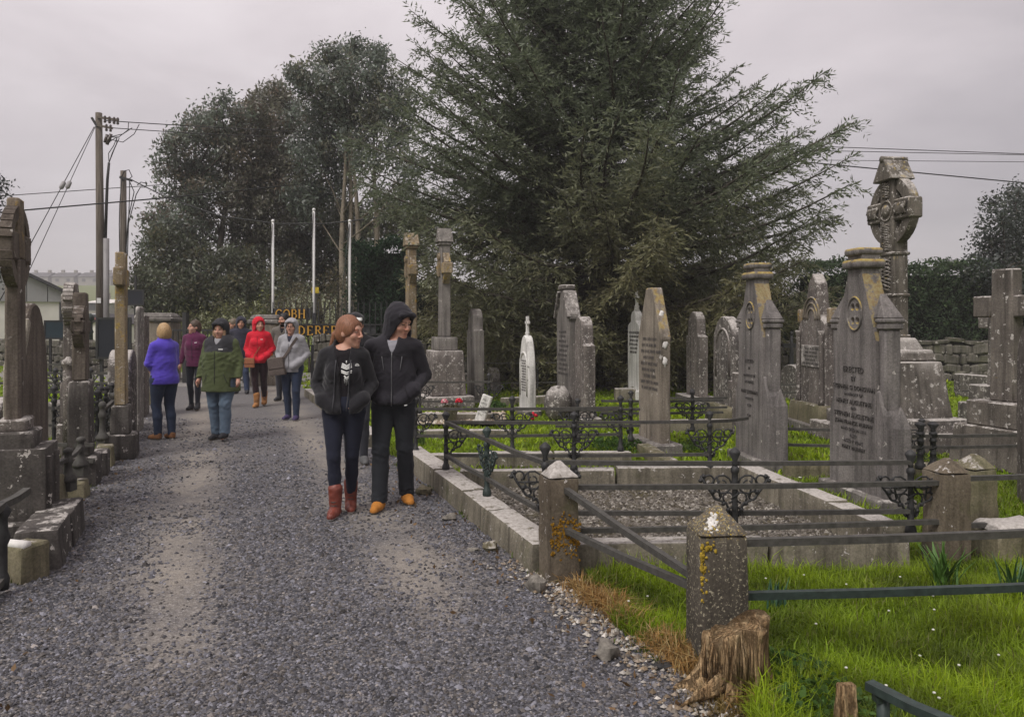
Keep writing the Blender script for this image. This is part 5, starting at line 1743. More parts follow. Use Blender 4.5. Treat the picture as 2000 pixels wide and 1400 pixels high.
# mossy orange tufts on the right front of the brown post
bb = MB()
for i in range(230):
    x = random.uniform(-.09, .10); z = 0.30 + random.gauss(0, .06)
    bb.blob((x, -0.104, z), (random.uniform(.004, .012), .005, random.uniform(.004, .010)), 5, 3, .5, i, smooth=False)
tag(bb.build('orange_lichen', M['orange_moss'], sp2), kind='stuff')
b = MB()
rr_ = random.Random(5)
for i in range(110):
    if i < 75:
        z = .60 - abs(rr_.gauss(0, .11)); x = -.112 + abs(rr_.gauss(0, .012 + .02 * (z > .55))); y = -.1195 - .002 * (x < -.1)
        if z < .3: continue
        k_ = rr_.uniform(.003, .009)
        b.blob((x, y, z), (k_, .003, k_ * 1.3), 6, 4, .5, i)
    else:
        t = rr_.uniform(.05, .8); x = rr_.uniform(-.09, .07); k_ = rr_.uniform(.003, .009)
        b.blob((x * (1 - t), -.1175 + .103 * t, .622 + .113 * t), (k_, .004, k_), 6, 4, .5, i)
tag(b.build('yellow_lichen', M['yellow_crust'], sp1), kind='stuff')
b = MB()
for i in range(46):
    t = min(.75, max(.08, rr_.gauss(.42, .14))); x = rr_.gauss(-.062, .016); k_ = rr_.uniform(.006, .014)
    b.blob((x * (1 - t * .6), -.1175 + .103 * t, .622 + .113 * t), (k_, .004, k_), 6, 4, .6, i)
tag(b.build('white_lichen', M['lichen_white'], sp1), kind='stuff')
# rails from the brown post to the speckled post, and on to the right
fr = empty('rail_fence', (0, 0, 0), 0, 'square iron rails from the brown post to the speckled post and off right', 'rail fence', 'plain iron rails between stone posts')
q2 = P2 + Vector((0.03, -0.06, 0)); q1 = P1 + Vector((-0.09, 0.06, 0))
rail(fr, Z(q2, 0.585), Z(q1, 0.375), 0.036, 0.034); rail(fr, Z(q2, 0.33), Z(q1, 0.325), 0.036, 0.034)
rail(fr, Vector((P1.x + .1, P1.y, 0.562)), Vector((3.0, 3.90, 0.572)), 0.036, 0.036)
rail(fr, Vector((P1.x + .1, P1.y, 0.305)), Vector((3.0, 3.86, 0.312)), 0.036, 0.036, 'iron_green')
fr = empty('rail_fence', (0, 0, 0), 0, 'plain iron rails between the brown post and the whitened shoulder post', 'rail fence', 'plain iron rails between stone posts')
rail(fr, Vector((P2.x + .08, P2.y + .02, 0.575)), Vector((P3.x - .08, P3.y - .06, 0.545)), 0.034, 0.032)
rail(fr, Vector((P2.x + .08, P2.y + .02, 0.30)), Vector((P3.x - .08, P3.y - .06, 0.285)), 0.034, 0.032)
rail(fr, Vector((P3.x + .08, P3.y, 0.56)), Vector((P4.x + .9, P4.y - .2, 0.57)), 0.034, 0.032)
rail(fr, Vector((P3.x + .08, P3.y, 0.24)), Vector((P4.x + .9, P4.y - .2, 0.24)), 0.034, 0.032)
# low white crusted block, right edge
p = gp(1985, 1110)
o = empty('kerb_block', (p.x + .1, p.y + .1, 0), R(5), 'low stone block with thick white crust on top at the right edge', 'stone block')
boxpart('block', (0, 0.1, 0.10), (0.42, 0.34, 0.22), M['mossy'], o); boxpart('crust', (0, 0.1, 0.235), (0.40, 0.33, 0.06), M['white_top'], o, top=(.8, .7), rough=.02, cuts=3)

# ---- further railed plots on the right
def plot_railing(px0, px1, D, label, posts, zu=0.66, zl=0.34, kz=0.17, yaw=3.0, kerb_lab=None, mat='iron', k=1.0, rails=2, back=None):
    a = at(px0, 630, D); c_ = at(px1, 630, D)
    a.z = c_.z = 0
    dy = math.tan(R(yaw)) * (c_.x - a.x)
    c_.y += dy; c_.x *= c_.y / D
    root = empty('grave_railing', (0, 0, 0), 0, label, 'railing', IR)
    u = c_ - a
    for px, sc_ in posts:
        t = (px - px0) / (px1 - px0)
        q_ = a + u * t
        add_iron_post(root, Z(q_, kz), zu - kz + .13, sc_, math.atan2(u.y, u.x), mat, k)
    rail(root, Z(a, zu), Z(c_, zu)); 
    if rails > 1: rail(root, Z(a, zl), Z(c_, zl))
    if back:
        rail(root, Z(a, zu), Z(a + Vector(back), zu)); rail(root, Z(a, zl), Z(a + Vector(back), zl))
    if kerb_lab:
        kerb('grave_kerb', [a - u.normalized() * .1, c_ + u.normalized() * .1], kerb_lab, 0.18, kz, 0.9)


plot_railing(806, 1216, 8.55, 'iron railing with scroll brackets on the second grave plot along the path', [(812, (1,)), (999, (1, -1)), (1212, (-1,))], kerb_lab='kerb under the second railing along the path', zl=0.36)
plot_railing(1085, 1250, 9.35, 'short iron railing between the round shouldered stone and the pointed slab', [(1128, (1, -1)), (1232, (-1,))], zu=0.56, zl=0.36, kerb_lab=None)
plot_railing(812, 960, 12.3, 'iron railing in front of the slim grey cross', [(820, (1,)), (955, (-1, 1))], zu=.67, zl=.36, kerb_lab='kerb in front of the slim grey cross')
plot_railing(1175, 1412, 10.2, 'low double iron rails running behind the tall pointed slab', [(1232, ()), (1352, (1, -1))], zu=.58, zl=.42)
plot_railing(1300, 1420, 11.4, 'second low iron rail pair behind the tall pointed slab', [(1352, ()), ], zu=.5, zl=.36, kerb_lab='pale kerb behind the tall pointed slab')
plot_railing(880, 1090, 16.6, 'thin far iron railing before the boundary wall left of the gabled headstone', [(905, (1,)), (1050, ())], zu=.75, zl=.32, rails=2)
plot_railing(1525, 1780, 8.7, 'iron railing running between the two tall gabled stones', [(1528, ()), (1800, (-1,))], zu=.42, zl=.24, yaw=-6)
plot_railing(1742, 1990, 7.6, 'iron rails with urn topped posts right of the name lined gabled stone', [(1797, ()), (1822, ())], zu=.50, zl=.39, k=1.4)
plot_railing(1880, 1990, 13.5, 'far iron rail on the grass before the right hand wall', [], zu=.42, rails=1)
plot_railing(1500, 1560, 14.5, 'short pair of far iron rails beside the plaque stone', [], zu=.45, zl=.3)
kerb('grave_kerb', [gp(1530, 905, .15) - Vector((0, 0, .15)), gp(1640, 905, .15) - Vector((0, 0, .15))], 'mossy kerb on the grass between the two tall gabled stones', .18, .15, .9, mat='mossy')
kerb('grave_kerb', [gp(1325, 930, 0) , gp(1255, 885, 0)], 'small slanting mossy kerb at the foot of the tall pointed slab', .18, .14, .7, mat='mossy')
kerb('grave_kerb', [gp(800, 838, .12) - Vector((0, 0, .12)), gp(1010, 838, .12) - Vector((0, 0, .12))], 'pale kerb of the pebble grave with the flower pot', .18, .12, .9)
kerb('grave_kerb', [gp(1745, 915, .1) - Vector((0, 0, .1)), gp(1880, 905, .1) - Vector((0, 0, .1))], 'low mossy kerb behind the urn topped posts', .18, .12, .9, mat='mossy')
kerb('grave_kerb', [gp(980, 778, .15) - Vector((0, 0, .15)), gp(1085, 772, .15) - Vector((0, 0, .15))], 'far pale kerb behind the slender marble', .2, .15, .9)
kerb('grave_kerb', [gp(1200, 758, .25) - Vector((0, 0, .25)), gp(1240, 758, .25) - Vector((0, 0, .25))], 'far whitish kerb on the grass before the spruce trunk', .3, .25, .9)

# pebble bed, flower pot, leaning marble tablet, red flower
q0, q1_, q2_, q3_ = gp(806, 828, .05), gp(985, 828, .05), gp(985, 806, .05), gp(815, 806, .05)
bed('pebble_bed', [q0, q1_, q2_, q3_], 0.05, plain('cream_pebble_bed', (0.26, 0.22, 0.16), .9))
scatter_chips('cream_pebbles', [q0, q1_, q2_, q3_], 1500, 0.035, [(.42, .36, .28), (.34, .27, .19), (.5, .46, .40), (.25, .2, .15)], 0.05)
p = gp(880, 826, 0.05)
pot = empty('flower_pot', p, 0, 'pale stone flower pot on the cream pebbles', 'flower pot')
b = MB(); b.lathe([(0.085, 0), (0.115, 0.22), (0.12, 0.24), (0.10, 0.24)], (0, 0, 0), 8); b.build('pot', M['kerb'], pot)
FR_COL = {'pink': plain('pink_petals', (0.55, 0.16, 0.20), .7, .2, .3, 40), 'red': plain('red_petals', (0.45, 0.015, 0.03), .7, .2, .3, 40), 'leaf': plain('dry_leaf', (0.10, 0.09, 0.035), .8, .1, .4, 30), 'green': plain('fresh_leaf', (0.05, 0.11, 0.02), .7, .2, .4, 30)}
def flower_head(px, py, D, r, colr, label):
    c = at(px, py, D)
    root = empty('flower', c, 0, label, 'flower', 'flowers in the stone pot')
    b = MB()
    for i in range(14):
        d = Vector((math.cos(i * 2.4) * (.35 + .05 * i), math.sin(i * 2.4) * (.35 + .05 * i), 1 - .09 * i)).normalized()
        b.blob(d * r * .6, (r * .42, r * .42, r * .3), 6, 4, .3, i)
    b.build('petals', FR_COL[colr], root)
    if colr == 'pink':
        b = MB()
        for i in range(5): b.blob((random.uniform(-.6, .6) * r, -r * .6, random.uniform(.1, .9) * r), r * .22, 6, 4, .3, i)
        b.build('pale_petals', plain('pale_petals', (.62, .48, .46), .7), root)
    b = MB(); b.tube([(0, 0, 0), ((880 - px) / F * D * .3, 0, -.06), ((880 - px) / F * D * .7, 0.02, -.17)], .008, 5); b.build('stem', FR_COL['leaf'], root)
DP = p.y
flower_head(868, 785, DP, 0.058, 'pink', 'pink and white flower in the stone pot')
flower_head(896, 784, DP, 0.062, 'red', 'bright red flower in the stone pot')
def leafy(name, c, n, r, size, colr, label, cat='plant', flat=.6, group=None, aspect=.4):
    root = empty(name, c, 0, label, cat, group)
    d = unit(rng.normal(size=(n, 3))); d[:, 2] = np.abs(d[:, 2]) * flat
    L_ = d * (r * rng.random((n, 1)) ** .5)
    leaves_mesh('leaves', L_, size * rng.uniform(.6, 1.3, n), aspect, tint(n, colr, .3), root)
leafy('dry_foliage', Vector((p.x + .02, p.y, .27)), 160, .17, .07, (0.10, 0.085, 0.04), 'wilted brown foliage spilling from the stone pot', flat=.35)
p = gp(936, 825, .05)
o = empty('marble_tablet', (p.x, p.y, .05), R(-25), 'small white marble tablet leaning back on the cream pebbles', 'tablet')
b = MB(); b.box((0, 0, .22), (0.17, 0.06, 0.46)); t_ = b.build('slab', M['marble'], o, bevel=.012); t_.rotation_euler = (R(-6), R(17), 0)
worn_lines(t_, -.06, .06, .1, .4, 5, M['letter_soft'], y=-.032, seed=9)
leafy('green_shrub', gp(968, 808, 0) + Vector((0, 0, .12)), 240, .2, .08, (0.05, 0.10, 0.02), 'small green plant beside the leaning marble tablet')
flo = gp(1042, 824, 0)
o = empty('red_flower', (flo.x, flo.y, .0), 0, 'single red flower with green leaf beside the slender marble', 'flower')
b = MB()
for i in range(9): b.blob((random.uniform(-.04, .04), -.02, .10 + random.uniform(-.04, .05)), .03, 6, 4, .3, i)
b.build('petals', FR_COL['red'], o)
b = MB(); b.tube([(0, 0, 0), (0, 0, .1)], .008, 5); b.build('stem', FR_COL['green'], o)

# ---- left side of the path: plinths, kerb stones, iron posts and rails
kerb('path_kerb', [Vector((-3.09, 4.98, 0)), Vector((-3.50, 6.0, 0))], 'dark stone plinth at the left edge of the path under the tall brown cross', .30, .26, .55, mat='dark_left')
o = empty('kerb_block', (-3.08, 4.86, 0), R(-18), 'squarish tan kerb block with a white roll on top at the near left', 'stone block', 'blocks along the left path edge')
boxpart('block', (0, 0, .11), (.20, .20, .24), M['mossy'], o); b = MB(); b.tube([(-.09, -.06, .235), (.09, -.06, .235)], .03, 10); b.build('roll', M['lichen_white'], o, rough=.01)
for i, (px, py, w, h_, lab) in enumerate(((138, 978, .34, .15, 'low block carrying the nearest iron baluster on the left'), (182, 934, .36, .26, 'pale topped kerb block behind the first baluster block'), (200, 915, .3, .24, 'grey kerb block third along the left edge'), (228, 868, .5, .28, 'mossy block below the orange lichened cross'), (252, 836, .42, .3, 'kerb block at the foot of the dark short stone'), (266, 812, .4, .42, 'upright kerb block below the thin white slab'), (282, 792, .36, .34, 'dark rounded kerb block next to the violet fleece'), (293, 775, .4, .3, 'small far kerb block near the left gate pier'))):
    p = gp(px, py)
    o = empty('kerb_block', (p.x - .05, p.y + w / 2, 0), R(21), lab, 'stone block', 'blocks along the left path edge')
    boxpart('block', (0, 0, h_ / 2 - .02), (w * .62, w * .8, h_ + .04), M['dark_left' if i % 2 else 'mossy'], o, top=(.9, .9), rough=.014, cuts=3)
ir = empty('grave_railing', (0, 0, 0), 0, 'iron balusters with a slanting rail along the left edge of the path', 'railing', IR)
BL = []
for px, py, zb, zt in ((96, 975, .12, .50), (133, 958, .14, .52), (158, 928, .2, .56), (200, 872, .2, .72), (222, 852, .22, .76), (242, 826, .25, .80)):
    d = gd(py, zb); x = (px - CX) / F * d
    BL.append((x, d, zb, zt))
    b = MB(); h_ = zt - zb
    b.box((0, 0, .04), (.10, .10, .08))
    b.lathe([(.07, .08), (.075, .11), (.045, .15), (.035, .18), (.03, h_ * .6), (.042, h_ * .64), (.045, h_ * .72), (.03, h_ * .78), (.03, h_ * .86), (.045, h_ * .9), (.035, h_ * .97), (.01, h_)], (0, 0, 0), 9)
    b.build('post', M['iron_worn'], ir, loc=(x, d, zb))
for i in (0, 1, 3, 4):
    a_, c_ = BL[i], BL[i + 1]
    rail(ir, (a_[0], a_[1], a_[3] - .1), (c_[0], c_[1], c_[3] - .1), .04, .035)
sc_ = empty('grave_railing', (0, 0, 0), 0, 'tangle of scrolled ironwork below the orange lichened cross', 'railing', IR)
for px, py in ((190, 862), (207, 850), (218, 838), (236, 818)):
    d = gd(py, .18); x = (px - CX) / F * d
    add_iron_post(sc_, Vector((x, d, .18)), .62, (1, -1), R(111 if px > 200 else 0), 'iron', 1.25)
def left_rails(px0, px1, D, zs, label, post=(), yaw=-6):
    root = empty('grave_railing', (0, 0, 0), 0, label, 'railing', IR)
    a, c_ = at(px0, 0, D), at(px1, 0, D); a.z = c_.z = 0
    c_.y += math.tan(R(yaw)) * (c_.x - a.x)
    for z in zs: rail(root, Z(a, z), Z(c_, z), .034, .034)
    for t, s_ in post: add_iron_post(root, Z(a + (c_ - a) * t, .05), max(zs) + .02, s_, 0, 'iron', 1.2)
left_rails(60, 232, 12.6, (.80, .64, .50), 'far triple iron rails crossing behind the left hand crosses', ((.3, (1, -1)), (.72, (1, -1)), (.98, (-1,))))
left_rails(88, 215, 9.6, (.76, .56, .34), 'nearer iron rails between the ring crosses and the brown pointed stone', ((.15, (1,)), (.9, (-1,))))
left_rails(-20, 60, 10.5, (.80, .60, .42), 'iron rails behind the tall cross at the left edge', ((.6, (1, -1)),))
left_rails(88, 190, 7.6, (.42, .26), 'low iron rails beside the tapered pedestal')
left_rails(92, 180, 15.5, (.78, .5), 'furthest iron rails on the grass at left', ((.35, (1, -1)), (.9, (1, -1))))
nr = empty('grave_railing', (0, 0, 0), 0, 'dark iron railing post and rail cut by the left edge near the tan block', 'railing', IR)
b = MB(); b.lathe([(.035, .04), (.04, .1), (.028, .14), (.028, .3), (.045, .34), (.03, .40), (.03, .46), (.05, .5), (.015, .56)], (0, 0, 0), 8); b.build('post', M['iron'], nr, loc=(-3.02, 4.55, 0))
rail(nr, (-3.02, 4.55, .54), (-3.06, 4.85, .56), .045, .04); rail(nr, (-3.02, 4.55, .54), (-2.94, 4.2, .52), .045, .04); rail(nr, (-3.02, 4.55, .10), (-2.94, 4.2, .05), .045, .04)

# ---- stump, stub, fallen rail in the right foreground
def stump():
    p = Vector((0.955, 3.36, 0))
    root = empty('tree_stump', p, 0, 'rotten pale brown tree stump propped against the speckled stone post', 'stump')
    n, m_ = 44, 16
    v = []; f = []
    for j in range(m_ + 1):
        t = j / m_
        z = -0.02 + 0.36 * t
        for k_ in range(n):
            a = 2 * PI * k_ / n
            top = 0.285 + 0.05 * math.cos(a - .1) + .02 * math.sin(a * 3)
            zz = -0.02 + (top + .02) * t
            rx = 0.140 * (1 - .20 * math.sin(t * 2.6)) + .03 * t * math.cos(a) 
            ridge = 0.022 * math.sin(a * 7 + 1.6 * t + .8 * math.sin(4 * t)) + .012 * math.sin(a * 13 + t * 3)
            foot = 0.09 * (1 - t) ** 3 * max(0, math.cos(a * 2 + .6)) + .07 * (1 - t) ** 4 * max(0, -math.cos(a - .5))
            nn = 0.020 * mnoise.noise(Vector((math.cos(a) * 3, math.sin(a) * 3, zz * 5)))
            r_ = rx + ridge + foot + nn
            v.append((r_ * math.cos(a), r_ * math.sin(a) * .72, zz))
    for j in range(m_):
        for k_ in range(n):
            f.append((j * n + k_, j * n + (k_ + 1) % n, (j + 1) * n + (k_ + 1) % n, (j + 1) * n + k_))
    f.append(tuple(range(m_ * n, (m_ + 1) * n)))
    g = G('rotten_wood', .95, .1)
    o_ = g.objco()
    fib = g.noise(6, 6, .65, vec=g.map(o_, (4.5, 4.5, .55)), dist=.6)
    c = g.ramp(fib, (.25, (.10, .062, .034)), (.40, (.27, .175, .09)), (.56, (.40, .28, .155)), (.75, (.55, .42, .25)))
    c = g.mix(g.step(g.noise(5, 5, .6, vec=o_), .5, .72), c, (.085, .05, .026))
    cr = g.noise(11, 5, .7, vec=g.map(o_, (6, 6, .6), loc=(3, 1, 2)), dist=.4)
    c = g.mix(g.math('MULTIPLY', g.step(cr, .58, .72), .7), c, (.06, .036, .02))
    c = g.mix(.5, c, g.ramp(g.noise(90, 4, .7, vec=o_), (.3, .2), (.7, .8)), 'OVERLAY')
    b_ = g.bump(g.math('SUBTRACT', fib, g.step(cr, .5, .62)), 1.0, .04)
    m__ = g.done(c, b_)
    b = MB(); b.add(v, f, True)
    b.build('wood', m__, root)
    b = MB()
    for i in range(22):
        x = random.uniform(-.135, .145); y = -.10 * math.sqrt(max(0, 1 - (x / .15) ** 2)) + random.uniform(-.012, .01)
        b.tube([(x, y, .10), (x + random.uniform(-.01, .01), y + .004, .20), (x + random.uniform(-.02, .02), y + .01, .255 + x * .3 + random.uniform(0, .05))], [random.uniform(.005, .014), random.uniform(.004, .009), .001], 4)
    for i in range(6):
        b.tube([(-.08 + random.uniform(-.03, .03), -.09, .12 - i * .012), (-.17 + i * .01, -.12, .05), (-.27 + i * .012, -.14 + i * .01, 0.0)], [.018, .014, .003], 5)
    tag(b.build('splinters', m__, root), kind='stuff')
    return m__


WOOD = stump()
p = at(1664, 1440, 3.0); p.z = 0
o = empty('wooden_stub', (p.x, 3.05, 0), R(10), 'small broken pale wooden stake in the grass at the bottom', 'stake')
b = MB(); b.box((0, 0, .09), (.078, .05, .20), top=(.9, .8)); b.build('wood', WOOD, o, bevel=.006, rough=.01, cuts=3)
o = empty('fallen_rail', (0, 0, 0), 0, 'leaning dark iron rail end on a stub post in the bottom right corner', 'iron rail')
a_ = at(1697, 1336, 2.86); c_ = at(1880, 1420, 2.55)
rail(o, a_, c_, .045, .03, 'iron_green')
b = MB(); q_ = at(1725, 1352, 2.83); b.tube([(q_.x, q_.y, -.02), (q_.x, q_.y, q_.z - .012)], .024, 8); b.box((q_.x + .012, q_.y, q_.z - .02), (.09, .04, .022)); b.build('post', M['iron_green'], o)

# ---- utility poles and wires
g_ = G('pole_wood', .9, .15)
M['pole'] = g_.done(g_.mix(g_.step(g_.noise(3, 5, .6, vec=g_.map(g_.pos(), (10, 10, .5))), .3, .7), (.075, .062, .05), (.17, .145, .12)), g_.bump(g_.noise(6, 4, .6, vec=g_.map(g_.pos(), (12, 12, .6))), .5, .02))
M['conduit'] = plain('grey_conduit', (.24, .23, .23), .5, .4, .12, 4)
M['cable'] = plain('black_cable', (.02, .02, .02), .6, .3)
M['ceramic'] = plain('brown_insulator', (.05, .035, .03), .3, .5)
D1 = 26.0
def wire(name, pts, r, label, n=14, sag=0.0, group='overhead wires'):
    b = MB()
    P = [Vector(p) for p in pts]
    full = []
    for a, c in zip(P[:-1], P[1:]):
        for i in range(n): 
            t = i / n; full.append(a + (c - a) * t - Vector((0, 0, sag * 4 * t * (1 - t))))
    full.append(P[-1])
    b.tube(full, r, 4)
    return tag(b.build(name, M['cable']), label, 'wire', group)


px1 = at(197, 630, D1).x; zt1 = at(0, 221, D1).z
pole = empty('utility_pole', (px1, D1, 0), 0, 'taller wooden utility pole with grey conduit and insulators', 'utility pole', 'wooden utility poles')
b = MB(); b.tube([(0, 0, 0), (-.02, 0, zt1 * .5), (-.07, 0, zt1)], [.15, .13, .105], 12); b.build('post', M['pole'], pole)
b = MB(); b.tube([(.21, -.04, 0), (.2, -.04, EYE + (630 - 466) / F * D1)], .095, 10); b.build('conduit', M['conduit'], pole)
def lp(px, py, dy=0.0): 
    q_ = at(px, py, D1 + dy); return Vector((q_.x - px1, dy, q_.z))
b = MB(); b.tube([lp(206, 466, -.05), lp(208, 400, -.05), lp(210, 350, -.06), lp(213, 318, -.06)], [.05, .05, .045, .04], 7); b.build('cable_bundle', M['cable'], pole)
for pts in ([(213, 318), (224, 290), (233, 270), (228, 268), (216, 276)], [(213, 318), (219, 300), (228, 280), (228, 268)], [(213, 318), (212, 300), (222, 285), (229, 268)], [(212, 268), (232, 268), (250, 254), (251, 240)], [(212, 272), (240, 278), (262, 262), (272, 243)], [(214, 268), (240, 262), (258, 250)]):
    b = MB(); b.tube([lp(x, y, -.08) for x, y in pts], .014, 5); b.build('loop_cable', M['cable'], pole)
for x, y in ((207, 271), (211, 275), (214, 270)):
    b = MB(); b.tube([lp(x - 2, y + 8, -.1), lp(x + 3, y - 8, -.1)], .055, 7); b.build('fuse', M['ceramic'], pole)
for y0, x1, ins in ((231, 232, (205, 214, 223, 230)), (247, 220, (208, 216))):
    b = MB(); b.bar(lp(190, y0 - 2, -.13), lp(x1, y0 + 4, -.13), .05, .07); ar = b.build('cross_arm', M['pole'], pole)
    for xi in ins:
        yi = y0 + (xi - 190) / 42 * 6
        b = MB(); b.lathe([(.03, -.12), (.05, -.08), (.03, -.04), (.05, 0), (.03, .04), (.045, .08), (.02, .12)], lp(xi, yi, -.14), 7); b.build('insulator', M['ceramic'], ar)
b = MB(); b.bar(lp(179, 230, -.1), lp(190, 248, -.1), .05, .07); b.build('stay_bracket', M['iron'], pole)
b = MB(); b.box(lp(193, 587, -.15), (.14, .01, .17)); b.build('number_plate', M['white_paint'], pole)
px2 = at(241, 630, 29).x; zt2 = at(0, 334, 29).z
pole2 = empty('utility_pole', (px2, 29, 0), 0, 'shorter wooden utility pole with looped cables', 'utility pole', 'wooden utility poles')
b = MB(); b.tube([(0, 0, 0), (.0, 0, zt2)], [.14, .105], 10); b.build('post', M['pole'], pole2)
def lp2(px, py, dy=0.0): 
    q_ = at(px, py, 29 + dy); return Vector((q_.x - px2, dy, q_.z))
for pts in ([(238, 348), (234, 400), (233, 440), (234, 500)], [(238, 345), (243, 334), (252, 332), (258, 345), (250, 352)], [(252, 352), (262, 375), (250, 430), (246, 500)], [(253, 354), (253, 380), (251, 440), (249, 500)], [(268, 362), (275, 356), (286, 358), (285, 366), (274, 366), (266, 380), (250, 440)]):
    b = MB(); b.tube([lp2(x, y, -.16) for x, y in pts], .018, 5); b.build('loop_cable', M['cable'], pole2)
b = MB(); b.bar(lp2(234, 346, -.13), lp2(258, 353, -.13), .07, .09); b.build('bracket', M['iron'], pole2)
# stay wires with their egg insulators
for (xa, ya), (xb, yb), (xi, yi), lab in (((186, 248), (45, 555), (130, 368), 'right hand stay wire slanting down from the taller pole'), ((184, 248), (-10, 605), (117, 384), 'left hand stay wire slanting down from the taller pole')):
    a, c_ = at(xa, ya, D1 - .1), at(xb, yb, D1 - 3)
    t = (xa - xi) / (xa - xb)
    st = empty('stay_wire', (0, 0, 0), 0, lab, 'wire', 'stay wires of the taller pole')
    b = MB(); b.tube([a, c_], .014, 4); b.build('wire', M['cable'], st)
    m_ = a + (c_ - a) * t; u_ = (c_ - a).normalized()
    b = MB(); b.tube([m_ - u_ * .16, m_ - u_ * .1, m_ + u_ * .1, m_ + u_ * .16], [.02, .07, .07, .02], 7); b.build('insulator', M['conduit'], st)
wire('overhead_wire', [at(205, 236, D1 - .1), at(380, 247, 27), at(760, 266, 30)], .016, 'upper wire running right from the taller pole into the trees')
wire('overhead_wire', [at(216, 250, D1 - .1), at(380, 261, 27), at(760, 276, 30)], .014, 'second wire running right from the taller pole into the trees')
wire('overhead_wire', [at(-60, 420, 22), at(330, 386, 26), at(800, 338, 33)], .022, 'thick cable crossing low behind the left edge cross and the poles')
wire('overhead_wire', [at(-40, 386, 34), at(330, 360, 36), at(700, 335, 38)], .018, 'thin distant cable crossing behind the poles')
wire('overhead_wire', [at(258, 352, 28.8), at(330, 388, 27.2), at(430, 422, 26.2), at(540, 437, 25.4), at(640, 437, 25), at(740, 425, 24.6), at(820, 405, 24.2)], .022, 'dark drooping cable in front of the trees above the flagpoles', n=4)
for i, (y0, y1, r, lab) in enumerate(((282, 303, .014, 'topmost thin wire at the right of the spruce'), (292, 304, .012, 'second thin wire at the right of the spruce'), (312, 317, .010, 'faint lowest thin wire at the right of the spruce'), (316, 363, .022, 'thick dark cable passing behind the Celtic cross'))):
    wire('overhead_wire', [at(1480, y0 if i < 3 else 308, 27), at(2060, y1, 27 + i * .3)], r, lab)
# street lamp behind the spruce tip
p = at(1640, 512, 30)
o = empty('street_lamp', (p.x + .55, 30, 0), 0, 'street lamp head peeping over the hedge beside the name lined stone', 'street lamp')
b = MB(); b.tube([(0, 0, 0), (0, 0, p.z + .1)], .05, 7); b.tube([(0, 0, p.z + .1), (-.35, 0, p.z + .02)], .03, 6); b.build('post', M['conduit'], o)
b = MB(); b.bar((-.2, 0, p.z + .06), (-.75, 0, p.z - .12), .2, .1); b.build('lamp_head', M['conduit'], o)


# ------------------------------------------------------------------ grass
def blades(name, pts, h, w, cols, kind='stuff', lean=.45):
    n = len(pts)
    a = rng.uniform(0, 2 * PI, n)
    d = np.stack([np.cos(a), np.sin(a), np.zeros(n)], 1)
    s = np.stack([-np.sin(a), np.cos(a), np.zeros(n)], 1)
    hh = (h * rng.uniform(.5, 1.35, n))[:, None]
    ww = (w * rng.uniform(.7, 1.3, n))[:, None]
    l_ = (lean * rng.uniform(.1, 1.3, n))[:, None]
    base = np.concatenate([pts[:, :2], np.zeros((n, 1)) if pts.shape[1] < 3 else pts[:, 2:3]], 1)
    up = np.array([[0, 0, 1.0]])
    mid = base + up * hh * .55 + d * hh * l_ * .35
    tip = base + up * hh * (1 - l_ * .3) + d * hh * l_
    v = np.stack([base - s * ww, base + s * ww, mid + s * ww * .75, mid - s * ww * .75, tip], 1).reshape(-1, 3)
    o = (np.arange(n) * 5)[:, None]
    tri = np.concatenate([o + [0, 1, 2], o + [0, 2, 3], o + [3, 2, 4]])
    c = np.repeat(cols, 5, 0)
    me = np_mesh(name, v, tris=tri, mats=[M['grass']], color=c)
    return tag(link(name, me), kind=kind)


def on_ground(x, d):
    """true where grass grows: off the path, out of the gravel grave and pebble bed"""
    ok = (x > xr(d) + 0.10 + .10 * np.sin(d * 7 + x * 3)) | (x < xl(d) - 0.15)
    gx = (d > 4.95) & (d < 7.62) & (x > xr(d) - .2) & (x < 2.75)
    pb = (d > 12.0 - .8) & (d < 13.9) & (x > -1.9) & (x < -.1)
    return ok & ~gx & ~(pb & (d > 12.0))


def grass():
    P = []; Hh = []; W = []; C = []
    for d0, d1, n, h, w in ((2.4, 3.4, 42000, .080, .0025), (3.4, 5.1, 64000, .075, .0030), (5.1, 8, 38000, .065, .005), (8, 13, 36000, .055, .013), (13, 21, 24000, .06, .026), (21, 34, 8000, .07, .035)):
        d = d0 + (d1 - d0) * rng.random(n) 
        x = rng.uniform(-.74, .76, n) * d
        if d1 <= 5.1: x = rng.uniform(0.1, .76, n) * d
        k = on_ground(x, d)
        d, x = d[k], x[k]
        m = hash_noise(x, d, 1.0) * .5 + hash_noise(x * 1.7 + 4, d * 1.7, 2.0) * .5
        tall = (.5 + 1.1 * m) * np.where(rng.random(len(d)) < .06, 1.7, 1.0)
        base = np.array([[.145, .225, .010]]) * (1 - m[:, None]) + np.array([[.255, .345, .014]]) * m[:, None]
        dk = hash_noise(x * 2.3 + 9, d * 2.1, 1.3)
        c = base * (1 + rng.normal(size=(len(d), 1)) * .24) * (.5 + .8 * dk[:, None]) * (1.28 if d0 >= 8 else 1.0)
        yel = rng.random(len(d)) < .05
        c[yel] = np.array([.22, .22, .07]) * rng.uniform(.7, 1.2, (yel.sum(), 1))
        P.append(np.stack([x, d], 1)); Hh.append(h * tall); W.append(np.full(len(d), w)); C.append(np.clip(c, .01, .5))
    P = np.concatenate(P); 
    print('grass', len(P))
    blades('grass', P, np.concatenate(Hh), np.concatenate(W), np.concatenate(C), lean=.85)


grass()
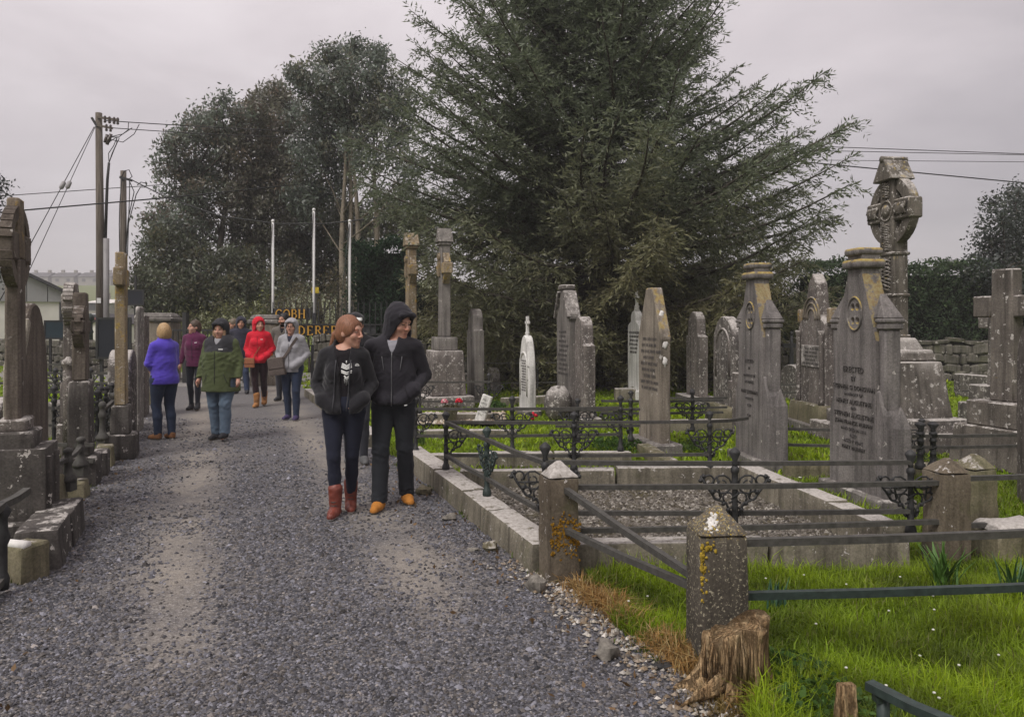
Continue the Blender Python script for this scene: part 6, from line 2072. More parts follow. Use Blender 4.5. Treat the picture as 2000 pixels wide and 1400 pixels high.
# dry tawny grass along the path edge between the two posts
n = 15000
t = rng.random(n)
dd = 4.72 - t * 1.55
xx = .40 + (4.72 - dd) * .40 + rng.normal(size=n) * .055
clump = np.sin(dd * 9) * .5 + np.sin(dd * 23 + 1) * .3
k = (rng.random(n) < .35 + .5 * clump)
xx, dd = xx[k], dd[k]
cols = np.array([[.40, .24, .085]]) * (1 + rng.normal(size=(len(xx), 1)) * .3)
cols[rng.random(len(xx)) < .25] = (.52, .39, .18)
blades('dry_grass', np.stack([xx, dd], 1), rng.uniform(.03, .12, len(xx)), np.full(len(xx), .0028), np.clip(cols * rng.uniform(.5, 1.25, (len(xx), 1)), .01, .6), lean=1.25)
n = 2600
dd = rng.uniform(2.75, 3.3, n); xx = 1.0 + (3.3 - dd) * .35 + rng.normal(size=n) * .12
blades('dry_grass', np.stack([xx, dd], 1), np.full(n, .05), np.full(n, .003), np.clip(np.array([[.14, .10, .03]]) * (1 + rng.normal(size=(n, 1)) * .35), .01, .6), lean=1.4)
# bare soil strip beside the path
b = MB()
b.add([(.28, 4.75, .006), (.72, 3.75, .006), (1.10, 2.6, .006), (1.45, 2.6, .006), (1.12, 3.2, .006), (.86, 3.7, .006), (.42, 4.75, .006)], [tuple(range(7))])
M['soil'] = plain('damp_soil', (.075, .055, .036), .95, .1, .5, 14, 1.0, 60)
tag(b.build('soil_strip', M['soil']), kind='structure')


# long-leaved plants (daffodil leaves) and daisies
def strap_plant(px, py, n, h, label, colr=(.045, .105, .03), spread=.55, w=.006):
    p = gp(px, py)
    root = empty('leaf_clump', p, 0, label, 'plant', 'strap leaved plants in the grass')
    b = MB()
    for i in range(n):
        a = random.uniform(0, 2 * PI); l_ = random.uniform(.08, spread); hh = h * random.uniform(.6, 1.15)
        x0, y0 = random.gauss(0, .03), random.gauss(0, .03)
        s_ = Vector((-math.sin(a), math.cos(a), 0)) * w * random.uniform(.8, 1.3)
        pts = [Vector((x0 + math.cos(a) * hh * l_ * t ** 1.7, y0 + math.sin(a) * hh * l_ * t ** 1.7, hh * t * (1 - .25 * l_ * t))) for t in (0, .35, .7, 1)]
        v = []
        for p_, k_ in zip(pts, (1, 1.1, .9, .15)): v += [p_ - s_ * k_, p_ + s_ * k_]
        b.add(v, [(0, 1, 3, 2), (2, 3, 5, 4), (4, 5, 7, 6)], True)
    me = b.mesh('leaves', plain('strap_leaf', colr, .55, .3, .35, 30)); link('leaves', me, root)


strap_plant(1515, 1190, 22, .17, 'blue green daffodil leaves right of the speckled post', (.035, .085, .045), .3)
strap_plant(1845, 1160, 55, .30, 'large spray of long green leaves in front of the kerb at right', (.055, .12, .02), .6, .007)
strap_plant(1985, 1180, 40, .28, 'dark long leaved clump cut by the right edge', (.035, .085, .028), .8, .007)
strap_plant(825, 868, 40, .22, 'tuft of tall grass leaves beside the path kerb by the hooded man', (.08, .14, .02), .5)
leafy('leafy_weed', gp(1205, 880) + Vector((0, 0, .05)), 700, .42, .06, (0.055, .11, .018), 'low leafy green weeds at the foot of the pointed slab', flat=.3)
leafy('leafy_weed', gp(1355, 885) + Vector((0, 0, .06)), 300, .3, .06, (0.065, .11, .02), 'patch of leafy weeds by the ornate iron post', flat=.4)
leafy('leafy_weed', gp(1780, 915) + Vector((0, 0, .05)), 300, .35, .06, (0.06, .08, .025), 'dull green weeds below the urn topped posts', flat=.4)
leafy('leafy_weed', gp(1545, 1330) + Vector((0, 0, .03)), 420, .24, .035, (0.05, .10, .02), 'clover like weeds right of the rotten stump', flat=.3, aspect=.8)
b = MB()
for i in range(66):
    if i < 24: d = random.gauss(4.55, .25) if i < 14 else random.uniform(2.9, 4.2); x = random.gauss(.42, .12) * d if i < 14 else random.uniform(.42, .68) * d
    else: d = random.uniform(7, 17); x = random.uniform(-.08, .6) * d
    if not bool(on_ground(np.array([x]), np.array([d]))[0]): continue
    r_ = .0075 if d < 6 else .018
    z = random.uniform(.07, .11) if d < 6 else .08
    b.lathe([(r_ * .3, z), (r_, z + .003), (r_ * .9, z + .007), (r_ * .2, z + .009)], (x, d, 0), 6)
tag(b.build('daisies', plain('daisy_white', (.50, .50, .44), .7)), kind='stuff')

# wind-blown dead leaves and bits on the gravel edge
n = 260
dd = rng.uniform(3.0, 9.0, n); side_ = rng.random(n) < .75
xx = np.where(side_, xr(dd) - np.abs(rng.normal(size=n)) * .35, xl(dd) + np.abs(rng.normal(size=n)) * .3)
cl_ = np.array([[.16, .10, .05]]) * rng.uniform(.5, 1.6, (n, 1))
lv = leaves_mesh('leaf_litter', np.stack([xx, dd, np.full(n, .022)], 1), rng.uniform(.02, .05, n), .5, cl_)
tag(lv, kind='stuff')
# small weeds creeping out at the kerb foot and path edges
n = 2600
dd = rng.uniform(3.2, 12, n); k = rng.random(n) < .6
xx = np.where(k, xr(dd) + .02 - np.abs(rng.normal(size=n)) * .05, xl(dd) + np.abs(rng.normal(size=n)) * .06)
ok = np.sin(dd * 5.3) + np.sin(dd * 11.7 + 2) > .55
xx, dd = xx[ok], dd[ok]
blades('verge_weeds', np.stack([xx, dd], 1), np.full(len(xx), .045), np.full(len(xx), .005), np.clip(np.array([[.085, .12, .02]]) * (1 + rng.normal(size=(len(xx), 1)) * .3), .01, .4), lean=.9)

# paler pebbles mixed in along the ragged right edge of the path
n = 1500
dd = rng.uniform(2.8, 5.2, n); xx = xr(dd) - .02 + rng.normal(size=n) * .11
base = np.array([[1, 0, 0], [0.1, 1, 0.1], [-0.95, 0.1, 0], [0, -0.9, 0.1], [0.1, 0.05, 0.8]])
tri = np.array([[0, 1, 4], [1, 2, 4], [2, 3, 4], [3, 0, 4]])
v = base[None] * (1 + rng.uniform(-.35, .35, (n, 5, 3))) * (.011 * rng.uniform(0.5, 1.7, n))[:, None, None]
v[:, :, 0] += xx[:, None]; v[:, :, 1] += dd[:, None]; v[:, :, 2] += .012
pc = np.array([(.34, .31, .26), (.22, .18, .14), (.14, .12, .10), (.45, .42, .38), (.2, .15, .1)])[rng.integers(0, 5, n)] * rng.uniform(.6, 1.2, (n, 1))
tag(link('edge_pebbles', np_mesh('edge_pebbles', v.reshape(-1, 3), tris=(tri[None] + (np.arange(n) * 5)[:, None, None]).reshape(-1, 3), mats=[M['chip']], color=np.repeat(pc, 5, 0))), kind='stuff')
leafy('leafy_weed', Vector((1.28, 3.2, .03)), 500, .22, .04, (0.06, .115, .022), 'dark round leaved weeds in the grass beside the rotten stump', flat=.35, aspect=.7)
leafy('leafy_weed', Vector((1.55, 3.05, .03)), 400, .2, .035, (0.07, .12, .025), 'low weeds near the broken wooden stake', flat=.35, aspect=.6)
# ------------------------------------------------------------------ people: one smooth surface per body, hair or garment
class SDF:
    """smooth union of tapered capsules and ellipsoids, meshed with surface nets"""
    def __init__(s, lo, hi, vox):
        s.lo = np.array(lo, float); s.vox = vox
        s.n = np.ceil((np.array(hi) - s.lo) / vox).astype(int) + 1
        s.g = np.full(s.n, 1.0, np.float32)

    def _win(s, lo, hi):
        a = np.clip(np.floor((np.array(lo) - s.lo) / s.vox).astype(int), 0, s.n)
        b = np.clip(np.ceil((np.array(hi) - s.lo) / s.vox).astype(int) + 1, 0, s.n)
        if (b - a).min() <= 0: return None
        ax = [s.lo[i] + s.vox * np.arange(a[i], b[i]) for i in range(3)]
        X, Y, Z_ = np.meshgrid(*ax, indexing='ij')
        return tuple(slice(a[i], b[i]) for i in range(3)), X, Y, Z_

    def _put(s, w, d, k, op):
        g = s.g[w]
        if op == 'sub':
            h = np.clip(.5 - .5 * (g + d) / max(k, 1e-6), 0, 1) if k > 0 else None
            s.g[w] = (g * (1 - h) - d * h + k * h * (1 - h)) if k > 0 else np.maximum(g, -d)
        else:
            if k > 0:
                h = np.clip(.5 + .5 * (g - d) / k, 0, 1)
                s.g[w] = g * (1 - h) + d * h - k * h * (1 - h)
            else: s.g[w] = np.minimum(g, d)

    def cap(s, a, b, ra, rb, k=.02, op='add', flat=(1, 1)):
        """tapered capsule; flat scales x and y radii"""
        a, b = np.array(a, float), np.array(b, float)
        m = max(ra, rb) * max(1, *flat) + k + .04
        w = s._win(np.minimum(a, b) - m, np.maximum(a, b) + m)
        if w is None: return
        w, X, Y, Z_ = w
        fx, fy = flat
        ba = (b - a) / np.array([fx, fy, 1]); L2 = max((ba * ba).sum(), 1e-9)
        px, py, pz = (X - a[0]) / fx, (Y - a[1]) / fy, Z_ - a[2]
        t = np.clip((px * ba[0] + py * ba[1] + pz * ba[2]) / L2, 0, 1)
        d = np.sqrt((px - t * ba[0]) ** 2 + (py - t * ba[1]) ** 2 + (pz - t * ba[2]) ** 2) - (ra + (rb - ra) * t)
        s._put(w, d * min(fx, fy, 1), k, op)

    def ell(s, c, r, k=.02, op='add', yaw=0.0, pitch=0.0):
        c, r = np.array(c, float), np.array(r, float)
        m = r.max() + k + .04
        w = s._win(c - m, c + m)
        if w is None: return
        w, X, Y, Z_ = w
        X, Y, Z_ = X - c[0], Y - c[1], Z_ - c[2]
        if yaw: ca, sa = math.cos(yaw), math.sin(yaw); X, Y = X * ca + Y * sa, -X * sa + Y * ca
        if pitch: ca, sa = math.cos(pitch), math.sin(pitch); Y, Z_ = Y * ca + Z_ * sa, -Y * sa + Z_ * ca
        q = np.sqrt((X / r[0]) ** 2 + (Y / r[1]) ** 2 + (Z_ / r[2]) ** 2)
        s._put(w, (q - 1) * r.min(), k, op)

    def plane(s, axis, v, keep_above=True, win=None):
        """cut away everything below (or above) a plane"""
        ax = s.lo[axis] + s.vox * np.arange(s.n[axis])
        d = (v - ax) if keep_above else (ax - v)
        sh = [1, 1, 1]; sh[axis] = -1
        d = d.reshape(sh).astype(np.float32)
        if win is None: s.g = np.maximum(s.g, d)
        else:
            a = np.clip(((np.array(win[0]) - s.lo) / s.vox).astype(int), 0, s.n); b = np.clip(((np.array(win[1]) - s.lo) / s.vox).astype(int), 0, s.n)
            w = tuple(slice(a[i], b[i]) for i in range(3))
            dd = np.broadcast_to(d, s.g.shape)[w]
            s.g[w] = np.maximum(s.g[w], dd)

    def wrinkle(s, fn):
        ax = [s.lo[i] + s.vox * np.arange(s.n[i]) for i in range(3)]
        near = np.abs(s.g) < .05
        i = np.nonzero(near)
        s.g[near] += fn(ax[0][i[0]], ax[1][i[1]], ax[2][i[2]]).astype(np.float32)

    def mesh(s):
        g = s.g
        ins = g < 0
        c = np.zeros(np.array(g.shape) - 1, np.int8)
        for dx in (0, 1):
            for dy in (0, 1):
                for dz in (0, 1):
                    c += ins[dx:g.shape[0] - 1 + dx, dy:g.shape[1] - 1 + dy, dz:g.shape[2] - 1 + dz]
        cells = np.argwhere((c > 0) & (c < 8))
        idx = -np.ones(c.shape, np.int64)
        idx[tuple(cells.T)] = np.arange(len(cells))
        acc = np.zeros((len(cells), 3)); cnt = np.zeros(len(cells))
        corners = [(a, b, d) for a in (0, 1) for b in (0, 1) for d in (0, 1)]
        for i, p in enumerate(corners):
            for j in range(i + 1, 8):
                q = corners[j]
                if sum(abs(p[k] - q[k]) for k in range(3)) != 1: continue
                gp_ = g[cells[:, 0] + p[0], cells[:, 1] + p[1], cells[:, 2] + p[2]]
                gq = g[cells[:, 0] + q[0], cells[:, 1] + q[1], cells[:, 2] + q[2]]
                m = (gp_ < 0) != (gq < 0)
                t = np.where(m, gp_ / np.where(m, gp_ - gq, 1), 0)
                pt = np.array(p)[None] + t[:, None] * (np.array(q) - np.array(p))[None]
                acc[m] += pt[m]; cnt[m] += 1
        v = s.lo + s.vox * (cells + acc / np.maximum(cnt, 1)[:, None])
        quads = []
        for ax in range(3):
            a1, a2 = (ax + 1) % 3, (ax + 2) % 3
            sl0 = [slice(None)] * 3; sl1 = [slice(None)] * 3
            sl0[ax] = slice(0, -1); sl1[ax] = slice(1, None)
            ch = ins[tuple(sl0)] != ins[tuple(sl1)]
            e = np.argwhere(ch)
            e = e[(e[:, a1] > 0) & (e[:, a2] > 0) & (e[:, a1] < g.shape[a1] - 1) & (e[:, a2] < g.shape[a2] - 1)]
            def ci(o1, o2):
                k = e.copy(); k[:, a1] += o1; k[:, a2] += o2
                return idx[k[:, 0], k[:, 1], k[:, 2]]
            q = np.stack([ci(-1, -1), ci(0, -1), ci(0, 0), ci(-1, 0)], 1)
            inside0 = ins[e[:, 0], e[:, 1], e[:, 2]]
            q[~inside0] = q[~inside0][:, ::-1]
            quads.append(q)
        q = np.concatenate(quads)
        q = q[(q >= 0).all(1)]
        return v, q


def folds(amp, seed, n=14, where=()):
    """irregular drape: a few plane waves in scattered, mostly slanting directions, patchily strong"""
    r_ = np.random.default_rng(seed)
    d = unit(np.stack([r_.normal(size=n) * .75, r_.normal(size=n) * .75, r_.normal(size=n) * 1.0], 1)) * (2 * PI / r_.uniform(.055, .15, n))[:, None]
    ph = r_.uniform(0, 6.28, n); q = r_.uniform(-1, 1, (n, 3)) * 9; p2 = r_.uniform(0, 6, n)
    def f(x, y, z):
        o = 0
        for k in range(n):
            w = np.sin(d[k, 0] * x + d[k, 1] * y + d[k, 2] * z + ph[k])
            m = np.clip(np.sin(q[k, 0] * x + q[k, 1] * y + q[k, 2] * z + p2[k]), 0, 1)
            o = o + (1 - np.abs(w) * 1.6) * m
        w = .18 if where else 1.0
        for zc, sz, k in where: w = w + k * np.exp(-((z - zc) / sz) ** 2)
        return -amp * o * .55 * w
    return f


SKIN = {}
def skin_mat(tone):
    if tone not in SKIN:
        col = {'fair': (.46, .27, .20), 'mid': (.40, .225, .155)}[tone]
        g = G('skin_' + tone, .55, .35)
        c = g.mix(g.step(g.noise(14, 3, vec=g.objco()), .35, .7), col, (col[0] * 1.02, col[1] * .82, col[2] * .78))
        g.bsdf.inputs['Subsurface Weight'].default_value = .08
        SKIN[tone] = g.done(c)
    return SKIN[tone]


M['lip'] = plain('lips', (.34, .16, .13), .5, .3, .1)
M['eye'] = plain('eye_dark', (.035, .025, .02), .3, .5, .1)
M['eye_white'] = plain('eye_white', (.48, .45, .42), .3, .5, .05)
M['sole'] = plain('shoe_sole', (.20, .17, .13), .8, .2, .2)
M['zip'] = plain('metal_zip', (.12, .12, .125), .4, .5, .2, 60, metal=.5)
M['logo'] = plain('white_stitching', (.62, .62, .60), .8, .2, .05)
BROW = {}


def rot2(p, a):
    return np.array([p[0] * math.cos(a) - p[1] * math.sin(a), p[0] * math.sin(a) + p[1] * math.cos(a), p[2]])


def person(label, X, D, h, heading, build=1.0, hips=1.0, female=True, feet=((-.10, .02, 0, 0), (.10, -.02, 0, 0)), arms=('pocket', 'pocket'), head=(0, 0), skin='fair',
           hair=None, top=None, legs=None, shoes=None, vox=.010, lean=0.0, beard=None):
    """canonical figure 1.70 m tall facing -y; left is +x.  heading turns it about z (0 = towards the camera)"""
    s = h / 1.70
    W = build
    sw = (.165 if female else .188) * (.6 + .4 * W)            # shoulder half width
    hw = .088 * hips
    HIP = [np.array([-hw, .0, .90]), np.array([hw, 0, .90])]
    ANK = []; KNE = []
    for i, (fx, fy, lift, yaw) in enumerate(feet):
        a_ = np.array([fx, fy + .03, .085 + lift]); ANK.append(a_)
        mid = (HIP[i] + a_) / 2 + np.array([0, -.035 - .35 * lift, .015]); mid[2] = HIP[i][2] * .52 + a_[2] * .48
        KNE.append(mid)
    SH = [np.array([-sw, .01, 1.375]), np.array([sw, .01, 1.375])]
    ELB = []; WR = []
    for i, md in enumerate(arms):
        sx = -1 if i == 0 else 1
        if md == 'pocket': e_ = np.array([sx * (sw + .080 * (.7 + .3 * W)), .075, 1.12]); w_ = np.array([sx * (.175 + .05 * (W - 1)), -.085 - .05 * (W - 1), 1.0])
        elif md == 'side': e_ = np.array([sx * (sw + .055 + .06 * (W - 1)), .03, 1.125]); w_ = np.array([sx * (sw + .075 + .06 * (W - 1)), -.06, .90])
        elif md == 'back': e_ = np.array([sx * (sw + .05), .09, 1.13]); w_ = np.array([sx * (sw + .045), .09, .895])
        else: e_ = np.array([sx * (sw + .05), -.04, 1.125]); w_ = np.array([sx * .07, -.19, 1.035])
        ELB.append(e_); WR.append(w_)
    hy, hp = head[0], -head[1]
    HC = np.array([lean, -.012, 1.572])
    ca, sa = math.cos(hp), math.sin(hp)
    HS_ = top.get('head', 1.08)
    def hd(p):
        """head-local -> figure"""
        x, y, z = p[0] * HS_, p[1] * HS_, p[2] * HS_
        y, z = y * ca - z * sa, y * sa + z * ca
        q_ = rot2((x, y, z), hy)
        return HC + q_
    fs = .96 if female else 1.0
    lo = np.array([-.52, -.42, -.03]); hi = np.array([.52, .46, 1.80])
    SKc = skin_mat(skin)
    # ---- body
    B = SDF(lo, hi, vox)
    B.cap((0, .0, .95), (0, .005, 1.12), .125, .115, .05, flat=(1.15, .8))
    B.cap((0, .005, 1.12), (0, .01, 1.33), .118, .135, .05, flat=(1.15, .78))
    B.cap((-sw * .75, .01, 1.385), (sw * .75, .01, 1.385), .06, .06, .05)
    for i in (0, 1):
        B.cap(HIP[i], KNE[i], .068, .042, .01); B.cap(KNE[i], ANK[i], .042, .026, .008)
        f_ = feet[i]; d_ = rot2((0, -1, 0), f_[3])
        B.cap(ANK[i] + np.array([0, 0, -.045]), ANK[i] + d_ * .12 + np.array([0, 0, -.055]), .035, .03, .03)
        B.cap(SH[i], ELB[i], .047, .038, .04); B.cap(ELB[i], WR[i], .037, .026, .02)
        # hand: palm, four fingers, thumb
        dv = WR[i] - ELB[i]; dv /= np.linalg.norm(dv)
        if arms[i] == 'pocket': dv = np.array([.62 if i == 0 else -.62, -.10, -.45]); dv /= np.linalg.norm(dv)
        sd = np.cross(dv, np.array([-1.0 if i == 0 else 1.0, 0, 0])); sd = sd / max(np.linalg.norm(sd), 1e-6)
        pal = WR[i] + dv * (.03 if arms[i] == 'pocket' else .05)
        B.cap(WR[i], pal + dv * .03, .025, .033, .012)
        for k, (o_, l_) in enumerate(((-.03, .058), (-.010, .072), (.010, .068), (.028, .052))):
            b0 = pal + sd * o_ + dv * .035
            b1 = b0 + dv * l_ * .55; b2 = b1 + dv * l_ * .4 + np.array([(.016 if i == 0 else -.016), 0, 0])
            B.cap(b0, b1, .0095, .009, .004); B.cap(b1, b2, .009, .0075, .004)
        B.cap(pal - sd * .025, pal - sd * .055 + dv * .045, .011, .009, .008)
    B.cap((0, .012, 1.40), HC + np.array([0, .018, -.06]), .056 * fs, .050 * fs, .035)
    def E(c, r, k=.02, op='add'): B.ell(hd(c), np.array(r) * HS_, k, op, hy, hp)
    def Cp(a_, b_, ra, rb, k=.01, op='add'): B.cap(hd(a_), hd(b_), ra, rb, k, op)
    E((0, .012, .03), (.074 * fs, .094, .098), .02)
    E((0, -.028, -.045), (.056 * fs, .062, .062), .035)
    E((0, -.066, -.092), (.022, .022, .018), .025)
    Cp((-.036, -.078, .034), (.036, -.078, .034), .012, .012, .014)
    for sx in (-1, 1):
        E((sx * .040, -.060, -.022), (.024, .024, .024), .022)
        E((sx * .030, -.094, .012), (.018, .014, .012), .010, 'sub')
        E((sx * .030, -.080, .011), (.0125, .010, .010), .003)
        E((sx * .076 * fs, .012, -.008), (.009, .020, .032), .006)
    Cp((0, -.090, .022), (0, -.112, -.022), .008, .0125, .009)
    E((-.012, -.100, -.026), (.010, .011, .008), .006); E((.012, -.100, -.026), (.010, .011, .008), .006)
    Cp((-.018, -.0865, -.056), (.018, -.0865, -.056), .0065, .0065, .006)
    Cp((-.016, -.084, -.067), (.016, -.084, -.067), .0075, .0075, .006)
    v, q = B.mesh()
    # colour regions of the face
    ctr = v[q].mean(1)
    loc = (ctr - HC) / HS_
    loc = np.stack([loc[:, 0] * math.cos(hy) + loc[:, 1] * math.sin(hy), -loc[:, 0] * math.sin(hy) + loc[:, 1] * math.cos(hy), loc[:, 2]], 1)
    loc = np.stack([loc[:, 0], loc[:, 1] * ca + loc[:, 2] * sa, -loc[:, 1] * sa + loc[:, 2] * ca], 1)
    mi = np.zeros(len(q), np.int32)
    fr_ = loc[:, 1] < -.06
    mi[fr_ & (np.abs(loc[:, 0]) < .016) & (loc[:, 2] < -.053) & (loc[:, 2] > -.069)] = 1
    for sx in (-1, 1):
        ex = (loc[:, 0] - sx * .030); ez = loc[:, 2] - .011
        mi[fr_ & (ex ** 2 / .0115 ** 2 + ez ** 2 / .0044 ** 2 < 1)] = 2
        mi[fr_ & (np.abs(ex) < .020) & (np.abs(loc[:, 2] - .034 + abs(1) * 6 * ex ** 2) < .0032)] = 3
    bc = (hair or {}).get('col', (.03, .02, .015)) if not beard else beard
    key = tuple(np.round(np.array(bc) * (1.0 if beard else 1.25) + (0 if beard else .035), 3))
    if key not in BROW: BROW[key] = plain('brow_hair', key, .9, .1)
    if beard:
        bd = (loc[:, 2] < -.034) & (loc[:, 1] < .01) & (mi == 0) & (loc[:, 2] > -.125) & (np.abs(loc[:, 0]) < .09) & ~((np.abs(loc[:, 0]) < .014) & (loc[:, 2] > -.046))
        mi[bd] = 3
    root = link('person', np_mesh('person', v * s, quads=q, mats=[SKc, M['lip'], M['eye'], BROW[key]], smooth=True, mat_idx=mi), None, (X, D, 0), heading)
    tag(root, label, 'person', 'walkers on the cemetery path')
    out = {'root': root, 's': s, 'HC': HC, 'hd': hd, 'WR': WR, 'ELB': ELB, 'SH': SH}

    def garment(name, S, mats, midx=None, parent=None):
        v_, q_ = S.mesh()
        m_ = midx(v_[q_].mean(1)) if midx else None
        o = link(name, np_mesh(name, v_ * s, quads=q_, mats=mats, smooth=True, mat_idx=m_), parent or root)
        return o, v_
    # ---- trousers
    T = SDF(lo, (hi[0], hi[1], 1.1), vox)
    f_ = legs.get('fit', 1.0); hem = legs.get('hem', .075)
    T.cap((-hw * .55, .012, .935), (hw * .55, .012, .935), .118 * hips, .118 * hips, .04, flat=(1.0, .92))
    T.ell((0, .065, .90), (.145 * hips, .085, .10), .05)
    T.cap((0, 0, .95), (0, 0, 1.02), .13 * hips, .12 * hips, .03, flat=(1.15, .85))
    for i in (0, 1):
        T.cap(HIP[i] + np.array([0, 0.01, -.03]), KNE[i], .096 * hips * (.55 + .45 * f_), .062 * f_, .035)
        cal = (KNE[i] * .6 + ANK[i] * .4) + np.array([0, .018, 0])
        T.cap(KNE[i], cal, .062 * f_, .060 * f_, .02); T.cap(cal, ANK[i] + np.array([0, 0, hem - .075]), .060 * f_, .044 * f_ * legs.get('flare', 1.0), .02)
    T.wrinkle(folds(.0034 * legs.get('wr', 1.0), 11 + len(label), where=((.49, .09, .8), (.13, .07, 1.0), (.87, .07, .8))))
    for i in (0, 1):
        c0 = ANK[i] + np.array([0, 0, hem - .085])
        T.plane(2, c0[2], True, ((c0[0] - .10 if True else 0, c0[1] - .14, -.1), (c0[0] + .10, c0[1] + .14, c0[2] + .10)))
    T.plane(2, 1.03, False)
    out['legs'], _ = garment('trousers', T, [legs['mat']])
    # ---- shoes
    for i in (0, 1):
        fx, fy, lift, yaw = feet[i]
        S = SDF(lo[:2].tolist() + [-.05 + lift * 0], (hi[0], hi[1], .40 + lift), vox * .8)
        bt = shoes.get('height', .0)
        d_ = rot2((0, -1, 0), yaw)
        tilt = -.35 * lift
        hl = ANK[i] + np.array([0, .012, -.042]); toe = ANK[i] + d_ * .150 + np.array([0, 0, -.050 + lift * .5])
        S.cap(hl, ANK[i] + d_ * .06 + np.array([0, 0, -.040 + lift * .2]), .043, .045, .02); S.cap(ANK[i] + d_ * .05 + np.array([0, 0, -.045 + lift * .2]), toe, .046, .034, .025)
        S.cap(ANK[i] + np.array([0, .005, -.03]), ANK[i] + np.array([0, .008, .0 + bt]), .048, .050 + .012 * (bt > .05), .02)
        zb = ANK[i][2] - .085
        S.plane(2, zb, True)
        S.wrinkle(folds(.002, 5))
        v_, q_ = S.mesh()
        zc_ = v_[q_].mean(1)[:, 2]
        mi_ = (zc_ < zb + .024).astype(np.int32)
        o = link('boot' if bt > .05 else 'shoe', np_mesh('shoe', v_ * s, quads=q_, mats=[shoes['mat'], shoes.get('sole', M['sole'])], smooth=True, mat_idx=mi_), root)
        if shoes.get('lace'):
            b = MB()
            for k in range(4):
                c_ = ANK[i] + d_ * (.055 + .0 * k) + np.array([0, 0, -.005 + .028 * k])
                yy = c_ - d_ * .018 * k * .4
                b.tube([Vector(yy + np.array([-.028, 0, 0])) * s, Vector(yy + d_ * .012) * s, Vector(yy + np.array([.028, 0, 0])) * s], .0035, 4)
            b.build('laces', shoes['lace'], o)
    # ---- inner shirt showing at the neck or through an open front
    th = top.get('thick', 1.0)
    if top.get('shirt'):
        S = SDF((-.4, -.35, max(.85, top.get('hem', .86) + .03)), (.4, .35, 1.55), vox)
        S.cap((0, .0, .93), (0, .005, 1.12), .135 * W, .126 * W, .05, flat=(1.15, .84)); S.cap((0, .005, 1.12), (0, .008, 1.33), .130 * W, .142 * (.5 + .5 * W), .05, flat=(1.15, .82))
        if female:
            for sx in (-1, 1): S.ell((sx * .07, -.095 * W, 1.235), (.062, .05, .058), .04)
        S.cap((-sw * .72, .01, 1.385), (sw * .72, .01, 1.385), .062, .062, .05)
        S.cap((0, .012, 1.39), (0, .005, 1.452), .070, .064, .02)
        S.cap((0, -.02, 1.46), (0, -.05, 1.60), .062, .085, .008, 'sub')
        S.wrinkle(folds(.002, 3))
        out['shirt'], out['shirt_v'] = garment('shirt', S, [top['shirt']])
    # ---- jacket
    J = SDF((-.52, -.42, .66), (.52, .46, 1.66), vox)
    hemz = top.get('hem', .86)
    ch = .152 * (.55 + .45 * W) * th
    J.cap((0, .004, 1.12), (0, .012, 1.34), .143 * W * th, ch, .06, flat=(1.17, .86))
    J.cap((0, .006, hemz - .05), (0, .004, 1.12), .147 * max(W, hips * .98) * th * top.get('flare', 1.0), .143 * W * th, .06, flat=(1.17, .90))
    if female:
        for sx in (-1, 1): J.ell((sx * .07, -.098 * W * th, 1.235), (.07, .055, .07), .05)
    J.cap((-sw * .62, .012, 1.375), (sw * .62, .012, 1.375), .064 * th, .064 * th, .06)
    J.cap((0, .02, 1.36), (0, .016, 1.44), .105, .070, .06)
    J.ell((0, .062, .89), (.155 * hips + .016, .112, .14), .05)
    for i in (0, 1):
        J.cap(SH[i], ELB[i], .062 * th, .054 * th, .04); J.cap(ELB[i], WR[i], .053 * th, .044 * th, .02)
        if arms[i] == 'pocket':
            J.cap(WR[i], WR[i] + np.array([(.115 if i == 0 else -.115), -.026, -.085]), .060 * th, .060, .035)
    J.wrinkle(folds(.0050 * top.get('wr', 1.0), 21 + len(label), where=((1.12, .10, .8), (.92, .10, .5), (1.32, .05, .4))))
    col_h = top.get('collar', .03)
    if col_h:
        J.cap((0, .016, 1.42), (0, .010, 1.445 + col_h), .083, .086, .02)
    J.cap((0, .008, 1.40), (0, -.006, 1.62), .066, .080, .006, 'sub')
    if top.get('vneck'):
        J.cap((0, -.10, 1.33), (0, -.11, 1.47), .012, .062, .008, 'sub', flat=(1, 1.5))
    if top.get('open'):
        ow = top['open']
        Xg = (J.lo[0] + J.vox * np.arange(J.n[0])).reshape(-1, 1, 1); Yg = (J.lo[1] + J.vox * np.arange(J.n[1])).reshape(1, -1, 1); Zg = (J.lo[2] + J.vox * np.arange(J.n[2])).reshape(1, 1, -1)
        wdt = ow + .035 * np.clip((Zg - 1.25) / .2, 0, 1) + top.get('skew', 0) * 0
        dd = np.abs(Xg - .012 - top.get('skew', 0) * (1.2 - Zg)) - wdt
        dw = np.maximum(dd, Yg + .02)
        J.g = np.maximum(J.g, -dw.astype(np.float32))
    J.plane(2, hemz, True)
    for i in (0, 1):
        if arms[i] != 'pocket':
            c0 = WR[i]
            J.plane(2, c0[2] - .008 if arms[i] != 'front' else -1, True, ((c0[0] - .08, c0[1] - .09, c0[2] - .12), (c0[0] + .08, c0[1] + .09, c0[2] + .05)))
    mats = [top['mat']] + ([top['mat2']] if top.get('mat2') else [])
    jf = None
    if top.get('mat2'):
        yz = top.get('yoke', 1.30)
        jf = lambda c: ((c[:, 2] > yz - .02 * np.abs(c[:, 0]) * 4) & (np.abs(c[:, 0]) < sw + .02)).astype(np.int32)
    out['jacket'], jv = garment('jacket', J, mats, jf)
    out['jv'] = jv
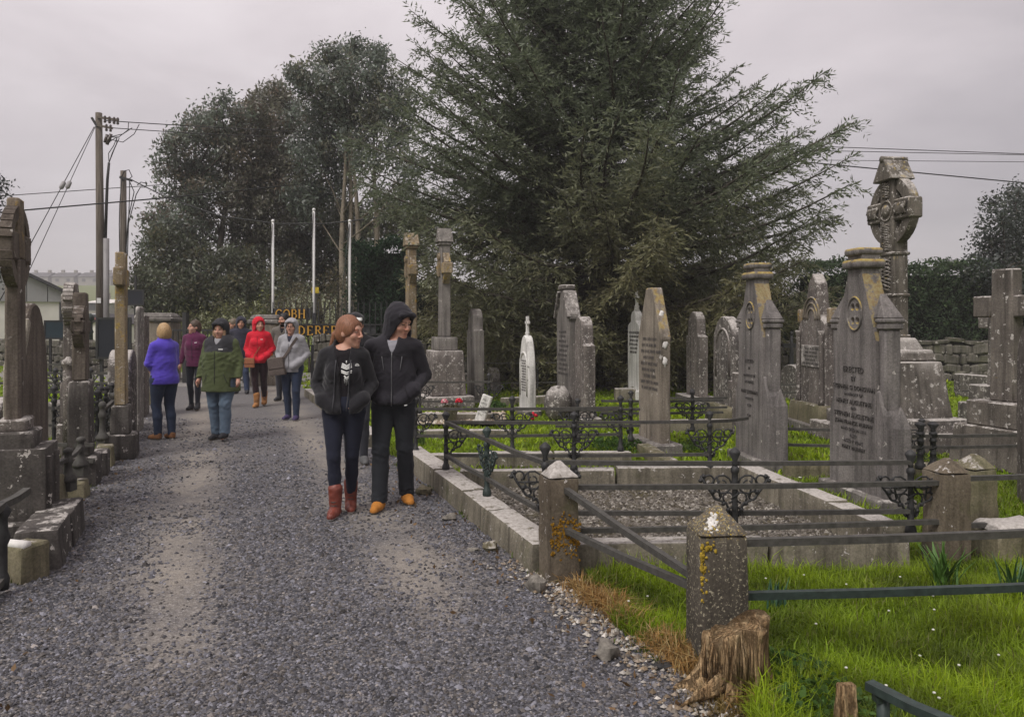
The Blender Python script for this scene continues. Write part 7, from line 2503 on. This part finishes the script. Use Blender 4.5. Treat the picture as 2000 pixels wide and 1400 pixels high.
    # ---- hair
    if hair:
        Hh = SDF(HC - .36, HC + .26, vox * .8)
        def HE(c, r, k=.015, op='add'): Hh.ell(hd(c), np.array(r) * HS_, k, op, hy, hp)
        def HCp(a_, b_, ra, rb, k=.012, op='add', flat=(1, 1)): Hh.cap(hd(a_), hd(b_), ra, rb, k, op, flat)
        st = hair['style']
        HE((0, .020, .040), (.083 * fs, .101, .102), .01)
        if st == 'long':
            HE((0, .055, -.05), (.075, .062, .12), .03)
            for sx in (-1, 1): HCp((sx * .066, -.035, .0), (sx * .062, -.075, -.22), .026, .022); HCp((sx * .06, -.02, -.05), (sx * .045, -.10, -.26), .03, .018)
        if st == 'bob':
            HE((0, .035, .0), (.090, .100, .105), .03); HE((0, .065, -.045), (.07, .045, .05), .03)
        if st == 'pony':
            HE((0, .05, -.01), (.074, .075, .085), .02)
            pd = hair.get('tail', (-.02, .15, -.02))
            HCp((0, .10, .02), pd, .024, .030); HCp(pd, (pd[0] - .01, pd[1] + .035, pd[2] - .12), .030, .014)
            for sx in (-1, 1): HE((sx * .055, -.02, .03), (.03, .05, .06), .02)
        if st == 'bun':
            HE((0, .05, -.015), (.075, .072, .085), .02)
        if st == 'short':
            HE((0, .04, .01), (.078, .085, .075), .02)
        # keep the face clear
        fz = .062 if st != 'pony' else .070
        HE((0, -.115, -.035), (.070 if st != 'long' else .052, .078, .108), .012, 'sub')
        HE((0, -.02, -.12), (.058, .085, .06), .01, 'sub') if st in ('short', 'pony', 'bun') else None
        sd_ = len(label)
        def hf(x, y, z): 
            a_ = np.arctan2(y - HC[1], x - HC[0])
            return .0012 * np.sin(a_ * 30 + 3 * np.sin(z * 9 + sd_)) + .0008 * np.sin(a_ * 57 + z * 30)
        Hh.wrinkle(hf)
        v_, q_ = Hh.mesh()
        if len(q_): out['hair'] = link('hair', np_mesh('hair', v_ * s, quads=q_, mats=[hair['mat']], smooth=True), root)
    # ---- hood
    if top.get('hood'):
        K = SDF(HC - .30, HC + .28, vox * .8)
        def KE(c, r, k=.015, op='add'): K.ell(hd(c), np.array(r) * HS_, k, op, hy, hp)
        KE((0, .020, .035), (.108, .128, .122), .02)
        KE((0, .03, -.06), (.102, .110, .10), .03)
        K.cap(HC + np.array([0, .035, -.10]), (0, .02, 1.43), .095, .10, .04)
        if top.get('brim'): K.cap(hd((-.06, -.085, .085)), hd((.06, -.085, .085)), .022, .022, .03)
        if top.get('peak'): KE((0, .05, .10), (.06, .07, .06), .04)
        K.wrinkle(folds(.003, 9))
        KE((0, .012, .012), (.090, .110, .110), .004, 'sub')
        KE((0, -.13, -.035), (top.get('face_w', .074), .13, .115), .012, 'sub')
        K.cap((0, -.02, 1.36), HC + np.array([0, -.02, -.10]), .07, .068, .01, 'sub')
        K.cap((0, -.10, 1.38), HC + np.array([0, -.12, -.10]), .05, .06, .01, 'sub')
        out['hood'], _ = garment('hood', K, [top.get('hood_mat', top['mat'])])
    return out


def front_y(jv, x, z, rad=.022):
    m = (np.abs(jv[:, 0] - x) < rad) & (np.abs(jv[:, 2] - z) < rad)
    return float(jv[m, 1].min()) if m.any() else -.15


def strip(P, name, pts, w, mat, thick=.004, proud=.003, parent=None):
    """narrow band laid on the front of the jacket through (x, z) points"""
    s = P['s']
    b = MB()
    q = [Vector((x, front_y(P['jv'], x, z) - proud, z)) * s for x, z in pts]
    b.tube(q, w / 2 * s, 5)
    return b.build(name, mat, parent or P['jacket'])


def mark(P, name, pts, x, z, mat, size, surf='jv', proud=.003, parent='jacket'):
    """small flat emblem on the chest"""
    s = P['s']; b = MB()
    y = front_y(P[surf], x, z) - proud
    for (x0, z0, x1, z1, w) in pts:
        b.bar(Vector((x + x0 * size, y, z + z0 * size)) * s, Vector((x + x1 * size, y, z + z1 * size)) * s, .003, w * size * s)
    return b.build(name, mat, P[parent])


M['brow_red'] = plain('dark_red_trim', (.25, .01, .02), .7)
M['edge_grey'] = plain('charcoal_trim', (.045, .045, .05), .8)
M['seam'] = plain('seam_black', (.008, .008, .009), .8)
CL = {
    'black_fleece': cloth('black_fleece', (.016, .0155, .018), 300, .95, .2, .35), 'black_shell': cloth('black_softshell', (.020, .0185, .023), 400, .8, .1, .4),
    'tee': cloth('black_tshirt', (.013, .011, .013), 300), 'grey_tee': cloth('grey_tshirt', (.26, .255, .28), 300),
    'dark_jeans': cloth('dark_indigo_jeans', (.016, .018, .030), 420, .9, .05, .3), 'black_jeans': cloth('black_jeans', (.022, .024, .028), 420, .9, .05, .45),
    'navy': cloth('navy_jacket', (.026, .026, .040), 300), 'blue_jeans': cloth('blue_jeans', (.040, .054, .095), 420, .9, .05, .35), 'pale_jeans': cloth('faded_jeans', (.105, .145, .195), 420, .9, .05, .45),
    'mid_jeans': cloth('mid_blue_jeans', (.028, .038, .066), 420, .9, .05, .35), 'violet': cloth('violet_fleece', (.085, .055, .42), 240, .95, .25, .45), 'maroon': cloth('maroon_fleece', (.095, .018, .055), 260, .95, .2, .35),
    'green': cloth('olive_green_shell', (.072, .088, .038), 320, .75, .05, .55), 'green_dark': cloth('charcoal_shell', (.030, .030, .034), 320, .75, .05, .4), 'red': cloth('red_shell', (.50, .012, .028), 320, .7, .05, .45),
    'brown_leg': cloth('dark_brown_leggings', (.026, .013, .015), 320), 'taupe': cloth('taupe_jacket', (.105, .093, .082), 300), 'light_grey': cloth('light_grey_jacket', (.27, .265, .28), 300, .85, .1, .4),
    'charcoal_leg': cloth('charcoal_trousers', (.030, .031, .038), 320), 'dk_legs': cloth('dark_leggings', (.017, .019, .027), 320),
}
SHO = {
    'red_boot': plain('red_brown_leather', (.15, .035, .022), .5, .4, .3, 20, .3), 'tan': plain('tan_suede', (.40, .165, .035), .9, .1, .15, 30, .2), 'dark': plain('dark_shoe', (.03, .03, .034), .7, .3, .2),
    'grey': plain('grey_shoe', (.10, .10, .10), .8, .2, .2), 'brown': plain('brown_shoe', (.21, .095, .04), .7, .3, .2), 'tanboot': plain('tan_boot', (.30, .14, .05), .8, .2, .2), 'violet': plain('purple_shoe', (.045, .032, .085), .7, .3, .2),
    'white': plain('white_sole', (.5, .48, .45), .7, .2, .1),
}
def hairm(n, c):
    g = G(n, .55, .35)
    f = g.noise(5, 4, .6, vec=g.map(g.objco(), (26, 26, 3)))
    return g.done(g.mix(g.step(f, .3, .7), tuple(x * .6 for x in c), tuple(x * 1.35 for x in c)), g.bump(f, .5, .004))
HM = {'auburn': hairm('auburn_hair', (.20, .088, .048)), 'blonde': hairm('sandy_blonde_hair', (.36, .235, .115)), 'brown': hairm('dark_brown_hair', (.065, .042, .028)), 'fair': hairm('light_brown_hair', (.24, .15, .085)), 'black': hairm('black_hair', (.014, .012, .012)), 'grey': hairm('grey_brown_hair', (.13, .10, .07))}

FAST = False
vf, vb = .0094, .0138
# 1 the young woman in front
Pw = person('young woman with auburn ponytail in open black fleece, hands in pockets, looking aside', -1.425, 6.5, 1.66, R(6), .92, 1.03, True, ((-.060, -.12, 0.0, R(-8)), (.045, .12, 0, R(6))), ('pocket', 'pocket'), (R(62), R(-5)), 'fair',
            dict(style='pony', mat=HM['auburn'], col=(.10, .05, .03), tail=(-.0, .135, -.03)), dict(mat=CL['black_fleece'], shirt=CL['tee'], open=.035, hem=.885, head=1.11, collar=.035, wr=.9, flare=1.02, skew=.05), dict(mat=CL['dark_jeans'], fit=.92, wr=.5, hem=.12), dict(mat=SHO['red_boot'], height=.15, lace=M['iron_worn'], sole=SHO['white']), vf, lean=.055)
# white printed motif on the T-shirt: plain chevrons and drips
s_ = Pw['s']
def tee(x, z): return Vector((x + .04, front_y(Pw['shirt_v'], x + .04, 1.235 + z) - .004, 1.235 + z)) * s_
b = MB()
for i in range(9):
    z_ = .062 - .0145 * i
    hw_ = .046 * math.sqrt(max(.05, 1 - ((i - 3.2) / 6.2) ** 2)) * (1 if i < 7 else .6)
    if i in (3, 6): continue
    b.tube([tee(-hw_, z_ + .012), tee(0, z_ - .006), tee(hw_, z_ + .012)], .0062 * s_, 5)
for x_, l_ in ((-.02, .04), (-.006, .055), (.008, .045), (.022, .035)): b.tube([tee(x_, -.055), tee(x_, -.055 - l_)], .0022, 4)
b.tube([tee(-.004, .075), tee(-.004, .10)], .005, 4)
b.build('printed_motif', M['logo'], Pw['shirt'])
mark(Pw, 'logo', [(-1, -.4, -.4, .5, .25), (-.3, -.4, .1, .4, .25), (-.4, .5, .3, .35, .2), (.3, .35, .9, -.4, .25), (-1, -.45, 1, -.45, .2)], .128, 1.30, M['logo'], .018)
# 2 the hooded man beside her
Pm = person('tall man in black hooded softshell jacket, dark jeans and tan boots looking down aside', -1.045, 6.76, 1.745, R(3), 1.03, 1.0, False, ((-.105, -.15, 0, R(-10)), (.10, .12, 0, R(18))), ('pocket', 'pocket'), (R(44), R(-15)), 'fair', None,
            dict(mat=CL['black_shell'], shirt=CL['grey_tee'], vneck=True, hood=True, hem=.89, collar=.05, peak=True, brim=True), dict(mat=CL['black_jeans'], fit=1.16, flare=1.3, wr=1.2, hem=.07), dict(mat=SHO['tan'], height=.02, sole=M['sole'], lace=SHO['brown']), vf, lean=.055)
strip(Pm, 'zip', [(.0, 1.33 - i * .045) for i in range(11)], .010, M['zip'])
strip(Pm, 'chest_zip', [(-.085 + .005 * i, 1.295 - i * .03) for i in range(5)], .007, M['zip']); strip(Pm, 'chest_zip', [(.085 - .004 * i, 1.295 - i * .03) for i in range(5)], .007, M['zip'])
mark(Pm, 'logo', [(-1, 0, 1, .3, .6)], .12, .885, M['logo'], .012)
# 3 person half hidden behind the young woman
Pc = person('person in dark coat and black cap with pale band, mostly hidden behind the young woman', -1.80, 8.85, 1.72, R(8), 1.0, 1.0, False, ((-.08, .0, 0, R(0)), (.09, -.06, 0, R(10))), ('pocket', 'side'), (R(10), 0), 'fair', dict(style='short', mat=HM['black'], col=(.02, .02, .02)),
            dict(mat=CL['black_fleece'], hem=.78, collar=.06), dict(mat=CL['charcoal_leg'], fit=1.05), dict(mat=SHO['grey'], height=0), vb)
K = SDF(Pc['HC'] - .25, Pc['HC'] + .25, vb)
K.ell(Pc['hd']((0, .01, .062)), (.098, .108, .080), .01); K.cap(Pc['hd']((-.04, -.105, .05)), Pc['hd']((.04, -.105, .05)), .02, .02, .02); K.plane(2, float(Pc['HC'][2] + .042), True)
v_, q_ = K.mesh(); cz = v_[q_].mean(1)
mi_ = ((cz[:, 2] < Pc['HC'][2] + .085) & (cz[:, 1] < Pc['HC'][1] - .05)).astype(np.int32)
link('cap', np_mesh('cap', v_ * Pc['s'], quads=q_, mats=[CL['black_fleece'], M['logo']], smooth=True, mat_idx=mi_), Pc['root'])
# 4 violet fleece
person('woman with short sandy hair in violet fleece and jeans, seen from behind, facing graves', -4.83, 10.65, 1.60, R(-122), 1.08, 1.14, True, ((-.09, .03, 0, R(-6)), (.075, -.06, 0, R(8))), ('front', 'front'), (R(-12), R(4)), 'fair', dict(style='bob', mat=HM['blonde'], col=(.3, .2, .1)),
       dict(mat=CL['violet'], hem=.82, collar=.055, wr=.9, flare=1.09), dict(mat=CL['mid_jeans'], fit=1.12, wr=1.1, hem=.065, flare=1.1), dict(mat=SHO['brown']), vb)
# 5 maroon jacket
Pq = person('woman in maroon zip jacket and dark leggings looking left, dark hair tied back', -5.87, 14.2, 1.65, R(2), .98, 1.0, True, ((-.085, .04, 0, R(-6)), (.075, -.08, .015, R(8))), ('side', 'side'), (R(-48), R(2)), 'fair', dict(style='bun', mat=HM['brown'], col=(.06, .04, .03)),
            dict(mat=CL['maroon'], hem=.835, collar=.05), dict(mat=CL['dk_legs'], fit=.9, wr=.4, hem=.10), dict(mat=SHO['dark'], height=.03), vb)
mark(Pq, 'logo', [(-1, 0, 1, .2, .7)], .075, 1.29, M['logo'], .022)
# 6 green jacket
Pg = person('heavyset woman with long fair hair in olive green jacket, dark hood and faded jeans', -4.02, 10.6, 1.645, R(-4), 1.36, 1.24, True, ((-.10, .05, 0, R(-6)), (.09, -.10, .03, R(4))), ('side', 'side'), (R(2), R(-6)), 'fair', dict(style='long', mat=HM['fair'], col=(.2, .13, .08)),
            dict(mat=CL['green'], mat2=CL['green_dark'], yoke=1.27, hood=True, hood_mat=CL['green_dark'], brim=True, vneck=True, shirt=CL['light_grey'], hem=.70, collar=.03, thick=1.10, flare=1.10, wr=1.5, face_w=.078), dict(mat=CL['pale_jeans'], fit=1.30, flare=1.25, wr=1.6, hem=.07), dict(mat=SHO['dark'], height=.03), vb)
mark(Pg, 'logo', [(-1, 0, 1, 0, .5)], .085, 1.30, M['logo'], .032)
strip(Pg, 'zip', [(0, 1.27 - i * .05) for i in range(10)], .008, CL['green_dark'])
# 7 navy man, and 8 behind him
Pn = person('man in dark navy hooded jacket and blue jeans with hands in pockets, behind the others', -6.17, 17.5, 1.73, R(4), 1.10, 1.0, False, ((-.11, .0, 0, R(-8)), (.13, -.05, 0, R(12))), ('pocket', 'side'), (R(12), R(-4)), 'mid', None,
            dict(mat=CL['navy'], hood=True, hem=.84, collar=.05), dict(mat=CL['blue_jeans'], fit=1.1, flare=1.2), dict(mat=SHO['dark']), .016)
person('dark haired person in navy jacket stooping behind the navy hooded man', -6.88, 19.0, 1.70, R(-30), 1.12, 1.0, False, ((-.1, 0, 0, 0), (.1, 0, 0, 0)), ('pocket', 'pocket'), (R(-30), R(-14)), 'mid', dict(style='short', mat=HM['grey'], col=(.08, .06, .05)),
       dict(mat=CL['navy'], hem=.84, collar=.07), dict(mat=CL['charcoal_leg'], fit=1.1), dict(mat=SHO['dark']), .016)
# 9 red jacket
Pr = person('woman in bright red hooded jacket, dark leggings and tan boots striding with hands in pockets', -4.86, 14.75, 1.70, R(6), 1.02, 1.02, True, ((-.03, -.10, 0, R(-4)), (.06, .16, .02, R(6))), ('pocket', 'pocket'), (R(30), R(0)), 'fair', None,
            dict(mat=CL['red'], hood=True, hem=.85, collar=.05), dict(mat=CL['brown_leg'], fit=.98, wr=.5, hem=.13), dict(mat=SHO['tanboot'], height=.16, lace=M['iron_worn']), vb)
mark(Pr, 'logo', [(-1, 0, 1, .1, .5)], .08, 1.30, M['logo'], .022)
# 10 bearded man
Pb = person('man with dark hair and beard in taupe jacket walking behind the light grey hood', -4.72, 15.9, 1.80, R(-6), 1.05, 1.0, False, ((-.11, .0, 0, R(-6)), (.1, -.12, 0, R(4))), ('pocket', 'side'), (R(-18), R(0)), 'mid', dict(style='short', mat=HM['black'], col=(.02, .015, .012)),
            dict(mat=CL['taupe'], shirt=CL['tee'], vneck=True, hem=.84, collar=.05), dict(mat=CL['charcoal_leg'], fit=1.08), dict(mat=SHO['dark']), vb, beard=(.028, .02, .016))
# 11 light grey jacket
Py = person('woman with glasses in light grey hooded jacket and dark jeans with taupe shoulder bag', -3.66, 12.75, 1.665, R(-3), 1.08, 1.08, True, ((-.085, .06, 0, R(-10)), (.085, -.05, 0, R(8))), ('pocket', 'pocket'), (R(4), R(2)), 'fair', dict(style='bob', mat=HM['grey'], col=(.1, .07, .05)),
            dict(mat=CL['light_grey'], hood=True, brim=True, hem=.82, collar=.03, vneck=True, shirt=CL['navy'], face_w=.08), dict(mat=CL['mid_jeans'], fit=1.05, flare=1.1), dict(mat=SHO['violet'], sole=SHO['white']), vb)
b = MB()
for sx in (-1, 1):
    pts = [Py['hd']((sx * .033 + .023 * math.cos(a_), -.103, .008 + .017 * math.sin(a_))) for a_ in np.linspace(0, 2 * PI, 12, endpoint=False)]
    b.tube([Vector(p_) * Py['s'] for p_ in pts], .0028, 4, closed=True)
b.tube([Vector(Py['hd']((-.012, -.105, .01))) * Py['s'], Vector(Py['hd']((.012, -.105, .01))) * Py['s']], .003, 4)
b.build('glasses', M['iron'], Py['root'])


# jacket fronts and seams
for P_, n_, z0_, c_ in ((Pq, 'zip', 1.36, CL['navy']), (Pr, 'zip', 1.36, M['brow_red']), (Py, 'zip', 1.30, M['zip'])):
    strip(P_, n_, [(0, z0_ - i * .05) for i in range(9)], .008, c_)
for x0_, x1_ in ((-.050, -.075), (.075, .040)):
    strip(Pw, 'front_edge', [(x0_ + (x1_ - x0_) * i / 9, 1.34 - i * .048) for i in range(10)], .010, M['edge_grey'])
for sx in (-1, 1):
    strip(Pm, 'shoulder_seam', [(sx * (.03 + .018 * i), 1.305 - .002 * i) for i in range(7)], .005, M['seam'])
    strip(Pm, 'pocket_zip', [(sx * (.10 + .012 * i), 1.05 - .028 * i) for i in range(5)], .006, M['seam'])
    strip(Pg, 'pocket_seam', [(sx * (.12 + .012 * i), .95 - .03 * i) for i in range(5)], .008, CL['green_dark'])
    strip(Pr, 'pocket_seam', [(sx * (.10 + .012 * i), 1.06 - .03 * i) for i in range(5)], .006, M['brow_red'])

# bags carried by the walkers
def bag(P, name, label, cat, centre, size, mat, strap_pts, flap=True, strap_w=.03, rz=0.0):
    s = P['s']; r = P['root']
    root = empty(name, r.location, r.rotation_euler[2], label, cat)
    b = MB(); b.box((0, 0, 0), tuple(x * s for x in size), top=(.94, .8))
    bb = b.build('body', mat, root, bevel=.02 * s, seg=2, rough=.006, cuts=3, loc=Vector(centre) * s); bb.rotation_euler = (0, rz, 0)
    if flap:
        b = MB(); b.box((0, -size[1] * .52 * s, size[2] * .18 * s), (size[0] * .98 * s, .014 * s, size[2] * .6 * s)); f_ = b.build('flap', mat, root, bevel=.006, loc=Vector(centre) * s); f_.rotation_euler = (0, rz, 0)
    b = MB()
    pts = []
    for x, z in strap_pts: pts.append(Vector((x, front_y(P['jv'], x, z) - .008, z)) * s)
    for p0, p1 in zip(pts[:-1], pts[1:]): b.bar(p0, p1 + (p1 - p0) * .04, .006 * s, strap_w * s)
    b.build('strap', mat, root)
    return root


M['taupe_bag'] = plain('taupe_canvas', (.105, .085, .075), .9, .15, .2, 30, .3)
M['tan_leather'] = plain('tan_leather', (.27, .105, .05), .6, .3, .15, 20, .2)
M['orange_bag'] = plain('orange_fabric', (.60, .14, .01), .7, .2, .15, 20)
bag(Py, 'shoulder_bag', 'big taupe shoulder bag worn across the light grey jacket', 'bag', (-.19, -.17, .92), (.27, .11, .30), M['taupe_bag'], [(.13, 1.40), (.09, 1.33), (.05, 1.26), (.0, 1.18), (-.05, 1.11), (-.10, 1.05)], True, .045, R(-8))
bag(Pr, 'handbag', 'small tan handbag hanging at the side of the red jacket', 'bag', (-.13, -.20, .86), (.19, .07, .18), M['tan_leather'], [(.05, 1.16), (.0, 1.08), (-.05, 1.0), (-.06, .95)], True, .012)
rb = empty('orange_bag', (-4.72 - .12, 15.75, 0), 0, 'bright orange carrier bag beside the bearded man', 'bag')
b = MB(); b.box((-.16, -.05, 1.08), (.20, .10, .28), top=(.7, .6)); b.build('body', M['orange_bag'], rb, bevel=.03, seg=2, rough=.015, cuts=3)
b = MB(); b.tube([(-.22, -.05, 1.2), (-.16, -.04, 1.36), (-.10, -.05, 1.2)], .01, 5); b.build('handle', M['orange_bag'], rb)
